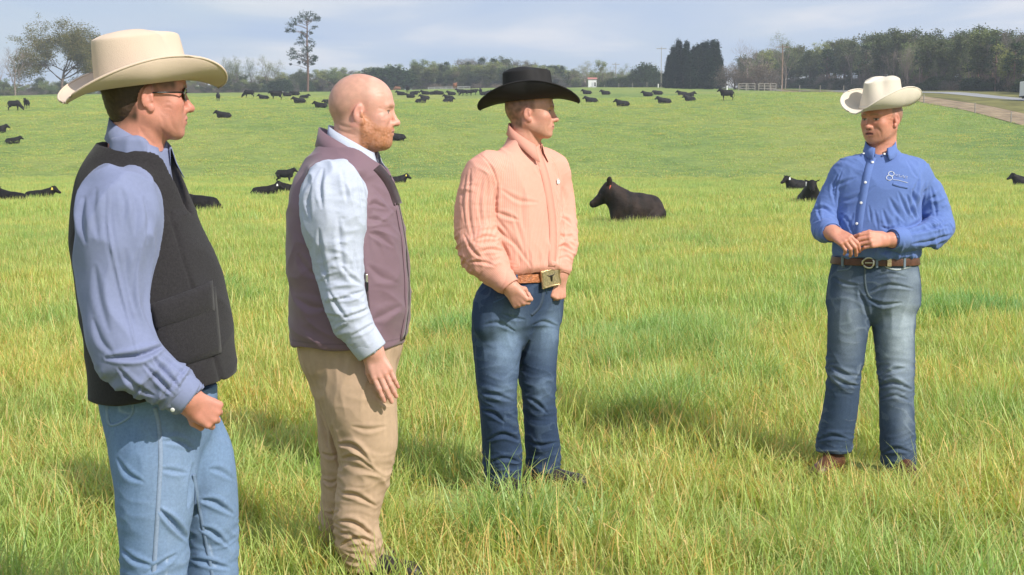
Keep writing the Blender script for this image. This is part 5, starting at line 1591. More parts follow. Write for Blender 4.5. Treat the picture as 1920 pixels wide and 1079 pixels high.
# ================================================================ man in the pale hat on the right
def man_pale_hat():
    m = Man(1635, 6.70, 'man in a cream cowboy hat, bright blue shirt and faded jeans, talking on the right')
    ang = math.radians(-102)
    F = np.array([math.cos(ang), math.sin(ang), 0]); L = np.array([-F[1], F[0], 0]); P = m.P
    H = Head(P(1652, 222, .0), math.radians(-140), math.radians(-5), 0, 1.0)
    nb = P(1652, 282, .03)
    RA = arm_nodes(m, [(1590, 308, .02, .055), (1565, 355, .03, .050), (1545, 408, .0, .044), (1547, 420, -.05, .042), (1556, 434, -.15, .034), (1562, 438, -.19, .030)])
    LA = arm_nodes(m, [(1715, 308, .03, .055), (1745, 365, .04, .050), (1762, 425, .0, .044), (1745, 440, -.06, .042), (1690, 450, -.18, .034), (1672, 450, -.21, .030)])
    torso = [tuple(P(1648, 320)) + (.08,), tuple(P(1644, 400)) + (.10,), tuple(P(1640, 510)) + (.10,)]
    legs = [[tuple(P(1590, 540)) + (.07,), tuple(P(1582, 700)) + (.045,), tuple(P(1562, 845)) + (.035,)], [tuple(P(1680, 540)) + (.07,), tuple(P(1682, 700)) + (.045,), tuple(P(1686, 870, -.05)) + (.035,)]]
    o = dict(lines=[([(1640, 238), (1650, 246), (1652, 258)], 1.8, .004), ([(1617, 240), (1614, 248), (1616, 256)], 1.5, .003), ([(1672, 236), (1668, 250), (1660, 262)], 2.2, .0035), ([(1664, 220), (1670, 219), (1676, 222)], 1.3, .002), ([(1664, 225), (1670, 226), (1676, 230)], 1.3, .002), ([(1632, 224), (1642, 228), (1650, 226)], 1.5, .0025), ([(1660, 268), (1668, 262), (1676, 252)], 2.0, .003)], skin=(.57, .255, .175), hair=(.22, .14, .10), hair_w=.8, hairline=.05, flush=(.58, .19, .13), brow=(.28, .17, .11), open=.0045, stubble=(.36, .22, .16), stubble_w=.2, nose=.95, lip=(.46, .15, .12))
    hands = [dict(wrist=P(1560, 437, -.19), d=P(1584, 450, -.25) - P(1560, 437, -.19), palm=(-.05, .85, -.45), thumb_side=-1, curls=((.55, .75, .3), (.7, .8, .3), (.8, .85, .35), (.85, .9, .35)), thumb=((.75, .45, .45), (1.0, -.1, .3)), spread=.0),
             dict(wrist=P(1660, 450, -.22), d=P(1624, 450, -.27) - P(1660, 450, -.22), palm=(-.10, .85, -.30), thumb_side=1, curls=((.6, .70, .3), (.7, .8, .3), (.8, .85, .35), (.85, .9, .35)), thumb=((.8, .35, .45), (1.0, -.1, .3)), spread=.0)]
    for q in hands: q['zl'] = .11; q['zh'] = .08
    body(m, H, nb, torso, [RA, LA], hands, legs, o, h=.0029, nr=.060)
    rows = [m.row(*r, rt, ang) for *r, rt in ((484, 1566, 1716, .70), (500, 1562, 1718, .67), (530, 1556, 1722, .60), (560, 1553, 1722, .51), (572, 1553, 1721, .47))]
    lg = [[tuple(P(1593, 560)) + (.094,), tuple(P(1590, 620)) + (.086,), tuple(P(1584, 680)) + (.078,), tuple(P(1582, 712, -.01)) + (.076,), tuple(P(1577, 760, .0)) + (.078,), tuple(P(1568, 810, .01)) + (.080,), tuple(P(1560, 860, .01)) + (.080,)],
          [tuple(P(1678, 560)) + (.094,), tuple(P(1676, 620)) + (.088,), tuple(P(1680, 680)) + (.080,), tuple(P(1681, 712, -.02)) + (.078,), tuple(P(1681, 760, -.03)) + (.078,), tuple(P(1683, 820, -.04)) + (.080,), tuple(P(1686, 885, -.05)) + (.080,)]]
    hem = [(P(1560, 846), m.z(847)), (P(1686, 875, -.05), m.z(876, -.05))]
    seams = [([P(1638, 545, -.15), P(1634, 590, -.13), P(1630, 610, -.1)], .006, .6), ([P(1720, 560, 0), P(1714, 640, -.02), P(1712, 720, -.02), P(1712, 800, -.02), P(1714, 870, -.04)], .005, .5),
             ([P(1682, 700, -.12), P(1684, 800, -.13), P(1688, 870, -.14)], .003, .35), ([P(1577, 700, -.1), P(1572, 800, -.1)], .003, .25)]
    jo, S = jeans(m, rows, lg, hem, DENIM, (.045, .072, .125), ang, 13.0, fade=(.36, .43, .50),  # worn fade, plus painted light: his left leg sunlit, right leg shaded
                  fades=[(P(1690, 620, -.1), .085, .27, 1.0), (P(1590, 610, -.1), .07, .20, .45), (P(1685, 710, -.1), .06, .07, .5), (P(1585, 700, -.1), .06, .05, .3), (P(1700, 520, -.1), .09, .06, .55), (P(1694, 790, -.1), .035, .12, .35)], seams=seams, amp=.007, kneez=m.z(703), light=(.42, .46, .48), knee_amp=1.0, lines=[([(1643, 727), (1674, 718), (1709, 731)], 3.4, .018), ([(1655, 704), (1674, 695), (1698, 690)], 3.0, .012), ([(1558, 688), (1585, 702), (1614, 706)], 3.2, .014), ([(1560, 706), (1585, 720), (1610, 724)], 3.0, .014), ([(1630, 548), (1668, 535), (1712, 542)], 2.8, .009), ([(1628, 562), (1655, 572), (1690, 568)], 3.0, .011), ([(1655, 850), (1680, 842), (1706, 848)], 3.0, .012), ([(1560, 520), (1585, 532), (1612, 536)], 2.6, .007), ([(1532, 826), (1560, 818), (1590, 824)], 3.0, .012), ([(1650, 750), (1678, 742), (1705, 752)], 2.6, .009), ([(1640, 520), (1670, 514), (1700, 520)], 2.4, .006), ([(1629, 600), (1620, 570), (1610, 545)], 3.0, .009)])
    srows = [m.row(*r, rt, ang) for *r, rt in ((482, 1568, 1714, .76), (476, 1564, 1720, .80), (450, 1562, 1722, .82), (420, 1562, 1722, .80), (380, 1566, 1724, .74), (345, 1568, 1728, .66), (318, 1580, 1722, .58), (300, 1600, 1704, .54), (288, 1618, 1688, .60), (276, 1626, 1678, .85))]
    RS = arm_nodes(m, [(1600, 319, .02, .060), (1580, 343, .03, .066), (1562, 370, .02, .062), (1548, 405, .0, .060), (1545, 424, -.05, .058), (1551, 432, -.12, .048), (1558, 436, -.17, .041)])
    LS = arm_nodes(m, [(1700, 319, .02, .062), (1722, 343, .03, .070), (1742, 370, .03, .074), (1756, 408, .01, .070), (1760, 430, -.04, .066), (1738, 440, -.10, .056), (1700, 448, -.16, .047), (1676, 449, -.20, .042)])
    lo, hi = box_of(*RS, *LS, *[(r[1], r[2], r[0]) for r in srows], m=.13)
    v = Vol(lo, hi, .0048)
    v.add(loft(srows, ang, 2.25), k=0)
    for A in (RS, LS):
        B = cr_interp(A, 3)
        for i, (a, b) in enumerate(zip(B[:-1], B[1:])): v.put(cap(a[:3], b[:3], a[3], b[3]), .05 if i < 3 else .012)
    v.cut(ell(P(1650, 270, -.03), (.060, .058, .050)), k=.01)
    for A in (RS, LS):
        e = np.array(A[-1][:3]); d = e - np.array(A[-2][:3]); v.cut(cap(e, e + d * 2, .036, .05), k=.002)
    W, Q = v.mesh(1); Nn = vnormals(W, Q)
    W = sleeve_folds(W, Nn, np.array([list(a) for a in LS]), .030, 14.0, P(1745, 425, -.05))
    W = sleeve_folds(W, Nn, np.array([list(a) for a in RS]), .020, 18.0, P(1545, 415, -.05))
    # drag lines that fan from his left armpit and across the belly
    W = creases(m, W, Nn, [([(1722, 338), (1713, 365), (1708, 402)], 3.2, .016), ([(1711, 356), (1718, 385), (1724, 408)], 3.0, .016), ([(1700, 366), (1706, 388), (1716, 410)], 2.6, .011),
        ([(1668, 372), (1680, 395), (1697, 416)], 3.4, .010), ([(1684, 360), (1694, 385), (1702, 405)], 2.6, .009), ([(1735, 345), (1726, 375), (1722, 400)], 3.0, .012),
        ([(1698, 440), (1735, 431), (1777, 424)], 3.0, .013), ([(1710, 457), (1745, 452), (1782, 440)], 2.8, .012), ([(1728, 420), (1752, 428), (1780, 412)], 2.6, .010), ([(1700, 428), (1725, 418), (1745, 400)], 3.4, .012), ([(1740, 462), (1762, 458), (1778, 448)], 2.2, .008),
        ([(1522, 394), (1545, 391), (1563, 404)], 2.6, .010), ([(1524, 418), (1545, 408), (1560, 414)], 2.4, .009), ([(1562, 352), (1578, 344), (1604, 334)], 2.8, .007), ([(1570, 330), (1562, 355), (1566, 385)], 2.6, .010),
        ([(1640, 395), (1646, 430)], 2.4, .006), ([(1655, 392), (1666, 430)], 2.6, .007), ([(1629, 385), (1633, 418)], 2.0, .005), ([(1600, 400), (1592, 425)], 2.4, .005), ([(1690, 420), (1670, 430), (1650, 425)], 2.4, .006), ([(1575, 400), (1590, 415), (1600, 440)], 2.6, .006),
        ([(1690, 478), (1670, 470), (1650, 474)], 2.4, .006), ([(1600, 478), (1580, 470), (1568, 460)], 2.4, .006), ([(1724, 318), (1722, 345), (1714, 375)], 1.5, .007), ([(1580, 318), (1568, 350), (1565, 382)], 1.5, .007), ([(1640, 350), (1600, 372), (1575, 378)], 3.0, .005), ([(1745, 350), (1752, 380), (1756, 408)], 2.6, .008), ([(1536, 370), (1534, 395), (1540, 415)], 2.4, .007), ([(1700, 300), (1712, 322), (1722, 335)], 2.4, .005)])
    low = sstep(m.z(400), m.z(470), W[:, 2])
    q = W * np.array([11, 11, 5.]); q[:, 2] += q[:, 0] * .6; W = W + Nn * (.012 * low * (rid(q, 16.0) - .3))[:, None]
    W = folds(W, Nn, .0035, .10, (.3, 0, 1), .5, 22.0)
    base = np.array((.125, .195, .455))
    C = np.tile(base, (len(W), 1)) * (1 + .05 * pn(W * 6, 2.)[:, None])
    me = mesh_from(W, Q, 'shirt'); set_col(me, C); sh = m.part('shirt', me, OXFORD); SS = Surf(W, Q)
    pl = [P(1636, 296, -.2), P(1628, 320, -.2), P(1622, 350, -.2), P(1616, 385, -.2), P(1610, 430, -.2), P(1606, 476, -.2)]
    strip_on('placket', m, OXFORD, SS, pl, None, .034, sh, base * 1.03, lift=.003)
    for px, py in ((1636, 306), (1623, 343), (1615, 381), (1607, 420)):
        p, n_ = SS.snap(P(px, py, -.2), None, .0055); disc(m, 'button', BUTTON, p, n_, .0066, .002, sh)
    collar(m, OXFORD, P(1651, 276, .0), ang, .066, .064, sh, base * 1.02, h=.038, pt=.018, gap=.42, slope=.42, flare=.010, rise=.024)
    for px, py in ((1620, 292), (1658, 292)):
        p, n_ = SS.snap(P(px, py, -.2), None, .012); disc(m, 'collar_button', BUTTON, p, n_, .0055, .002, sh)
    for A in (RS, LS):
        a, b = np.array(A[-2][:3]), np.array(A[-1][:3]); d = nrm(b - a); n1 = nrm(np.cross(d, [0, .3, 1])); n2 = np.cross(d, n1); r_ = A[-1][3] + .003
        R_ = [[tuple(b + d * t + (n1 * math.cos(6.283*k/24) * 1.08 + n2 * math.sin(6.283*k/24)) * (r_ + g)) for k in range(24)] for t, g in ((-.060, .002), (-.054, .0045), (.008, .001), (.012, -.001))]
        ribbon('cuff', m, OXFORD, R_, sh, .003, closed=True, colour=base * 1.03)
    # chest pocket and the stitched emblem with its lettering above it
    strip_on('pocket_edge', m, OXFORD, SS, [P(1674, 345, -.2), P(1686, 349, -.2), P(1702, 352, -.2)], None, .012, sh, base * .95, lift=.003)
    U = np.array([0, 0, 1.])
    def lg_pt(px, py): return SS.snap(P(px, py, -.2), None, .0018)[0]
    for cx, cy, rx in ((1671, 326.5, 5.2), (1667.5, 334, 5.6)):
        ring_tube(m, 'emblem_ring', THREAD, [lg_pt(cx + rx * math.cos(a), cy - .85 * rx * math.sin(a)) for a in np.linspace(0, 6.2832, 19)[:-1]], .0016, sh)
    rng = random.Random(8); V, Fc = [], []
    glyphs = ['n', 'o', 'i', 'r', 'a', 't', 'c', 'n']
    def stroke(pts, r=.0008): tube(V, Fc, [Vector(lg_pt(*p)) for p in pts], [r] * len(pts), 4)
    x = 1677.5
    for i in range(7):
        y0 = 331 + i * .75; hh = 4.2
        k = i % 4
        if k == 0: stroke([(x, y0 - hh), (x, y0), (x, y0 - hh), (x + 2.2, y0 - hh), (x + 2.4, y0)])
        elif k == 1: stroke([(x + 2.2, y0 - hh), (x, y0 - hh * .6), (x + .2, y0), (x + 2.3, y0)])
        elif k == 2: stroke([(x + 1, y0 - hh), (x + 1, y0)]); stroke([(x, y0 - hh), (x + 2.3, y0 - hh)])
        else: stroke([(x, y0), (x + 1.2, y0 - hh), (x + 2.4, y0)]); stroke([(x + .5, y0 - 1.6), (x + 1.9, y0 - 1.6)])
        x += 3.6
    stroke([(1674, 337.5), (1684, 338.5), (1694, 341), (1702, 343.5)], .0013)
    m.part('emblem_lettering', mesh_from([tuple(q) for q in V], Fc, 'lettering'), THREAD, sh)
    zb = m.z(488)
    bl = belt(m, rows, zb, .034, ang, LEATHER_B, .008)
    rr = rows[0]; bc = np.array([rr[1], rr[2], zb]) + F * (rr[4] + .016) - L * .033
    bc[2] -= .002
    ring_tube(m, 'buckle', SILVER, [bc + L * .026 * math.cos(a) * (1 - .2 * math.cos(a)) + U * .024 * math.sin(a) for a in np.linspace(0, 6.283, 21)[:-1]], .0045, bl)
    small_box(m, 'buckle_tongue', SILVER, bc + F * .003, (.020, .002, .003), [L, F, U], bl)
    p = np.array([rr[1], rr[2], zb]) + F * (rr[4] + .013) + L * .058
    small_box(m, 'keeper', GOLD, p, (.010, .004, .019), [L, F, U], bl)
    loopm = simple_mat('faded_denim_loop', (.17, .22, .27), .9)
    for px in (1644, 1694, 1582):
        p, n_ = S.snap(P(px, 497, -.2), None, .006); small_box(m, 'belt_loop', loopm, (p[0], p[1], zb), (.006, .009, .025), [np.cross(n_, U), n_, U], jo)
    strip_on('pocket_edge', m, DENIM, S, [P(1656, 492, -.2), P(1664, 502, -.2), P(1684, 506, -.2), P(1708, 500, -.2)], None, .008, jo, (.45, .50, .52), lift=.002)
    strip_on('pocket_edge', m, DENIM, S, [P(1600, 494, -.2), P(1590, 505, -.2), P(1570, 508, -.2)], None, .008, jo, (.14, .19, .25), lift=.002)  # darker than the other edge, matching the shade painted into this leg
    strip_on('fly', m, DENIM, S, [P(1622, 500, -.2), P(1622, 530, -.2), P(1627, 552, -.2), P(1634, 560, -.2)], None, .010, jo, (.10, .13, .16), lift=.0010)
    b1 = boot(m, P(1562, 845, .0), (-.55, -.85), LEATHER_B); b2 = boot(m, P(1688, 872, -.05), (.05, -1), LEATHER_B)
    cowboy_hat(m, H, FELT_W, c=(-.006, 0, .048), tilt=.02, L=.112, B=.095, ht=.148, brim=.086, side=.092, dip=.010, sidew=.094, side_in=.48)
    # wedding ring on his left ring finger
    kn, tp = m.tips[1]
    return m
# ================================================================ bald man with the vest
def man_bald():
    m = Man(670, 5.06, 'bald man with a short ginger beard wearing a mauve zip vest and khaki trousers')
    ang = math.radians(-10); P = m.P
    F = np.array([math.cos(ang), math.sin(ang), 0]); L = np.array([-F[1], F[0], 0]); U = np.array([0, 0, 1.])
    H = Head(P(682, 209, .0), math.radians(2), math.radians(-3), 0, 1.08)
    nb = P(655, 292, .01)
    RAn = [(628, 350, -.17, .065), (632, 430, -.20, .055), (638, 510, -.22, .050), (664, 600, -.23, .040), (694, 650, -.22, .032), (698, 658, -.22, .031)]
    LAn = [(640, 350, .19, .06), (640, 430, .22, .05), (650, 520, .23, .045), (680, 600, .22, .038), (695, 640, .20, .032), (700, 648, .20, .030)]
    RA, LA = arm_nodes(m, RAn), arm_nodes(m, LAn)
    torso = [tuple(P(645, 350)) + (.09,), tuple(P(650, 450)) + (.12,), tuple(P(655, 650)) + (.12,)]
    legs = [[tuple(P(660, 700, -.10)) + (.07,), tuple(P(688, 850, -.09)) + (.045,), tuple(P(680, 1040, -.08)) + (.035,)], [tuple(P(650, 700, .10)) + (.07,), tuple(P(640, 850, .10)) + (.045,), tuple(P(632, 985, .12)) + (.035,)]]
    o = dict(lines=[([(732, 226), (726, 238), (724, 250)], 2.0, .004), ([(634, 232), (646, 238), (660, 240)], 2.4, .004), ([(636, 244), (650, 250), (668, 254)], 2.4, .003), ([(718, 206), (712, 203), (706, 204)], 1.5, .0022), ([(718, 211), (712, 212), (706, 216)], 1.5, .0022), ([(730, 213), (722, 220), (716, 224)], 1.8, .0022), ([(724, 178), (714, 176), (704, 178)], 1.6, .0015), ([(726, 170), (714, 167), (702, 170)], 1.6, .0015), ([(690, 282), (676, 286), (664, 294)], 2.6, .004)], skin=(.64, .335, .26), hair=(.42, .24, .17), hair_w=.62, hairline=.06, flush=(.66, .26, .21), beard=(.44, .185, .09), brow=(.45, .24, .15), brow_w=.5, jaw=1.12, fat=.008, nose=.95, lip=(.55, .24, .20), ear=(.66, .28, .23))
    hands = [dict(wrist=P(698, 658, -.22), d=P(712, 690, -.23) - P(698, 658, -.22), palm=(-.10, .95, 0), thumb_side=1, curls=((.12, .20, .12), (.15, .25, .12), (.18, .28, .15), (.22, .30, .15)), thumb=((.9, .35, .45), (1., .1, .3)), spread=.012, zl=.22),
             dict(wrist=P(700, 648, .20), d=P(706, 680, .20) - P(700, 648, .20), palm=(-.1, -.9, 0), thumb_side=-1, curls=((.3, .5, .3),) * 4, thumb=((.9, .35, .45), (1., .1, .3)), zl=.2)]
    body(m, H, nb, torso, [RA, LA], hands, legs, o, h=.0027, nr=.072)
    rows = [m.row(*r, rt, ang) for *r, rt in ((626, 558, 752, .95), (650, 562, 752, .95), (680, 568, 744, .92), (710, 582, 738, .88), (740, 592, 736, .85))]
    lg = [[tuple(P(668, 700, -.07)) + (.128,), tuple(P(675, 760, -.085)) + (.120,), tuple(P(688, 830, -.09)) + (.100,), tuple(P(684, 880, -.09)) + (.090,), tuple(P(675, 930, -.09)) + (.080,), tuple(P(667, 985, -.09)) + (.076,), tuple(P(678, 1030, -.08)) + (.072,), tuple(P(684, 1085, -.08)) + (.068,)],
          [tuple(P(650, 700, .09)) + (.115,), tuple(P(650, 760, .10)) + (.105,), tuple(P(650, 850, .10)) + (.092,), tuple(P(644, 920, .11)) + (.080,), tuple(P(638, 980, .12)) + (.070,), tuple(P(642, 1050, .12)) + (.065,)]]
    hem = [(P(684, 1068, -.08), m.z(1064, -.08)), (P(640, 1020, .12), m.z(1010, .12))]
    seams = [([P(640, 660, -.25), P(655, 720, -.25), P(680, 790, -.25), P(690, 860, -.22), P(686, 920, -.2), P(674, 1000, -.18)], .0045, .45),
             ([P(622, 648, -.2), P(640, 664, -.25), P(655, 655, -.25)], .005, .5)]
    jo, S = jeans(m, rows, lg, hem, KHAKI, (.46, .325, .225), ang, 23.0, h=.005, fade=(.52, .38, .25), fades=[(P(700, 800, -.1), .1, .2, .5)], seams=seams, amp=.009, kneez=m.z(880), light=(.34, .22, .13), knee_amp=.8, stack=1.4, name='trousers', lines=[([(636, 832), (665, 838), (694, 868)], 4.0, .018), ([(640, 860), (668, 858), (700, 880)], 3.6, .014), ([(622, 800), (630, 840), (640, 880)], 4.0, .014), ([(634, 978), (665, 982), (704, 1010)], 3.8, .018), ([(640, 1024), (668, 1010), (702, 1018)], 3.6, .018), ([(636, 1000), (660, 1004), (690, 1030)], 3.2, .014), ([(700, 735), (716, 752), (732, 760)], 3.6, .008), ([(640, 925), (668, 930), (705, 950)], 3.6, .012), ([(603, 850), (620, 856), (636, 850)], 3.0, .012), ([(605, 900), (620, 906), (634, 900)], 3.0, .012), ([(606, 960), (620, 966), (634, 958)], 3.0, .012), ([(600, 780), (610, 810), (616, 840)], 3.4, .010), ([(660, 800), (690, 806), (724, 800)], 3.6, .007)])
    # ---- shirt (sleeves, what shows at the collar)
    core = [m.row(*r, rt, ang) for *r, rt in ((620, 562, 748, .95), (560, 560, 752, .95), (480, 556, 750, .95), (400, 560, 740, 1.0), (350, 572, 722, 1.12), (320, 590, 705, 1.20), (300, 604, 696, 1.1), (282, 612, 692, .95), (268, 618, 692, .85))]
    RS = arm_nodes(m, [(628, 352, -.155, .090), (627, 380, -.175, .104), (626, 415, -.19, .106), (632, 460, -.20, .090), (637, 505, -.21, .078), (645, 555, -.215, .072), (660, 600, -.22, .064), (680, 634, -.22, .052), (694, 654, -.22, .043)])
    LS = arm_nodes(m, [(640, 352, .17, .085), (640, 420, .21, .085), (650, 520, .22, .07), (680, 600, .21, .055), (698, 640, .20, .043)])
    lo, hi = box_of(*RS, *LS, *[(r[1], r[2], r[0]) for r in core], m=.14)
    v = Vol(lo, hi, .0048)
    v.add(loft(core, ang, 2.2, -.012), k=0)
    for A in (RS, LS):
        B = cr_interp(A, 3)
        for i, (a, b) in enumerate(zip(B[:-1], B[1:])): v.put(cap(a[:3], b[:3], a[3], b[3]), .04 if i < 3 else .014)
    for A in (RS, LS):
        e = np.array(A[-1][:3]); d = e - np.array(A[-2][:3]); v.cut(cap(e, e + d * 2, .037, .05), k=.002)
    v.cut(ell(P(668, 274, -.0), (.068, .066, .050)), k=.01)
    W, Q = v.mesh(1); Nn = vnormals(W, Q)
    q = W * np.array([13., 13., 4.5]); q[:, 0] += W[:, 2] * 3.; q += .5 * pn(W * 6, 2.)[:, None]
    L_, d_, _ = along(np.array([list(a) for a in RS]), W)
    up = sstep(m.z(470), m.z(340), W[:, 2])
    W = W + Nn * (.011 * (rid(q, 31.) - .3) * (.55 + .6 * up))[:, None]
    W = sleeve_folds(W, Nn, np.array([list(a) for a in RS]), .018, 34.0, P(640, 530, -.25))
    W = creases(m, W, Nn, [([(583, 345), (577, 375), (582, 410)], 3.5, .010), ([(606, 318), (600, 350), (604, 390)], 4.0, .009), ([(640, 318), (648, 350), (650, 380)], 4.0, .007), ([(672, 335), (678, 370), (680, 395)], 3.5, .008), ([(634, 410), (638, 460), (646, 520)], 4.5, .008), ([(598, 430), (602, 480), (614, 530)], 4.0, .009),
        ([(678, 534), (660, 522), (640, 500)], 3.4, .010), ([(636, 562), (658, 556), (682, 546)], 3.4, .012), ([(642, 598), (668, 590), (696, 578)], 3.2, .012), ([(618, 548), (632, 575), (652, 600)], 3.4, .009), ([(660, 630), (684, 618), (706, 604)], 3.0, .010), ([(664, 470), (668, 500), (672, 520)], 3.0, .007)], wmax=P(0, 0)[1] + .05)
    base = np.array((.46, .50, .61))
    C = np.tile(base, (len(W), 1)) * (1 + .03 * pn(W * 6, 2.)[:, None])
    me = mesh_from(W, Q, 'shirt'); set_col(me, C); sh = m.part('shirt', me, CHECK)
    for A in (RS, LS):
        a, b = np.array(A[-2][:3]), np.array(A[-1][:3]); d = nrm(b - a); n1 = nrm(np.cross(d, [0, 1, .2])); n2 = np.cross(d, n1); r_ = A[-1][3] + .004
        R_ = [[tuple(b + d * t + (n1 * math.cos(6.283*k/24) * 1.1 + n2 * math.sin(6.283*k/24)) * (r_ + g)) for k in range(24)] for t, g in ((-.060, .003), (-.054, .0055), (.010, .002), (.014, .0))]
        ribbon('cuff', m, CHECK, R_, sh, .003, closed=True, colour=base * 1.02)
    collar(m, CHECK, P(664, 279, .0), ang, .086, .076, sh, base * 1.02, h=.034, pt=.018, gap=.42, slope=.55, flare=.008, rise=.034)
    # ---- vest
    vrows = [m.row(*r, rt, ang) for *r, rt in ((641, 549, 757, .92), (615, 548, 762, .92), (580, 547, 767, .92), (540, 546, 768, .93), (500, 541, 766, .94), (450, 539, 761, .97), (400, 541, 752, 1.0), (360, 547, 743, 1.08), (330, 556, 733, 1.16), (305, 570, 722, 1.15), (285, 586, 712, 1.2), (268, 600, 704, 1.3), (252, 606, 700, 1.35))]
    v = Vol(*box_of(*[(r[1], r[2], r[0]) for r in vrows], m=.30), .0045)
    v.add(loft(vrows, ang, 2.25), k=0)
    v.add(ell(P(632, 322, -.13), (.10, .07, .035)), ell(P(640, 322, .15), (.09, .07, .035)), k=.05)
    # armholes
    for sgn in (-1, 1):
        a_ = P(626, 425, .0) + L * sgn * (-.14) * -1.0
        a_ = np.array([P(624, 405, -.2)[0], P(624, 405, -.2)[1] if sgn < 0 else P(624, 405, .2)[1], P(624, 405)[2]])
        v.cut(ell(a_ + np.array([0, sgn * .03, -.005]), (.108, .115, .158)), k=.006)
    # neck opening: wide inside the stand-up collar, open down the chest
    v.cut(cap(P(640, 246, .0), P(690, 288, .0), .092, .088), k=.008)
    v.cut(cap(P(690, 290, .0), P(735, 345, -.01), .080, .016), k=.01)
    v.put(ell(P(645, 340, 0), (.02, .02, .02)), .01)
    W, Q = v.mesh(1); Nn = vnormals(W, Q)
    W = folds(W, Nn, .005, .16, (.6, 0, 1), 1.9, 41.0)
    ap = P(690, 430, -.2); d = W - ap; th = np.arctan2(d[:, 2], d[:, 0]); rad_ = np.linalg.norm(d, axis=1)
    W = W + Nn * (.010 * (1 - np.exp(-(rad_ / .06) ** 2)) * np.exp(-(rad_ / .14) ** 2) * (rid(np.stack([th * 2.2, rad_ * 2.5, rad_ * 0], 1), 5.2) - .35))[:, None]
    low = sstep(m.z(520), m.z(640), W[:, 2]); q = W * np.array([5, 5, 12.]); q[:, 2] += q[:, 0]; W = W + Nn * (.007 * low * (rid(q, 43.) - .3))[:, None]
    W = creases(m, W, Nn, [([(692, 386), (704, 382), (722, 390)], 4.0, .009), ([(694, 438), (712, 444), (736, 462)], 4.5, .008), ([(690, 410), (708, 414), (730, 418)], 4.0, .005), ([(692, 500), (716, 520), (744, 530)], 6.0, .006), ([(700, 600), (722, 590), (750, 575)], 6.0, .007), ([(560, 480), (575, 505), (600, 520)], 6.0, .007), ([(556, 560), (580, 575), (610, 578)], 6.0, .007), ([(700, 350), (720, 372), (742, 400)], 5.0, .005)], wmax=P(0, 0)[1] + .05)
    base = np.array((.185, .115, .145))
    C = np.tile(base, (len(W), 1)) * (1 + .04 * pn(W * 5, 2.)[:, None])
    inner = near(W, P(716, 300, .0), .075)[:, None] * .0
    hemm = poly_mask(W, [P(x_, 632 + 0 * x_, -.3) for x_ in (548, 600, 650, 700, 756)], .004)
    m1 = (np.abs(W[:, 2] - m.z(630)) < .0025)[:, None] * .25
    m2 = poly_mask(W, [P(690, 420, -.25), P(694, 500, -.3), P(700, 560, -.3), P(704, 635, -.3)], .022)
    m2 = (np.exp(-(((W[:, 0] - np.interp(W[:, 2], [m.z(640), m.z(560), m.z(500), m.z(430)], [P(704, 640)[0], P(701, 560)[0], P(695, 500)[0], P(688, 430)[0]])) / .0028) ** 2)) * (W[:, 2] < m.z(425)) * (Nn[:, 1] < -.2))[:, None]
    W = W - Nn * .002 * m2
    C = C * (1 - m1) * (1 - .3 * m2)
    me = mesh_from(W, Q, 'vest'); set_col(me, C); ve = m.part('vest', me, SOFTSHELL); VS = Surf(W, Q)
    # stand collar folded at the neck
    collar(m, SOFTSHELL, P(655, 284, .0), ang, .104, .084, ve, base * 1.02, h=.070, pt=.030, gap=.75, slope=.55, flare=.014, rise=.026, thick=.005)
    # front zip
    zp = [P(735, 330, -.03), P(750, 380, -.03), P(760, 440, -.03), P(766, 500, -.03), P(768, 560, -.03), P(757, 636, -.03)]
    strip_on('zipper', m, SOFTSHELL, VS, zp, nrm(F + [0, -.35, 0]), .012, ve, (.05, .035, .042), lift=.003)
    strip_on('zipper_flap', m, SOFTSHELL, VS, [p_ + np.array([0, -.035, 0]) for p_ in zp[1:]], nrm(F + [0, -.5, 0]), .030, ve, base * 1.02, lift=.003)
    strip_on('facing', m, SOFTSHELL, VS, [P(706, 314, -.2), P(720, 330, -.2), P(734, 352, -.2), P(746, 384, -.2)], None, .030, ve, (.030, .014, .018), lift=.001, thick=.001)
    # side pocket zip with its pull
    strip_on('pocket_zip', m, SOFTSHELL, VS, [P(685, 515, -.3), P(688, 545, -.3), P(692, 590, -.3)], (0.1, -1, 0), .007, ve, (.07, .045, .055), lift=.002)
    p, n_ = VS.snap(P(687, 526, -.3), (0.1, -1, 0), .006); small_box(m, 'zip_pull', SILVER, p, (.004, .002, .014), [np.cross(n_, U), n_, U], ve)
    p, n_ = VS.snap(P(688, 541, -.3), (0.1, -1, 0), .006); small_box(m, 'zip_pull', BLACK_P, p, (.004, .002, .016), [np.cross(n_, U), n_, U], ve)
    boot(m, P(684, 1066, -.08), (.95, -.2), LEATHER_D, h=.10, name='shoe'); boot(m, P(634, 1040, .12), (.95, -.1), LEATHER_D, h=.10, name='shoe')
    return m
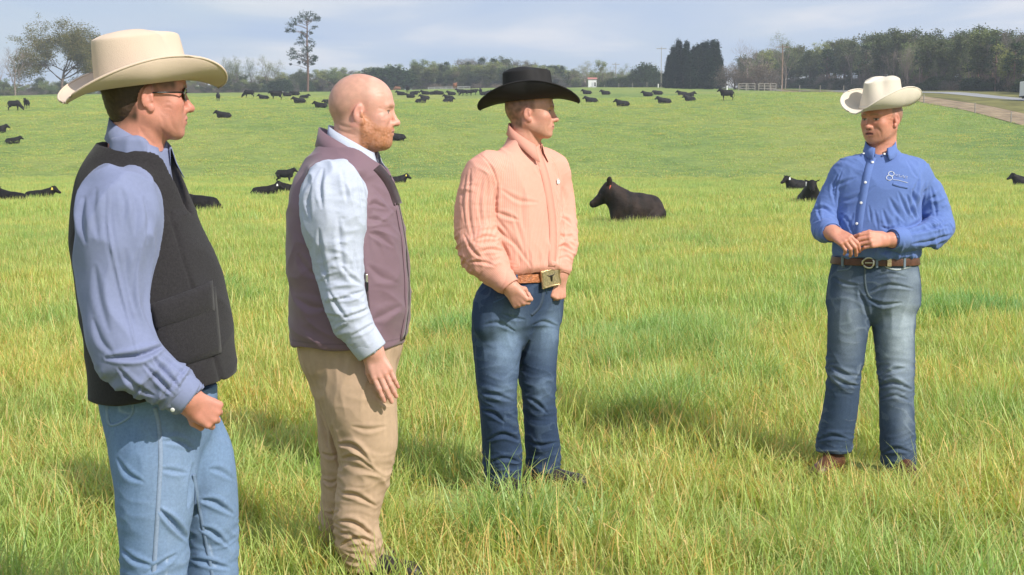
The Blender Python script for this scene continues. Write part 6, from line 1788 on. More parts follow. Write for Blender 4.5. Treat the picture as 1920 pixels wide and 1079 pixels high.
# ================================================================ man in the big cream hat, nearest
def man_cream_hat():
    m = Man(310, 3.92, 'nearest man in a big cream cowboy hat, glasses, black wool vest and light jeans')
    ang = math.radians(-16); P = m.P
    F = np.array([math.cos(ang), math.sin(ang), 0]); L = np.array([-F[1], F[0], 0]); U = np.array([0, 0, 1.])
    H = Head(P(276, 178, .0), math.radians(23), math.radians(-1), 0, 1.06)
    nb = P(255, 272, .01)
    RAn = [(222, 380, -.19, .062), (215, 480, -.22, .052), (215, 600, -.24, .048), (245, 668, -.25, .045), (320, 725, -.23, .034), (352, 748, -.21, .032)]
    LAn = [(280, 370, .19, .06), (310, 480, .22, .05), (330, 600, .20, .045), (352, 680, .14, .038), (366, 700, .12, .034)]
    RA, LA = arm_nodes(m, RAn), arm_nodes(m, LAn)
    torso = [tuple(P(255, 350)) + (.09,), tuple(P(265, 480)) + (.11,), tuple(P(290, 730)) + (.11,)]
    legs = [[tuple(P(285, 800, -.08)) + (.07,), tuple(P(290, 1040, -.08)) + (.045,), tuple(P(288, 1280, -.08)) + (.035,)], [tuple(P(345, 800, .10)) + (.07,), tuple(P(398, 1040, .12)) + (.045,), tuple(P(400, 1270, .12)) + (.035,)]]
    o = dict(lines=[([(352, 212), (347, 222), (345, 234)], 2.2, .004), ([(320, 216), (322, 232), (330, 246)], 3.2, .003), ([(300, 240), (312, 256), (330, 264)], 3.0, .003), ([(262, 240), (272, 256), (290, 272)], 3.4, .004), ([(250, 256), (264, 270), (284, 284)], 2.6, .003), ([(306, 196), (314, 192), (322, 194)], 1.6, .0022), ([(308, 203), (316, 202), (324, 206)], 1.6, .0022), ([(300, 216), (306, 226), (306, 238)], 2.4, .0025)], skin=(.57, .25, .185), hair=(.055, .032, .020), hair_w=.97, hairline=.05, flush=(.60, .20, .15), jaw=1.0, brow=(.10, .06, .04), stubble=(.45, .22, .16), stubble_w=.2, nose=1.0, full=1)
    hands = [dict(wrist=P(350, 748, -.21), d=P(384, 768, -.19) - P(350, 748, -.21), palm=(.05, .9, -.25), thumb_side=1, curls=((1.0, 1.2, .6), (1.1, 1.25, .6), (1.15, 1.3, .6), (1.2, 1.3, .6)), thumb=((.7, .4, .5), (.9, .1, .4)), zl=.15, zh=.08),
             dict(wrist=P(366, 690, .12), d=P(384, 712, .08) - P(366, 690, .12), palm=(-.1, -.9, -.1), thumb_side=-1, curls=((1.2, 1.3, .7),) * 4, thumb=((.9, .35, .45), (1., .1, .3)), zl=.12)]
    body(m, H, nb, torso, [RA, LA], hands, legs, o, h=.0027, nr=.064)
    # hair: a cap over the back and side of the head, clear of the ear
    hv = Vol(H.c - .16, H.c + .16, .003)
    hv.add(H.e(-.016, 0, .034, .0995, .0815, .089), H.e(-.050, 0, .010, .0635, .0715, .070), k=.02)
    hv.add(H.e(-.060, 0, -.040, .038, .056, .045), k=.03)
    hv.cut(obox(H.p(.085, 0, 0), (.075, .12, .14), H.R), k=.006)
    for s_ in (-1, 1):
        hv.cut(H.e(-.004, .085 * s_, -.020, .033, .03, .046, tilt=-.18), k=.006)
        hv.cut(H.e(.012, .07 * s_, -.075, .060, .035, .040), k=.006)
    hv.cut(obox(H.p(-.05, 0, -.135), (.10, .12, .055), H.R), k=.01)
    W, Q = hv.mesh(1); Nn = vnormals(W, Q)
    W = W + Nn * (.0018 * pn(H.loc(W) * np.array([60, 60, 260.]), 3.))[:, None]
    me = mesh_from(W, Q, 'hair'); set_col(me, np.tile(np.array((.050, .028, .018)), (len(W), 1)) * (1 + .5 * pn(H.loc(W) * np.array([200, 200, 60.]), 1.)[:, None]))
    m.part('hair', me, col_mat('dark_hair', .55, .4, weave=500, bump=.5, var=.3, vscale=200))
    # ---- jeans
    rows = [m.row(*r, rt, ang) for *r, rt in ((725, 192, 400, .95), (770, 198, 400, .95), (810, 208, 394, .90), (850, 218, 380, .82), (875, 222, 368, .76))]
    lg = [[tuple(P(292, 820, -.06)) + (.106,), tuple(P(292, 880, -.075)) + (.101,), tuple(P(290, 960, -.085)) + (.094,), tuple(P(289, 1030, -.09)) + (.088,), tuple(P(288, 1100, -.09)) + (.086,), tuple(P(290, 1200, -.09)) + (.088,), tuple(P(290, 1285, -.09)) + (.088,)],
          [tuple(P(340, 800, .09)) + (.100,), tuple(P(370, 870, .10)) + (.098,), tuple(P(390, 960, .11)) + (.078,), tuple(P(396, 1030, .12)) + (.073,), tuple(P(397, 1100, .12)) + (.076,), tuple(P(400, 1200, .12)) + (.082,), tuple(P(402, 1285, .12)) + (.084,)]]
    hem = [(P(290, 1270, -.09), .045), (P(402, 1270, .12), .045)]
    seams = [([P(288, 760, -.3), P(298, 800, -.3), P(300, 860, -.3), P(296, 940, -.3), P(292, 1020, -.3), P(288, 1100, -.3), P(288, 1250, -.2)], .0036, .9),
             ([P(306, 800, -.3), P(308, 860, -.3), P(304, 940, -.3), P(299, 1020, -.3), P(295, 1100, -.3)], .0022, .5),
             ([P(362, 880, -.02), P(368, 930, -.01), P(380, 1000, .0), P(398, 1079, .0)], .0036, .7),
             ([P(200, 742, -.25), P(204, 785, -.25), P(226, 792, -.27), P(248, 775, -.28), P(250, 744, -.28)], .0035, .8)]
    # seams are drawn on the skin nearest the camera: pull the guide points onto it
    jo, S = jeans(m, rows, lg, hem, DENIM, (.145, .228, .375), ang, 33.0, h=.0045, fade=(.22, .305, .46), fades=[(P(320, 920, -.15), .13, .30, .7), (P(400, 950, .1), .1, .25, .6)],
                  seams=[(s_, r_, f_) for s_, r_, f_ in [([surf_pt(m, lg, rows, q_) for q_ in s_[0]], s_[1], s_[2]) for s_ in seams]], amp=.006, kneez=m.z(1035), light=(.46, .55, .68), knee_amp=1.0, lines=[([(298, 955), (325, 982), (354, 1016)], 4.6, .018), ([(378, 938), (405, 944), (436, 964)], 4.4, .014), ([(305, 828), (335, 828), (362, 842)], 4.0, .008), ([(300, 880), (325, 884), (352, 888)], 3.6, .007), ([(392, 880), (414, 884), (438, 900)], 4.0, .007), ([(376, 990), (400, 1000), (428, 1024)], 4.0, .012), ([(362, 870), (358, 910), (352, 950)], 4.0, .012), ([(228, 1030), (250, 1050), (285, 1062)], 4.0, .010), ([(360, 1050), (390, 1056), (430, 1066)], 4.0, .012), ([(220, 860), (240, 890), (270, 905)], 4.0, .008), ([(330, 1040), (300, 1060), (270, 1078)], 4.0, .010)])
    strip_on('seam', m, DENIM, S, [P(290, 764, -.3), P(298, 800, -.3), P(301, 860, -.3), P(297, 940, -.3), P(292, 1020, -.3), P(288, 1100, -.3), P(288, 1200, -.3)], None, .011, jo, (.24, .31, .44), lift=.0015, n=60)
    strip_on('seam', m, DENIM, S, [P(364, 890, -.1), P(370, 930, -.1), P(382, 1000, -.1), P(398, 1079, -.1), P(402, 1150, -.1)], None, .009, jo, (.17, .24, .36), lift=.0012, n=40)
    strip_on('back_pocket_hem', m, DENIM, S, [P(200, 748, -.3), P(203, 790, -.3), P(216, 797, -.3), P(246, 778, -.3), P(250, 748, -.3)], None, .007, jo, (.20, .28, .41), lift=.002, n=40)
    # ---- shirt
    core = [m.row(*r, rt, ang) for *r, rt in ((720, 188, 400, .95), (650, 180, 410, .92), (550, 166, 398, .95), (480, 156, 380, 1.0), (420, 152, 360, 1.08), (370, 158, 344, 1.16), (335, 170, 330, 1.20), (305, 190, 322, 1.05), (280, 204, 316, .86), (262, 208, 312, .80))]
    RS = arm_nodes(m, [(226, 372, -.165, .082), (221, 405, -.19, .100), (218, 450, -.20, .100), (214, 510, -.21, .088), (213, 570, -.225, .082), (222, 625, -.24, .082), (243, 668, -.25, .080), (280, 697, -.24, .066), (318, 722, -.225, .056), (345, 742, -.215, .046)])
    LS = arm_nodes(m, [(282, 372, .16, .08), (305, 480, .20, .07), (320, 600, .19, .06), (345, 675, .15, .05), (362, 690, .12, .043)])
    v = Vol(*box_of(*RS, *LS, *[(r[1], r[2], r[0]) for r in core], m=.14), .0046)
    v.add(loft(core, ang, 2.2, -.010), k=0)
    for A in (RS, LS):
        B = cr_interp(A, 3)
        for i, (a, b) in enumerate(zip(B[:-1], B[1:])): v.put(cap(a[:3], b[:3], a[3], b[3]), .035 if i < 3 else .014)
        e = np.array(A[-1][:3]); d = e - np.array(A[-2][:3]); v.cut(cap(e, e + d * 2, .040, .055), k=.002)
    v.cut(ell(P(268, 262, .0), (.064, .062, .055)), k=.01)
    W, Q = v.mesh(1); Nn = vnormals(W, Q)
    q = W * np.array([11., 11., 3.2]); q[:, 0] += W[:, 2] * 1.5; q += .5 * pn(W * 5, 2.)[:, None]
    W = W + Nn * (.016 * (rid(q, 51.) - .3) * sstep(m.z(640), m.z(560), W[:, 2]))[:, None]
    RSa = np.array([list(a) for a in RS])
    L_, d_, AX = along(RSa, W)
    fore = sstep(m.z(640), m.z(680), W[:, 2]) * (d_ < .13)
    q = W * 11; s_ = (q * AX).sum(1); q = q + 1.6 * s_[:, None] * AX; q += .7 * pn(W * 8, 3.)[:, None]
    W = W + Nn * (.013 * fore * (rid(q * .6, 53.) - .3) + .007 * fore * (rid(q * 1.2, 57.) - .3))[:, None]
    W = creases(m, W, Nn, [([(200, 672), (262, 668), (308, 648)], 5.0, .024), ([(283, 668), (310, 698), (337, 728)], 3.6, .016), ([(268, 682), (300, 715), (326, 742)], 3.4, .014), ([(222, 690), (250, 722), (288, 742)], 4.0, .012), ([(300, 664), (330, 690), (352, 708)], 3.2, .010),
        ([(247, 365), (256, 400), (254, 440)], 5.6, 0.0065), ([(270, 372), (279, 410), (276, 455)], 5.0, 0.0065), ([(158, 372), (152, 410), (160, 455)], 5.6, 0.0078), ([(226, 352), (234, 385), (230, 420)], 5.0, 0.0046), ([(180, 355), (176, 400), (184, 450)], 5.6, 0.0052), ([(262, 470), (252, 520), (252, 580)], 6.2, 0.0065), ([(178, 500), (186, 560), (204, 620)], 6.2, 0.0065), ([(235, 470), (240, 530), (262, 600)], 6.2, 0.0052), ([(175, 600), (190, 640), (212, 664)], 5.0, 0.0065)], wmax=P(0, 0)[1] + .02)
    W = creases(m, W, Nn, [([(206, 345), (203, 420), (222, 521), (243, 606), (258, 662)], 3.0, -.0075)], wmax=P(0, 0)[1] + .02)
    base = np.array((.205, .235, .375))
    C = np.tile(base, (len(W), 1)) * (1 + .04 * pn(W * 6, 2.)[:, None])
    me = mesh_from(W, Q, 'shirt'); set_col(me, C); sh = m.part('shirt', me, OXFORD); SS = Surf(W, Q)
    for A in (RS, LS):
        a, b = np.array(A[-2][:3]), np.array(A[-1][:3]); d = nrm(b - a); n1 = nrm(np.cross(d, [0, 1, .2])); n2 = np.cross(d, n1); r_ = A[-1][3] + .004
        R_ = [[tuple(b + d * t + (n1 * math.cos(6.283*k/28) + n2 * math.sin(6.283*k/28)) * (r_ + g)) for k in range(28)] for t, g in ((-.062, .004), (-.056, .0065), (.008, .003), (.013, .0))]
        ribbon('cuff', m, OXFORD, R_, sh, .003, closed=True, colour=base * 1.02)
    b_ = np.array(RS[-1][:3]); 
    cp, n_ = b_ + np.array([-.020, -.046, -.030]), nrm([-.1, -1, -.3]); disc(m, 'cuff_button', BUTTON, cp, n_, .006, .002, sh)
    collar(m, OXFORD, P(264, 272, .0), ang, .080, .070, sh, base * 1.03, h=.048, pt=.036, gap=.50, slope=.52, flare=.014, rise=.034)
    # ---- wool vest
    vrows = [m.row(*r, rt, ang) for *r, rt in ((738, 180, 432, .90), (700, 177, 434, .90), (650, 174, 430, .88), (600, 166, 424, .88), (550, 158, 416, .90), (500, 150, 402, .94), (450, 141, 384, .98), (400, 137, 362, 1.06), (350, 141, 346, 1.16), (320, 150, 334, 1.20), (295, 164, 326, 1.25), (275, 178, 320, 1.4), (258, 186, 314, 1.5))]
    v = Vol(*box_of(*[(r[1], r[2], r[0]) for r in vrows], m=.30), .0047)
    v.add(loft(vrows, ang, 2.25), k=0)
    v.add(ell(P(226, 340, -.13), (.075, .062, .026)), ell(P(266, 340, .14), (.075, .062, .026)), k=.045)
    for sgn in (-1, 1):
        a_ = P(222 if sgn < 0 else 262, 440, sgn * .21)
        v.cut(ell(a_ + np.array([0, sgn * .04, 0]), (.098, .125, .155)), k=.006)
    # V neck and the hem that drops at the back
    v.cut(cap(P(232, 236, .0), P(268, 272, .0), .088, .086), k=.006)
    tri = P(352, 398, -.03)
    v.cut(cap(P(275, 280, -.01), tri, .074, .006), k=.010)
    v.cut(obox(P(420, 745, -.1), (.30, .4, .045), np.stack([nrm([1, 0, .20]), np.array([0, 1., 0]), nrm([-.20, 0, 1])])), k=.004)
    W, Q = v.mesh(1); Nn = vnormals(W, Q)
    W = folds(W, Nn, .006, .20, (.3, 0, 1), 1.3, 61.0)
    # the overlap down the front
    fr = np.interp(W[:, 2], [m.z(700), m.z(600), m.z(500), m.z(400)], [P(432, 700)[0], P(412, 600)[0], P(380, 500)[0], P(346, 400)[0]])
    ov = np.clip((W[:, 0] - (fr - .012)) / .004, 0, 1) * (W[:, 2] < m.z(395)) * (Nn[:, 1] < .1)
    base = np.array((.028, .026, .029)); C = np.tile(base, (len(W), 1))
    gl = np.exp(-((W[:, 0] - (fr - .012)) / .0045) ** 2) * (W[:, 2] < m.z(395)) * (Nn[:, 1] < .1)
    W = W - Nn * (.0035 * gl)[:, None] + Nn * (.0025 * ov)[:, None]
    C = C * (1 - .0 * gl[:, None])
    me = mesh_from(W, Q, 'vest'); set_col(me, C); ve = m.part('vest', me, WOOL); VS = Surf(W, Q)
    # patch pocket with its flap
    def patch(name, corners, lift, nu=14, nv=8, thick=.004):
        a, b, c, d = [np.array(P(*q_, -.35)) for q_ in corners]; r = []
        for j in range(nv + 1):
            t = j / nv; rr_ = []
            for i in range(nu + 1):
                s2 = i / nu
                p_ = (a * (1 - s2) + b * s2) * (1 - t) + (d * (1 - s2) + c * s2) * t
                q_, n2_ = VS.snap(p_, (.25, -1, 0), lift * (1 if 0 < i < nu and 0 < j < nv else .3), .022); rr_.append(q_)
            r.append(rr_)
        R3 = np.array(r); 
        for _ in range(2): R3[1:-1, 1:-1] = (R3[:-2, 1:-1] + R3[2:, 1:-1] + R3[1:-1, :-2] + R3[1:-1, 2:]) / 4
        return ribbon(name, m, WOOL, [list(q_) for q_ in R3], ve, thick, colour=base)
    patch('pocket', ((284, 592), (412, 558), (424, 690), (302, 712)), .007)
    fl = patch('pocket_flap', ((279, 582), (404, 545), (409, 606), (292, 634)), .013, nv=6)
    # collar edge binding
    # ---- hat
    cowboy_hat(m, H, FELT_C, c=(-.010, 0, .026), tilt=-.155, L=.122, B=.096, ht=.142, brim=.080, side=.060, dip=.030, sidew=.090, side_in=.40, crease=.028, yaw=.16, fshift=.25)
    # ---- glasses
    gl_ = m.part('glasses', None, None)
    for s_ in (-1, 1):
        pts = [H.p(.098 - .010 * (abs(a_) > 9), s_ * (.034 + .025 * math.cos(a_)) , .0 + .0165 * math.sin(a_)) for a_ in np.linspace(0, 6.283, 17)[:-1]]
        pts = [H.p(.098 - .35 * abs(.034 + .025 * math.cos(a_) - .020), s_ * (.034 + .025 * math.cos(a_)), .002 + .0165 * math.sin(a_)) for a_ in np.linspace(0, 6.283, 17)[:-1]]
        ring_tube(m, 'rim', BLACK_P, pts, .0019, gl_)
        V = pts + [sum(pts, np.zeros(3)) / 16]; m.part('lens', mesh_from(V, [(i, (i + 1) % 16, 16) for i in range(16)], 'lens'), LENS, gl_)
        V, Fc = [], []
        tube(V, Fc, [Vector(H.p(.083, s_ * .060, .006)), Vector(H.p(.078, s_ * .072, .006)), Vector(H.p(.030, s_ * .0785, .004)), Vector(H.p(-.006, s_ * .0800, .002))], [.0022, .0024, .0022, .0016], 6)
        m.part('temple', mesh_from([tuple(q_) for q_ in V], Fc, 'temple'), BLACK_P, gl_)
    ring_tube(m, 'bridge', BLACK_P, [H.p(.099, -.010, .008), H.p(.104, 0, .010), H.p(.099, .010, .008)], .0018, gl_, closed=False)
    boot(m, P(288, 1275, -.09), (.9, -.35), LEATHER_B); boot(m, P(402, 1270, .12), (.95, -.2), LEATHER_B)
    return m
def surf_pt(m, legs, rows, q):
    """move a guide point along the viewing direction onto the leg or hip it lies over"""
    best = None; q = np.array(q, float)
    for L in legs:
        A = cr_interp(L, 3)
        for a, b in zip(A[:-1], A[1:]):
            if min(a[2], b[2]) - .02 <= q[2] <= max(a[2], b[2]) + .02:
                c = (a + b) / 2; dx_ = q[0] - c[0]
                if abs(dx_) < c[3]:
                    y = c[1] - math.sqrt(c[3] ** 2 - dx_ ** 2)
                    if best is None or y < best: best = y
    R = cr_interp(sorted([tuple(float(x) for x in r) for r in rows]), 4)
    if R[0, 0] <= q[2]:
        cx, cy, a_, b_ = [np.interp(q[2], R[:, 0], R[:, i]) for i in (1, 2, 3, 4)]
        dx_ = (q[0] - cx) / b_
        if abs(dx_) < 1:
            y = cy - a_ * math.sqrt(1 - dx_ ** 2)
            if best is None or y < best: best = y
    if best is not None: q[1] = best
    return q
MEN = [man_cream_hat(), man_bald(), man_black_hat(), man_pale_hat()]
# ================================================================ CATTLE
def cattle_mat(name, a, b):
    m, n, l = new_mat(name)
    out = N(n, 'ShaderNodeOutputMaterial'); p = N(n, 'ShaderNodeBsdfPrincipled'); l.new(p.outputs[0], out.inputs[0])
    t = N(n, 'ShaderNodeTexCoord'); no = N(n, 'ShaderNodeTexNoise', inp={'Scale': 3.0, 'Detail': 5}); l.new(t.outputs['Object'], no.inputs['Vector'])
    r = ramp(n, [(.35, a), (.65, b)]); l.new(no.outputs['Fac'], r.inputs[0]); l.new(r.outputs[0], p.inputs['Base Color'])
    p.inputs['Roughness'].default_value = .62; p.inputs['Specular IOR Level'].default_value = .22
    n2_ = N(n, 'ShaderNodeTexNoise', inp={'Scale': 55.0, 'Detail': 4, 'Roughness': .7}); l.new(t.outputs['Object'], n2_.inputs['Vector'])
    bp = N(n, 'ShaderNodeBump', inp={'Strength': .6, 'Distance': .02}); l.new(n2_.outputs['Fac'], bp.inputs['Height']); l.new(bp.outputs[0], p.inputs['Normal'])
    return m
BLACK_C = cattle_mat('black_hide', (.0045, .004, .004), (.013, .0095, .0085))
BROWN_C = cattle_mat('brownish_black_hide', (.012, .009, .008), (.040, .026, .021))
RED_C = cattle_mat('red_hide', (.16, .065, .03), (.24, .10, .05))
TAGM = {'red': simple_mat('orange_tag', (.60, .13, .07), .5, var=.05), 'yellow': simple_mat('yellow_tag', (.85, .68, .12), .5, var=.05), 'white': simple_mat('white_tag', (.85, .85, .85), .5, var=.05)}
def R2(yaw, pit=0):
    F = np.array([math.cos(yaw) * math.cos(pit), math.sin(yaw) * math.cos(pit), math.sin(pit)]); L = np.array([-math.sin(yaw), math.cos(yaw), 0]); return np.stack([F, L, np.cross(F, L)])
def cow_mesh(pose, head='up', turn=0., h=.03, hero=False):
    """body of one beast: deep trunk, neck, wedge head with ears and muzzle, legs by pose; x forward"""
    v = Vol((-1.35, -.75, -.05), (1.75, .75, 1.75), h)
    lie = pose == 'lie'
    z0 = .38 if lie else .98
    v.add(ell((-.02, 0, z0), (.72, .355, .37)), k=0)
    v.add(ell((.42, 0, z0 + .03), (.36, .29, .37)), ell((-.54, 0, z0 + (-.03 if lie else .05)), (.32, .32, .33)), k=.12)          # shoulder, rump
    v.add(cap((-.62, 0, z0 + (.16 if lie else .29)), (.50, 0, z0 + .31), .085, .10), k=.14)                                    # back line
    if pose == 'lie':
        v.add(cap((-.55, -.24, .26), (-.10, -.40, .16), .21, .10), cap((-.10, -.40, .16), (-.42, -.47, .07), .075, .05), k=.06)
        v.add(cap((-.55, .26, .28), (-.15, .38, .15), .20, .09), k=.08)
        for s_ in (-1, 1):
            v.add(cap((.42, .20 * s_, .22), (.66, .22 * s_, .10), .13, .075), cap((.66, .22 * s_, .10), (.42, .25 * s_, .05), .06, .045), k=.05)
        v.add(cap((-.88, .0, .42), (-.98, -.10, .12), .035, .03), k=.04)
        v.add(ell((.70, 0, .30), (.16, .14, .22)), k=.10)
    else:
        for s_ in (-1, 1):
            v.add(cap((.44, .17 * s_, .72), (.45, .15 * s_, .40), .12, .062), cap((.45, .15 * s_, .42), (.45, .15 * s_, .06), .052, .042), cap((.46, .15 * s_, .05), (.50, .15 * s_, .02), .055, .055), k=.05)
            v.add(cap((-.62, .17 * s_, .80), (-.50, .17 * s_, .60), .19, .11), cap((-.50, .17 * s_, .62), (-.78, .16 * s_, .44), .095, .058), cap((-.78, .16 * s_, .46), (-.72, .16 * s_, .06), .052, .042), cap((-.72, .16 * s_, .05), (-.67, .16 * s_, .02), .055, .055), k=.05)
        v.add(cap((-.90, 0, 1.12), (-.98, 0, .50), .032, .035), k=.04)
        v.add(ell((.66, 0, .86), (.16, .12, .24)), k=.10)
    # neck and head
    hs = 1.30 if hero else 1.10
    if head == 'up': hp, pit = np.array([.88 if hero else .94, 0, z0 + (.40 if hero else .45)]), -.50
    elif head == 'level': hp, pit = np.array([1.02, 0, z0 + .28]), -.40
    else: hp, pit = np.array([1.10, 0, .46 if not lie else .34]), -1.05
    if turn:
        b0 = np.array([.50, 0, 0]); d = hp - b0; hp = b0 + np.array([d[0] * math.cos(turn) - d[1] * math.sin(turn), d[0] * math.sin(turn) + d[1] * math.cos(turn), d[2]])
    R = R2(turn * 1.15, pit)
    E = lambda f, l, u: hp + hs * (R[0] * f + R[1] * l + R[2] * u)
    v.add(cap((.46, 0, z0 + .12), E(-.05, 0, -.03), .31, (.19 if hero else .165) * hs), k=.14)
    v.add(cap((.58, 0, z0 - .02), E(.02, 0, -.08), .16, .085 * hs), k=.10)      # dewlap
    v.add(ell(E(.02, 0, 0), np.array((.175, .118, .130)) * hs, R), k=.05)
    v.add(cap(E(.08, 0, -.02), E(.31, 0, -.035), .105 * hs, .070 * hs, wide=R[1], q=1.12), k=.05)
    v.add(ell(E(.365, 0, -.035), np.array((.055, .078, .064)) * hs, R), k=.03)
    v.add(cap(E(.10, 0, -.10), E(.32, 0, -.085), .052 * hs, .036 * hs), k=.04)
    v.add(ell(E(-.05, 0, .105), np.array((.075, .08, .055)) * hs, R), k=.04)
    ears = []
    for s_ in (-1, 1):
        e0 = E(-.07, .10 * s_, .055)
        out = R[1] * s_ * (.55 if hero else .88) + R[2] * (.75 if hero else .30) - R[0] * .40
        out = out / np.linalg.norm(out); t1 = nrm(np.cross(R[0], out)); t2 = nrm(np.cross(out, t1))
        v.add(ell(e0 + out * .095 * hs, np.array((.120, .032, .062)) * hs, np.stack([out, t1, t2])), k=.02)
        v.cut(ell(e0 + out * .105 * hs + t2 * .030 * s_ * 0 + R[0] * .03 * hs, np.array((.085, .020, .032)) * hs, np.stack([out, t1, t2])), k=.01)
        v.cut(ell(E(.14, .117 * s_, .030), (.026 * hs, .012, .018 * hs), R), k=.012)
        v.add(ell(E(.145, .104 * s_, .030), np.array((.020, .012, .016)) * hs, R), k=.004)
        v.cut(ell(E(.415, .036 * s_, -.015), (.016, .014, .016), R), k=.006)
        ears.append(e0 + out * .10 * hs - R[2] * .06)
    v.cut(cap(E(.41, -.05, -.065), E(.41, .05, -.065), .008, .008), cap(E(.40, .055, -.066), E(.26, .085, -.068), .007, .004), cap(E(.40, -.055, -.066), E(.26, -.085, -.068), .007, .004), k=.006)
    v.cut(ell((0, 0, -.3), (3, 3, .30)), k=.0)
    W, Q = v.mesh(2 if h > .02 else 1)
    Nn = vnormals(W, Q)
    W = W + Nn * (.012 * pn(W * 5.5, 2.) + .004 * pn(W * np.array([14, 14, 30.]), 5.))[:, None]
    return mesh_from(W, Q, 'cow_body'), ears, hp, R
CM = {}
for key, a in {'lie': ('lie', 'up', 0.), 'lie_turn': ('lie', 'up', -.75), 'lie_turn2': ('lie', 'level', .6), 'stand': ('stand', 'up', 0.), 'stand_turn': ('stand', 'level', -.5), 'graze': ('stand', 'down', 0.)}.items():
    CM[key] = cow_mesh(*a, h=.036)
CM['hero'] = cow_mesh('lie', 'up', -.62, h=.012, hero=True)
def tag_mesh(s=1.0):
    v = [(-.028, -.006, 0), (.028, -.006, 0), (.040, -.006, -.075), (-.040, -.006, -.075), (-.012, -.006, .03), (.012, -.006, .03)]
    w = [(x, -y, z) for x, y, z in v]
    V = [(x * s, y * s, z * s) for x, y, z in v + w]
    F_ = [(0, 1, 2, 3), (4, 5, 1, 0), (9, 8, 7, 6), (6, 7, 11, 10), (0, 3, 9, 6), (3, 2, 8, 9), (2, 1, 7, 8), (1, 5, 11, 7), (5, 4, 10, 11), (4, 0, 6, 10)]
    return V, F_
TM = mesh_from(*tag_mesh(1.0), 'ear_tag', smooth=False)
def cow(px, py, facing, kind, label, tagc=None, s=1.0, red=False, cat='cow', group='cattle spread over the pasture', near_side=0, sink=0.03):
    g = on_ground(px, py, 415)
    t = thing('cow', label, cat, (g.x, g.y, g.z - sink * s), 0, group)
    me, ears, hp, R = CM[kind]
    rz = {'R': 0., 'L': math.pi, 'C': -math.pi / 2, 'B': math.pi / 2}.get(facing, facing)
    t.rotation_euler = (0, 0, rz); t.scale = (s, s, s)
    if red:
        me = me.copy(); me.materials.clear(); me.materials.append(RED_C)
    elif not me.materials: me.materials.append(BROWN_C if kind == 'hero' else BLACK_C)
    b = add_obj('body', me, None, t)
    if tagc:
        e = ears[0 if near_side == 0 else 1]
        mm = TM.copy(); mm.materials.append(TAGM[tagc])
        tg = add_obj('ear_tag', mm, None, t, tuple(e + np.array([0, -.015 if near_side == 0 else .015, -.03])))
        k = .85 if kind == 'hero' else 1.5
        tg.scale = (k, k, k)
    return t
r_ = random.Random(6)
def j(a): return a + r_.uniform(-.25, .25)
PI = math.pi
cow(1193, 424, PI + .55, 'hero', 'black calf with an orange ear tag resting alone in the tall grass', 'red', .90, near_side=1, cat='calf').scale = (.80, .92, 1.0)
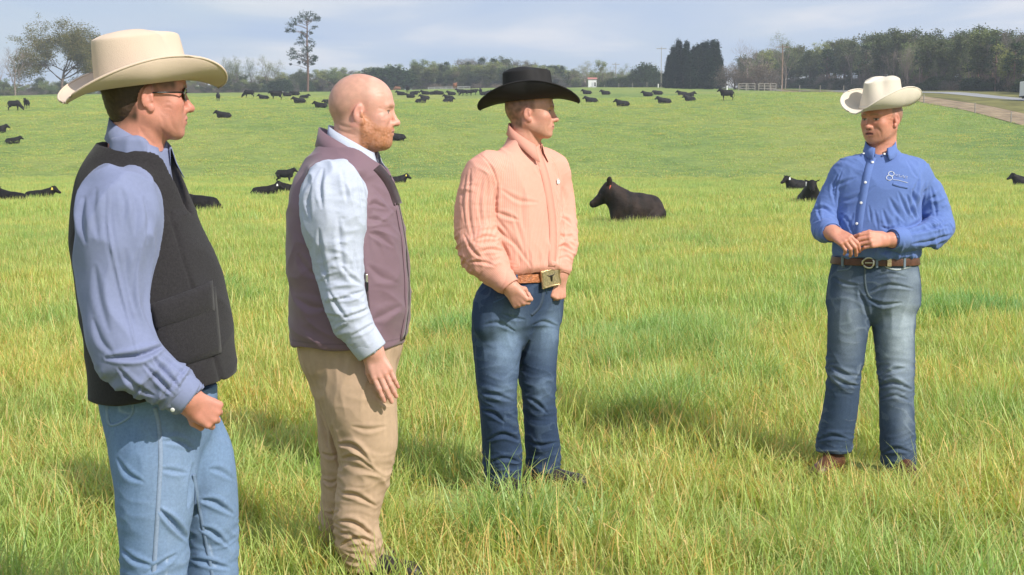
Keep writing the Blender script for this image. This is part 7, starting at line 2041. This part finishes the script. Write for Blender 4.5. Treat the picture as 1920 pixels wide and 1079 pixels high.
COWS = [
 (1497, 362, PI + .45, 'lie', 'black cow lying left of the blue-shirted man, upper of two, white tag', 'white', 1.0, 1),
 (1518, 384, -PI/2 - .2, 'lie', 'black cow lying head-on beside the elbow of the blue-shirted man', 'white', .95, 0),
 (1922, 352, PI + .1, 'lie', 'black cow lying at the right edge of the field, partly out of view', None, 1., 0),
 (73, 380, .1, 'lie', 'black cow lying near the left edge, yellow ear tag, right one of a pair', 'yellow', .68, 0),
 (24, 386, PI - .15, 'lie', 'black cow lying at the left edge beside one with a yellow tag', 'white', .68, 0),
 (372, 402, PI - .1, 'lie', 'brownish black cow lying half hidden behind the black wool vest', None, .75, 0),
 (24, 271, .1, 'lie', 'black cow lying alone at mid distance near the left edge', None, .85, 0),
 (-4, 250, .2, 'lie', 'black cow lying cut off by the left edge, above a lone lying cow', None, 1.0, 0),
 (496, 371, .15, 'lie', 'black cow lying with a white ear tag, left of the bald man\'s shoulder', 'white', .68, 0),
 (548, 367, PI, 'lie', 'black cow lying mostly hidden by the bald man\'s back', None, .7, 0),
 (534, 345, 0.05, 'stand', 'black cow standing behind the bald man\'s shoulder with its head hidden', None, .80, 0),
 (742, 348, .05, 'lie', 'black cow lying with a yellow ear tag just right of the mauve vest', 'yellow', .85, 0),
 (745, 264, PI, 'lie', 'black cow lying beside the bearded man\'s chin', None, 1.0, 0),
 (420, 222, PI + .1, 'lie', 'single black cow lying below the tip of the big cream hat', None, 1.0, 0),
 (27, 208, 0.1, 'graze', 'black cow grazing at the upper left, the left one of two', None, 1.0, 0),
 (50, 204, -PI/2, 'stand', 'black cow standing face-on beside a grazing one at the upper left', None, .9, 0),
 (409, 191, PI/2 + .3, 'stand', 'black cow seen from behind, right of the big cream hat', None, .95, 0),
 (467, 184, PI, 'graze', 'black cow grazing alone, left of the group under the lone pine', None, 1., 0),
 (518, 188, PI, 'stand_turn', 'large black cow standing, largest of the group under the lone pine', None, 1.1, 0),
 (495, 187, PI, 'lie', 'low black cow lying left of the largest standing one near the lone pine', None, .95, 0),
 (539, 181, PI, 'lie', 'black cow lying with a white face behind the largest standing one', 'white', .95, 1),
 (554, 179, PI - .2, 'lie_turn2', 'black cow lying just left of the lone pine\'s trunk line', None, .95, 0),
 (562, 194, PI, 'lie', 'black cow lying below the lone pine, the nearer of two', None, 1.05, 0),
 (570, 186, 0, 'lie', 'black cow lying below the lone pine, the farther of two', None, .9, 0),
 (602, 203, PI, 'lie', 'black cow lying left of the bald head, the lower of two', None, 1.0, 0),
 (619, 197, PI, 'lie_turn2', 'black cow lying against the bald head, the upper of two', None, 1.0, 0),
 (626, 185, PI/2, 'stand', 'black cow standing half hidden by the bald head', None, .9, 0),
 (764, 174, PI/2 + .3, 'stand', 'black cow standing, rightmost upright one beside the bald forehead', None, 1.0, 0),
 (752, 179, PI, 'lie', 'black cow lying closest to the bald forehead', None, .95, 0),
 (776, 178, 0, 'lie_turn2', 'black cow lying right behind the upright one beside the bald forehead', None, .95, 0),
 (770, 184, PI, 'lie', 'black cow lying just below the cluster beside the bald forehead', None, .9, 0),
 (789, 194, 0, 'lie', 'black cow lying nearest in the cluster between the two heads', None, 1.0, 0),
 (797, 187, PI, 'lie', 'black cow lying just above the nearest one between the two heads', None, .95, 0),
 (798, 178, PI, 'lie', 'black cow lying in the far row, first left of centre', None, .95, 0),
 (812, 178, 0, 'lie', 'black cow lying in the far row, second left of centre', None, .9, 0),
 (824, 178, PI, 'lie_turn2', 'black cow lying in the far row, third left of centre', None, 1.0, 0),
 (842, 187, PI, 'lie', 'black cow lying in front of the far row, upper one left of black hat', None, .95, 0),
 (840, 193, 0, 'lie', 'black cow lying in front of the far row, lower one left of black hat', None, .95, 0),
 (847, 179, PI, 'lie', 'black cow lying at the left foot of the standing row', None, .95, 0),
 (863, 179, PI, 'stand', 'black cow standing, first from the left in the row left of the black hat', None, .85, 0),
 (871, 180, PI, 'graze', 'black cow standing, second from the left in the row left of the black hat', None, .85, 0),
 (880, 180, 0, 'stand_turn', 'black cow standing, third from the left in the row left of the black hat', None, .85, 0),
 (888, 179, 0, 'stand_turn', 'black cow standing, rightmost in the tight row left of the black hat', None, .85, 0),
 (901, 178, PI/2, 'stand', 'black cow seen from behind, close to the black hat\'s crown', None, .85, 0),
 (908, 179, 0, 'lie', 'black cow lying beside one seen from behind near the black hat', None, .95, 0),
 (929, 178, PI, 'lie', 'black cow lying right up against the black hat\'s crown', None, 1.0, 0),
 (1066, 161, 0, 'graze', 'black cow standing on the far edge, above the black hat\'s front brim', None, 1.3, 0),
 (1101, 177, PI, 'lie', 'black cow lying below the white shed, the left one of the far pair', None, 1.0, 0),
 (1136, 178, PI, 'lie', 'black cow lying below the white shed, the right one of the far pair', None, 1.0, 0),
 (1109, 193, PI, 'lie', 'black cow lying alone below the far pair by the white shed', None, 1.1, 0),
 (1168, 200, PI, 'lie', 'black cow lying lowest in the gap between the two centre men', None, 1.1, 0),
 (1215, 181, PI, 'lie', 'black cow lying below the power pole, the left of two overlapping', None, 1.05, 0),
 (1234, 178, PI, 'lie_turn2', 'black cow lying below the power pole, the right of two overlapping', None, 1.0, 0),
 (1246, 195, PI, 'lie', 'black cow lying alone below the cedars, nearest of that group', None, 1.15, 0),
 (1280, 180, PI, 'lie', 'black cow lying below the cedars, upper left of three', None, 1.0, 0),
 (1291, 183, 0, 'lie', 'black cow lying below the cedars, middle of three', None, 1.05, 0),
 (1294, 190, PI, 'lie', 'black cow lying below the cedars, lowest of three', None, .95, 0),
 (1363, 189, PI, 'stand', 'black cow standing broadside with its head up in front of the brown leafless trees', None, 1.15, 0),
]
for px, py, f, k, lab, tg, s_, ns in COWS:
    cow(px, py, f + r_.uniform(-.12, .12), k, lab, tg, s_, near_side=ns)
cow(745, 165, PI + .2, 'graze', 'reddish brown cow grazing on the skyline above the bald forehead', None, 1.15, red=True)
cow(853, 168, PI/2 - .3, 'stand', 'reddish brown cow standing above the left end of the standing row', None, 1.05, red=True)

# ================================================================ POLES, FENCES, SHED, TRUCK
WOODP = simple_mat('weathered_pole', (.23, .16, .12), .9, var=.2, scale=2)
WOODG = simple_mat('grey_post', (.30, .27, .24), .9, var=.2, scale=3)
WHITEP = simple_mat('white_paint', (.78, .78, .77), .6, var=.04)
WIRE = simple_mat('wire', (.22, .22, .22), .5, metal=.6)
DARKM = simple_mat('dark_rubber', (.02, .02, .02), .7)
def box_mesh(lo, hi):
    x0, y0, z0 = lo; x1, y1, z1 = hi
    V = [(x0,y0,z0),(x1,y0,z0),(x1,y1,z0),(x0,y1,z0),(x0,y0,z1),(x1,y0,z1),(x1,y1,z1),(x0,y1,z1)]
    return V, [(0,3,2,1),(4,5,6,7),(0,1,5,4),(1,2,6,5),(2,3,7,6),(3,0,4,7)]
def boxo(name, lo, hi, mat, parent, bev=0.):
    o = add_obj(name, mesh_from(*box_mesh(lo, hi), name, smooth=False), mat, parent)
    if bev:
        m = o.modifiers.new('bevel', 'BEVEL'); m.width = bev; m.segments = 2
    return o
def pole(px, ytop, Y, label, r=.16, arm=1.2, mat=WOODP, arms=1, rz=0.):
    x = px_at(px, Y); z = gz(x, Y); h = unproj(px, ytop, Y).z - z
    t = thing('utility_pole', label, 'utility pole', (x, Y, z), rz)
    V, Fc = [], []; tube(V, Fc, [(0, 0, -.5), (0, 0, h * .5), (0, 0, h)], [r, r * .85, r * .65], 10); add_obj('pole', mesh_from([tuple(q) for q in V], Fc, 'pole'), mat, t)
    for k in range(arms):
        zz = h - .5 - k * .9
        boxo('crossarm', (-arm, -.07 - r, zz - .07), (arm, -r * .75, zz + .07), mat, t)
        for q in (-.9, -.45, .45, .9):
            V, Fc = [], []; tube(V, Fc, [(arm * q, -r, zz + .07), (arm * q, -r, zz + .22)], [.05, .03], 6); add_obj('insulator', mesh_from([tuple(q2) for q2 in V], Fc, 'insulator'), WIRE, t)
    return t
pole(1460, 84, 282, 'brown wooden pole standing at the road in front of the wood, tallest on the right', .19, 1.3)
pole(1236, 88, 350, 'grey power pole with crossarms at the left side of the cedar clump', .10, 1.2, WOODG, 1)
pole(1152, 118, 430, 'thin far power pole right of the white shed', .14, 1.1, WOODG, 1)
def fence(pts, label, hgt=1.25, pr=.07, mat=WOODG, wires=4, step=6.0, colour_white=()):
    """posts on the ground with strands between them"""
    P3 = [Vector((x, y, gz(x, y))) for x, y in pts]
    t = thing('wire_fence', label, 'fence', P3[0]); o = P3[0]
    posts = []
    for a, b in zip(P3[:-1], P3[1:]):
        n = max(1, int((b - a).length / step))
        for i in range(n):
            q = a.lerp(b, i / n); posts.append(Vector((q.x, q.y, gz(q.x, q.y))))
    posts.append(P3[-1])
    V, Fc = [], []; tube(V, Fc, [(0, 0, -.2), (0, 0, hgt)], [pr, pr * .9], 6); pm = mesh_from([tuple(q) for q in V], Fc, 'post'); pm.materials.append(mat)
    for q in posts: add_obj('post', pm, None, t, q - o)
    for k in range(wires):
        V, Fc = [], []; tube(V, Fc, [q - o + Vector((0, -.02, hgt * (k + 1) / (wires + .3))) for q in posts], [.009] * len(posts), 3)
        add_obj('wire', mesh_from([tuple(q) for q in V], Fc, 'wire'), WIRE, t)
    return t
edge = [(57.3, 150), (56.2, 172), (55.2, 190), (54.3, 215), (53.2, 245), (52.2, 275), (50.0, 300)]
fence(edge, 'low wire fence on thin posts between the pasture and the road', step=11.0)
fence([(49.6, 301), (44, 322), (36, 340), (28, 372), (22, 396)], 'wire fence in front of the cedar clump', step=9.0, hgt=1.3)
fence([(21, 398), (0, 404), (-40, 406), (-80, 408), (-130, 404)], 'thin wire fence along the far edge of the pasture', step=14.0)
for px, yt, yb, lab in ((1234, 156, 163, 'short white post at the foot of the power pole by the cedars'), (1363, 162, 172, 'short white post in front of the brown leafless trees')):
    g = on_ground(px, yb, 345); hh = (yb - yt) / (F_PX / g.y)
    V, Fc = [], []; tube(V, Fc, [(0, 0, -.1), (0, 0, hh)], [.16, .15], 8)
    o = add_obj('white_post', mesh_from([tuple(q) for q in V], Fc, 'white_post'), WHITEP, None, g); tag(o, lab, 'post')
def rails(px0, px1, Y, label, n=5, hgt=1.5, nr=3, mat=WOODG, name='wooden_corral'):
    x0, x1 = px_at(px0, Y), px_at(px1, Y)
    t = thing(name, label, 'corral', (x0, Y, gz(x0, Y)))
    for i in range(n):
        x = x0 + (x1 - x0) * i / (n - 1); z = gz(x, Y) - gz(x0, Y); boxo('post', (x - x0 - .08, -.08, z - .2), (x - x0 + .08, .08, z + hgt), mat, t)
        if i < n - 1:
            xb = x0 + (x1 - x0) * (i + 1) / (n - 1)
            for k in range(nr):
                zz = z + hgt * (k + 1) / nr - .12; boxo('rail', (x - x0 + .08, -.05, zz), (xb - x0 - .08, -.01, zz + .13), mat, t)
    return t
rails(1380, 1410, 292, 'grey wooden rail corral left part, under the brown leafless trees', 3, 1.5)
rails(1417, 1449, 290, 'grey wooden rail corral right part, beside the wooden pole', 4, 1.5)
rails(805, 882, 405, 'pale metal corral panels on the skyline above the standing cattle row', 8, 1.3, 3, simple_mat('galvanised', (.45, .45, .45), .5, metal=.4), 'corral_panels')
def shed():
    Y = 405.; x0, x1 = px_at(1101.5, Y), px_at(1116.5, Y); z = gz((x0 + x1) / 2, Y); h = unproj(1108, 149, Y).z - z
    t = thing('shed', 'tiny white shed with a low reddish roof on the far edge of the pasture', 'shed', ((x0 + x1) / 2, Y, z)); w = (x1 - x0) / 2
    boxo('wall', (-w, 0, -.2), (w, 2.2, h), WHITEP, t)
    V = [(-w - .2, -.25, h), (w + .2, -.25, h), (w + .2, 2.45, h), (-w - .2, 2.45, h), (-w - .2, 1.1, h + .55), (w + .2, 1.1, h + .55)]
    add_obj('roof', mesh_from(V, [(0, 1, 5, 4), (2, 3, 4, 5), (0, 4, 3), (1, 2, 5), (0, 3, 2, 1)], 'roof', smooth=False), simple_mat('red_roof', (.42, .16, .13), .7), t)
    boxo('door', (-.3, -.04, 0), (.35, .0, h * .75), simple_mat('pale_door', (.55, .56, .58), .6), t)
    boxo('window', (w * .45, -.04, h * .45), (w * .8, .0, h * .75), DARKM, t)
shed()
def truck():
    Y = 188.; x = px_at(1906, Y); z = gz(x + 2, Y) + .10
    s = F_PX / Y
    ztop = unproj(1910, 153, Y).z - z; zbot = unproj(1910, 200, Y).z - z
    t = thing('box_truck', 'white box truck on the road, cut off by the right edge of the picture', 'truck', (x, Y, z))
    zbot = .50
    boxo('cargo_box', (0, -1.2, zbot), (6.0, 1.2, ztop), WHITEP, t, .08)
    boxo('chassis', (.1, -.5, zbot - .22), (7.9, .5, zbot - .002), DARKM, t)
    boxo('cab', (6.15, -1.1, .55), (8.1, 1.1, 2.35), WHITEP, t, .15)
    boxo('windscreen', (8.06, -.95, 1.45), (8.14, .95, 2.15), LENS, t, .02)
    boxo('bumper', (-.08, -1.1, .45), (.0, 1.1, .62), DARKM, t)
    for wx in (1.2, 7.2):
        for wy in (-1.0, 1.0):
            V, Fc = [], []
            tube(V, Fc, [(wx, wy - .16, .48), (wx, wy - .14, .48), (wx, wy + .14, .48), (wx, wy + .16, .48)], [.30, .48, .48, .30], 20)
            n = len(V); Fc.append(tuple(range(n - 20, n))); Fc.append(tuple(range(19, -1, -1)))
            wh = add_obj('wheel', mesh_from([tuple(q) for q in V], Fc, 'wheel', smooth=False), DARKM, t)
truck()
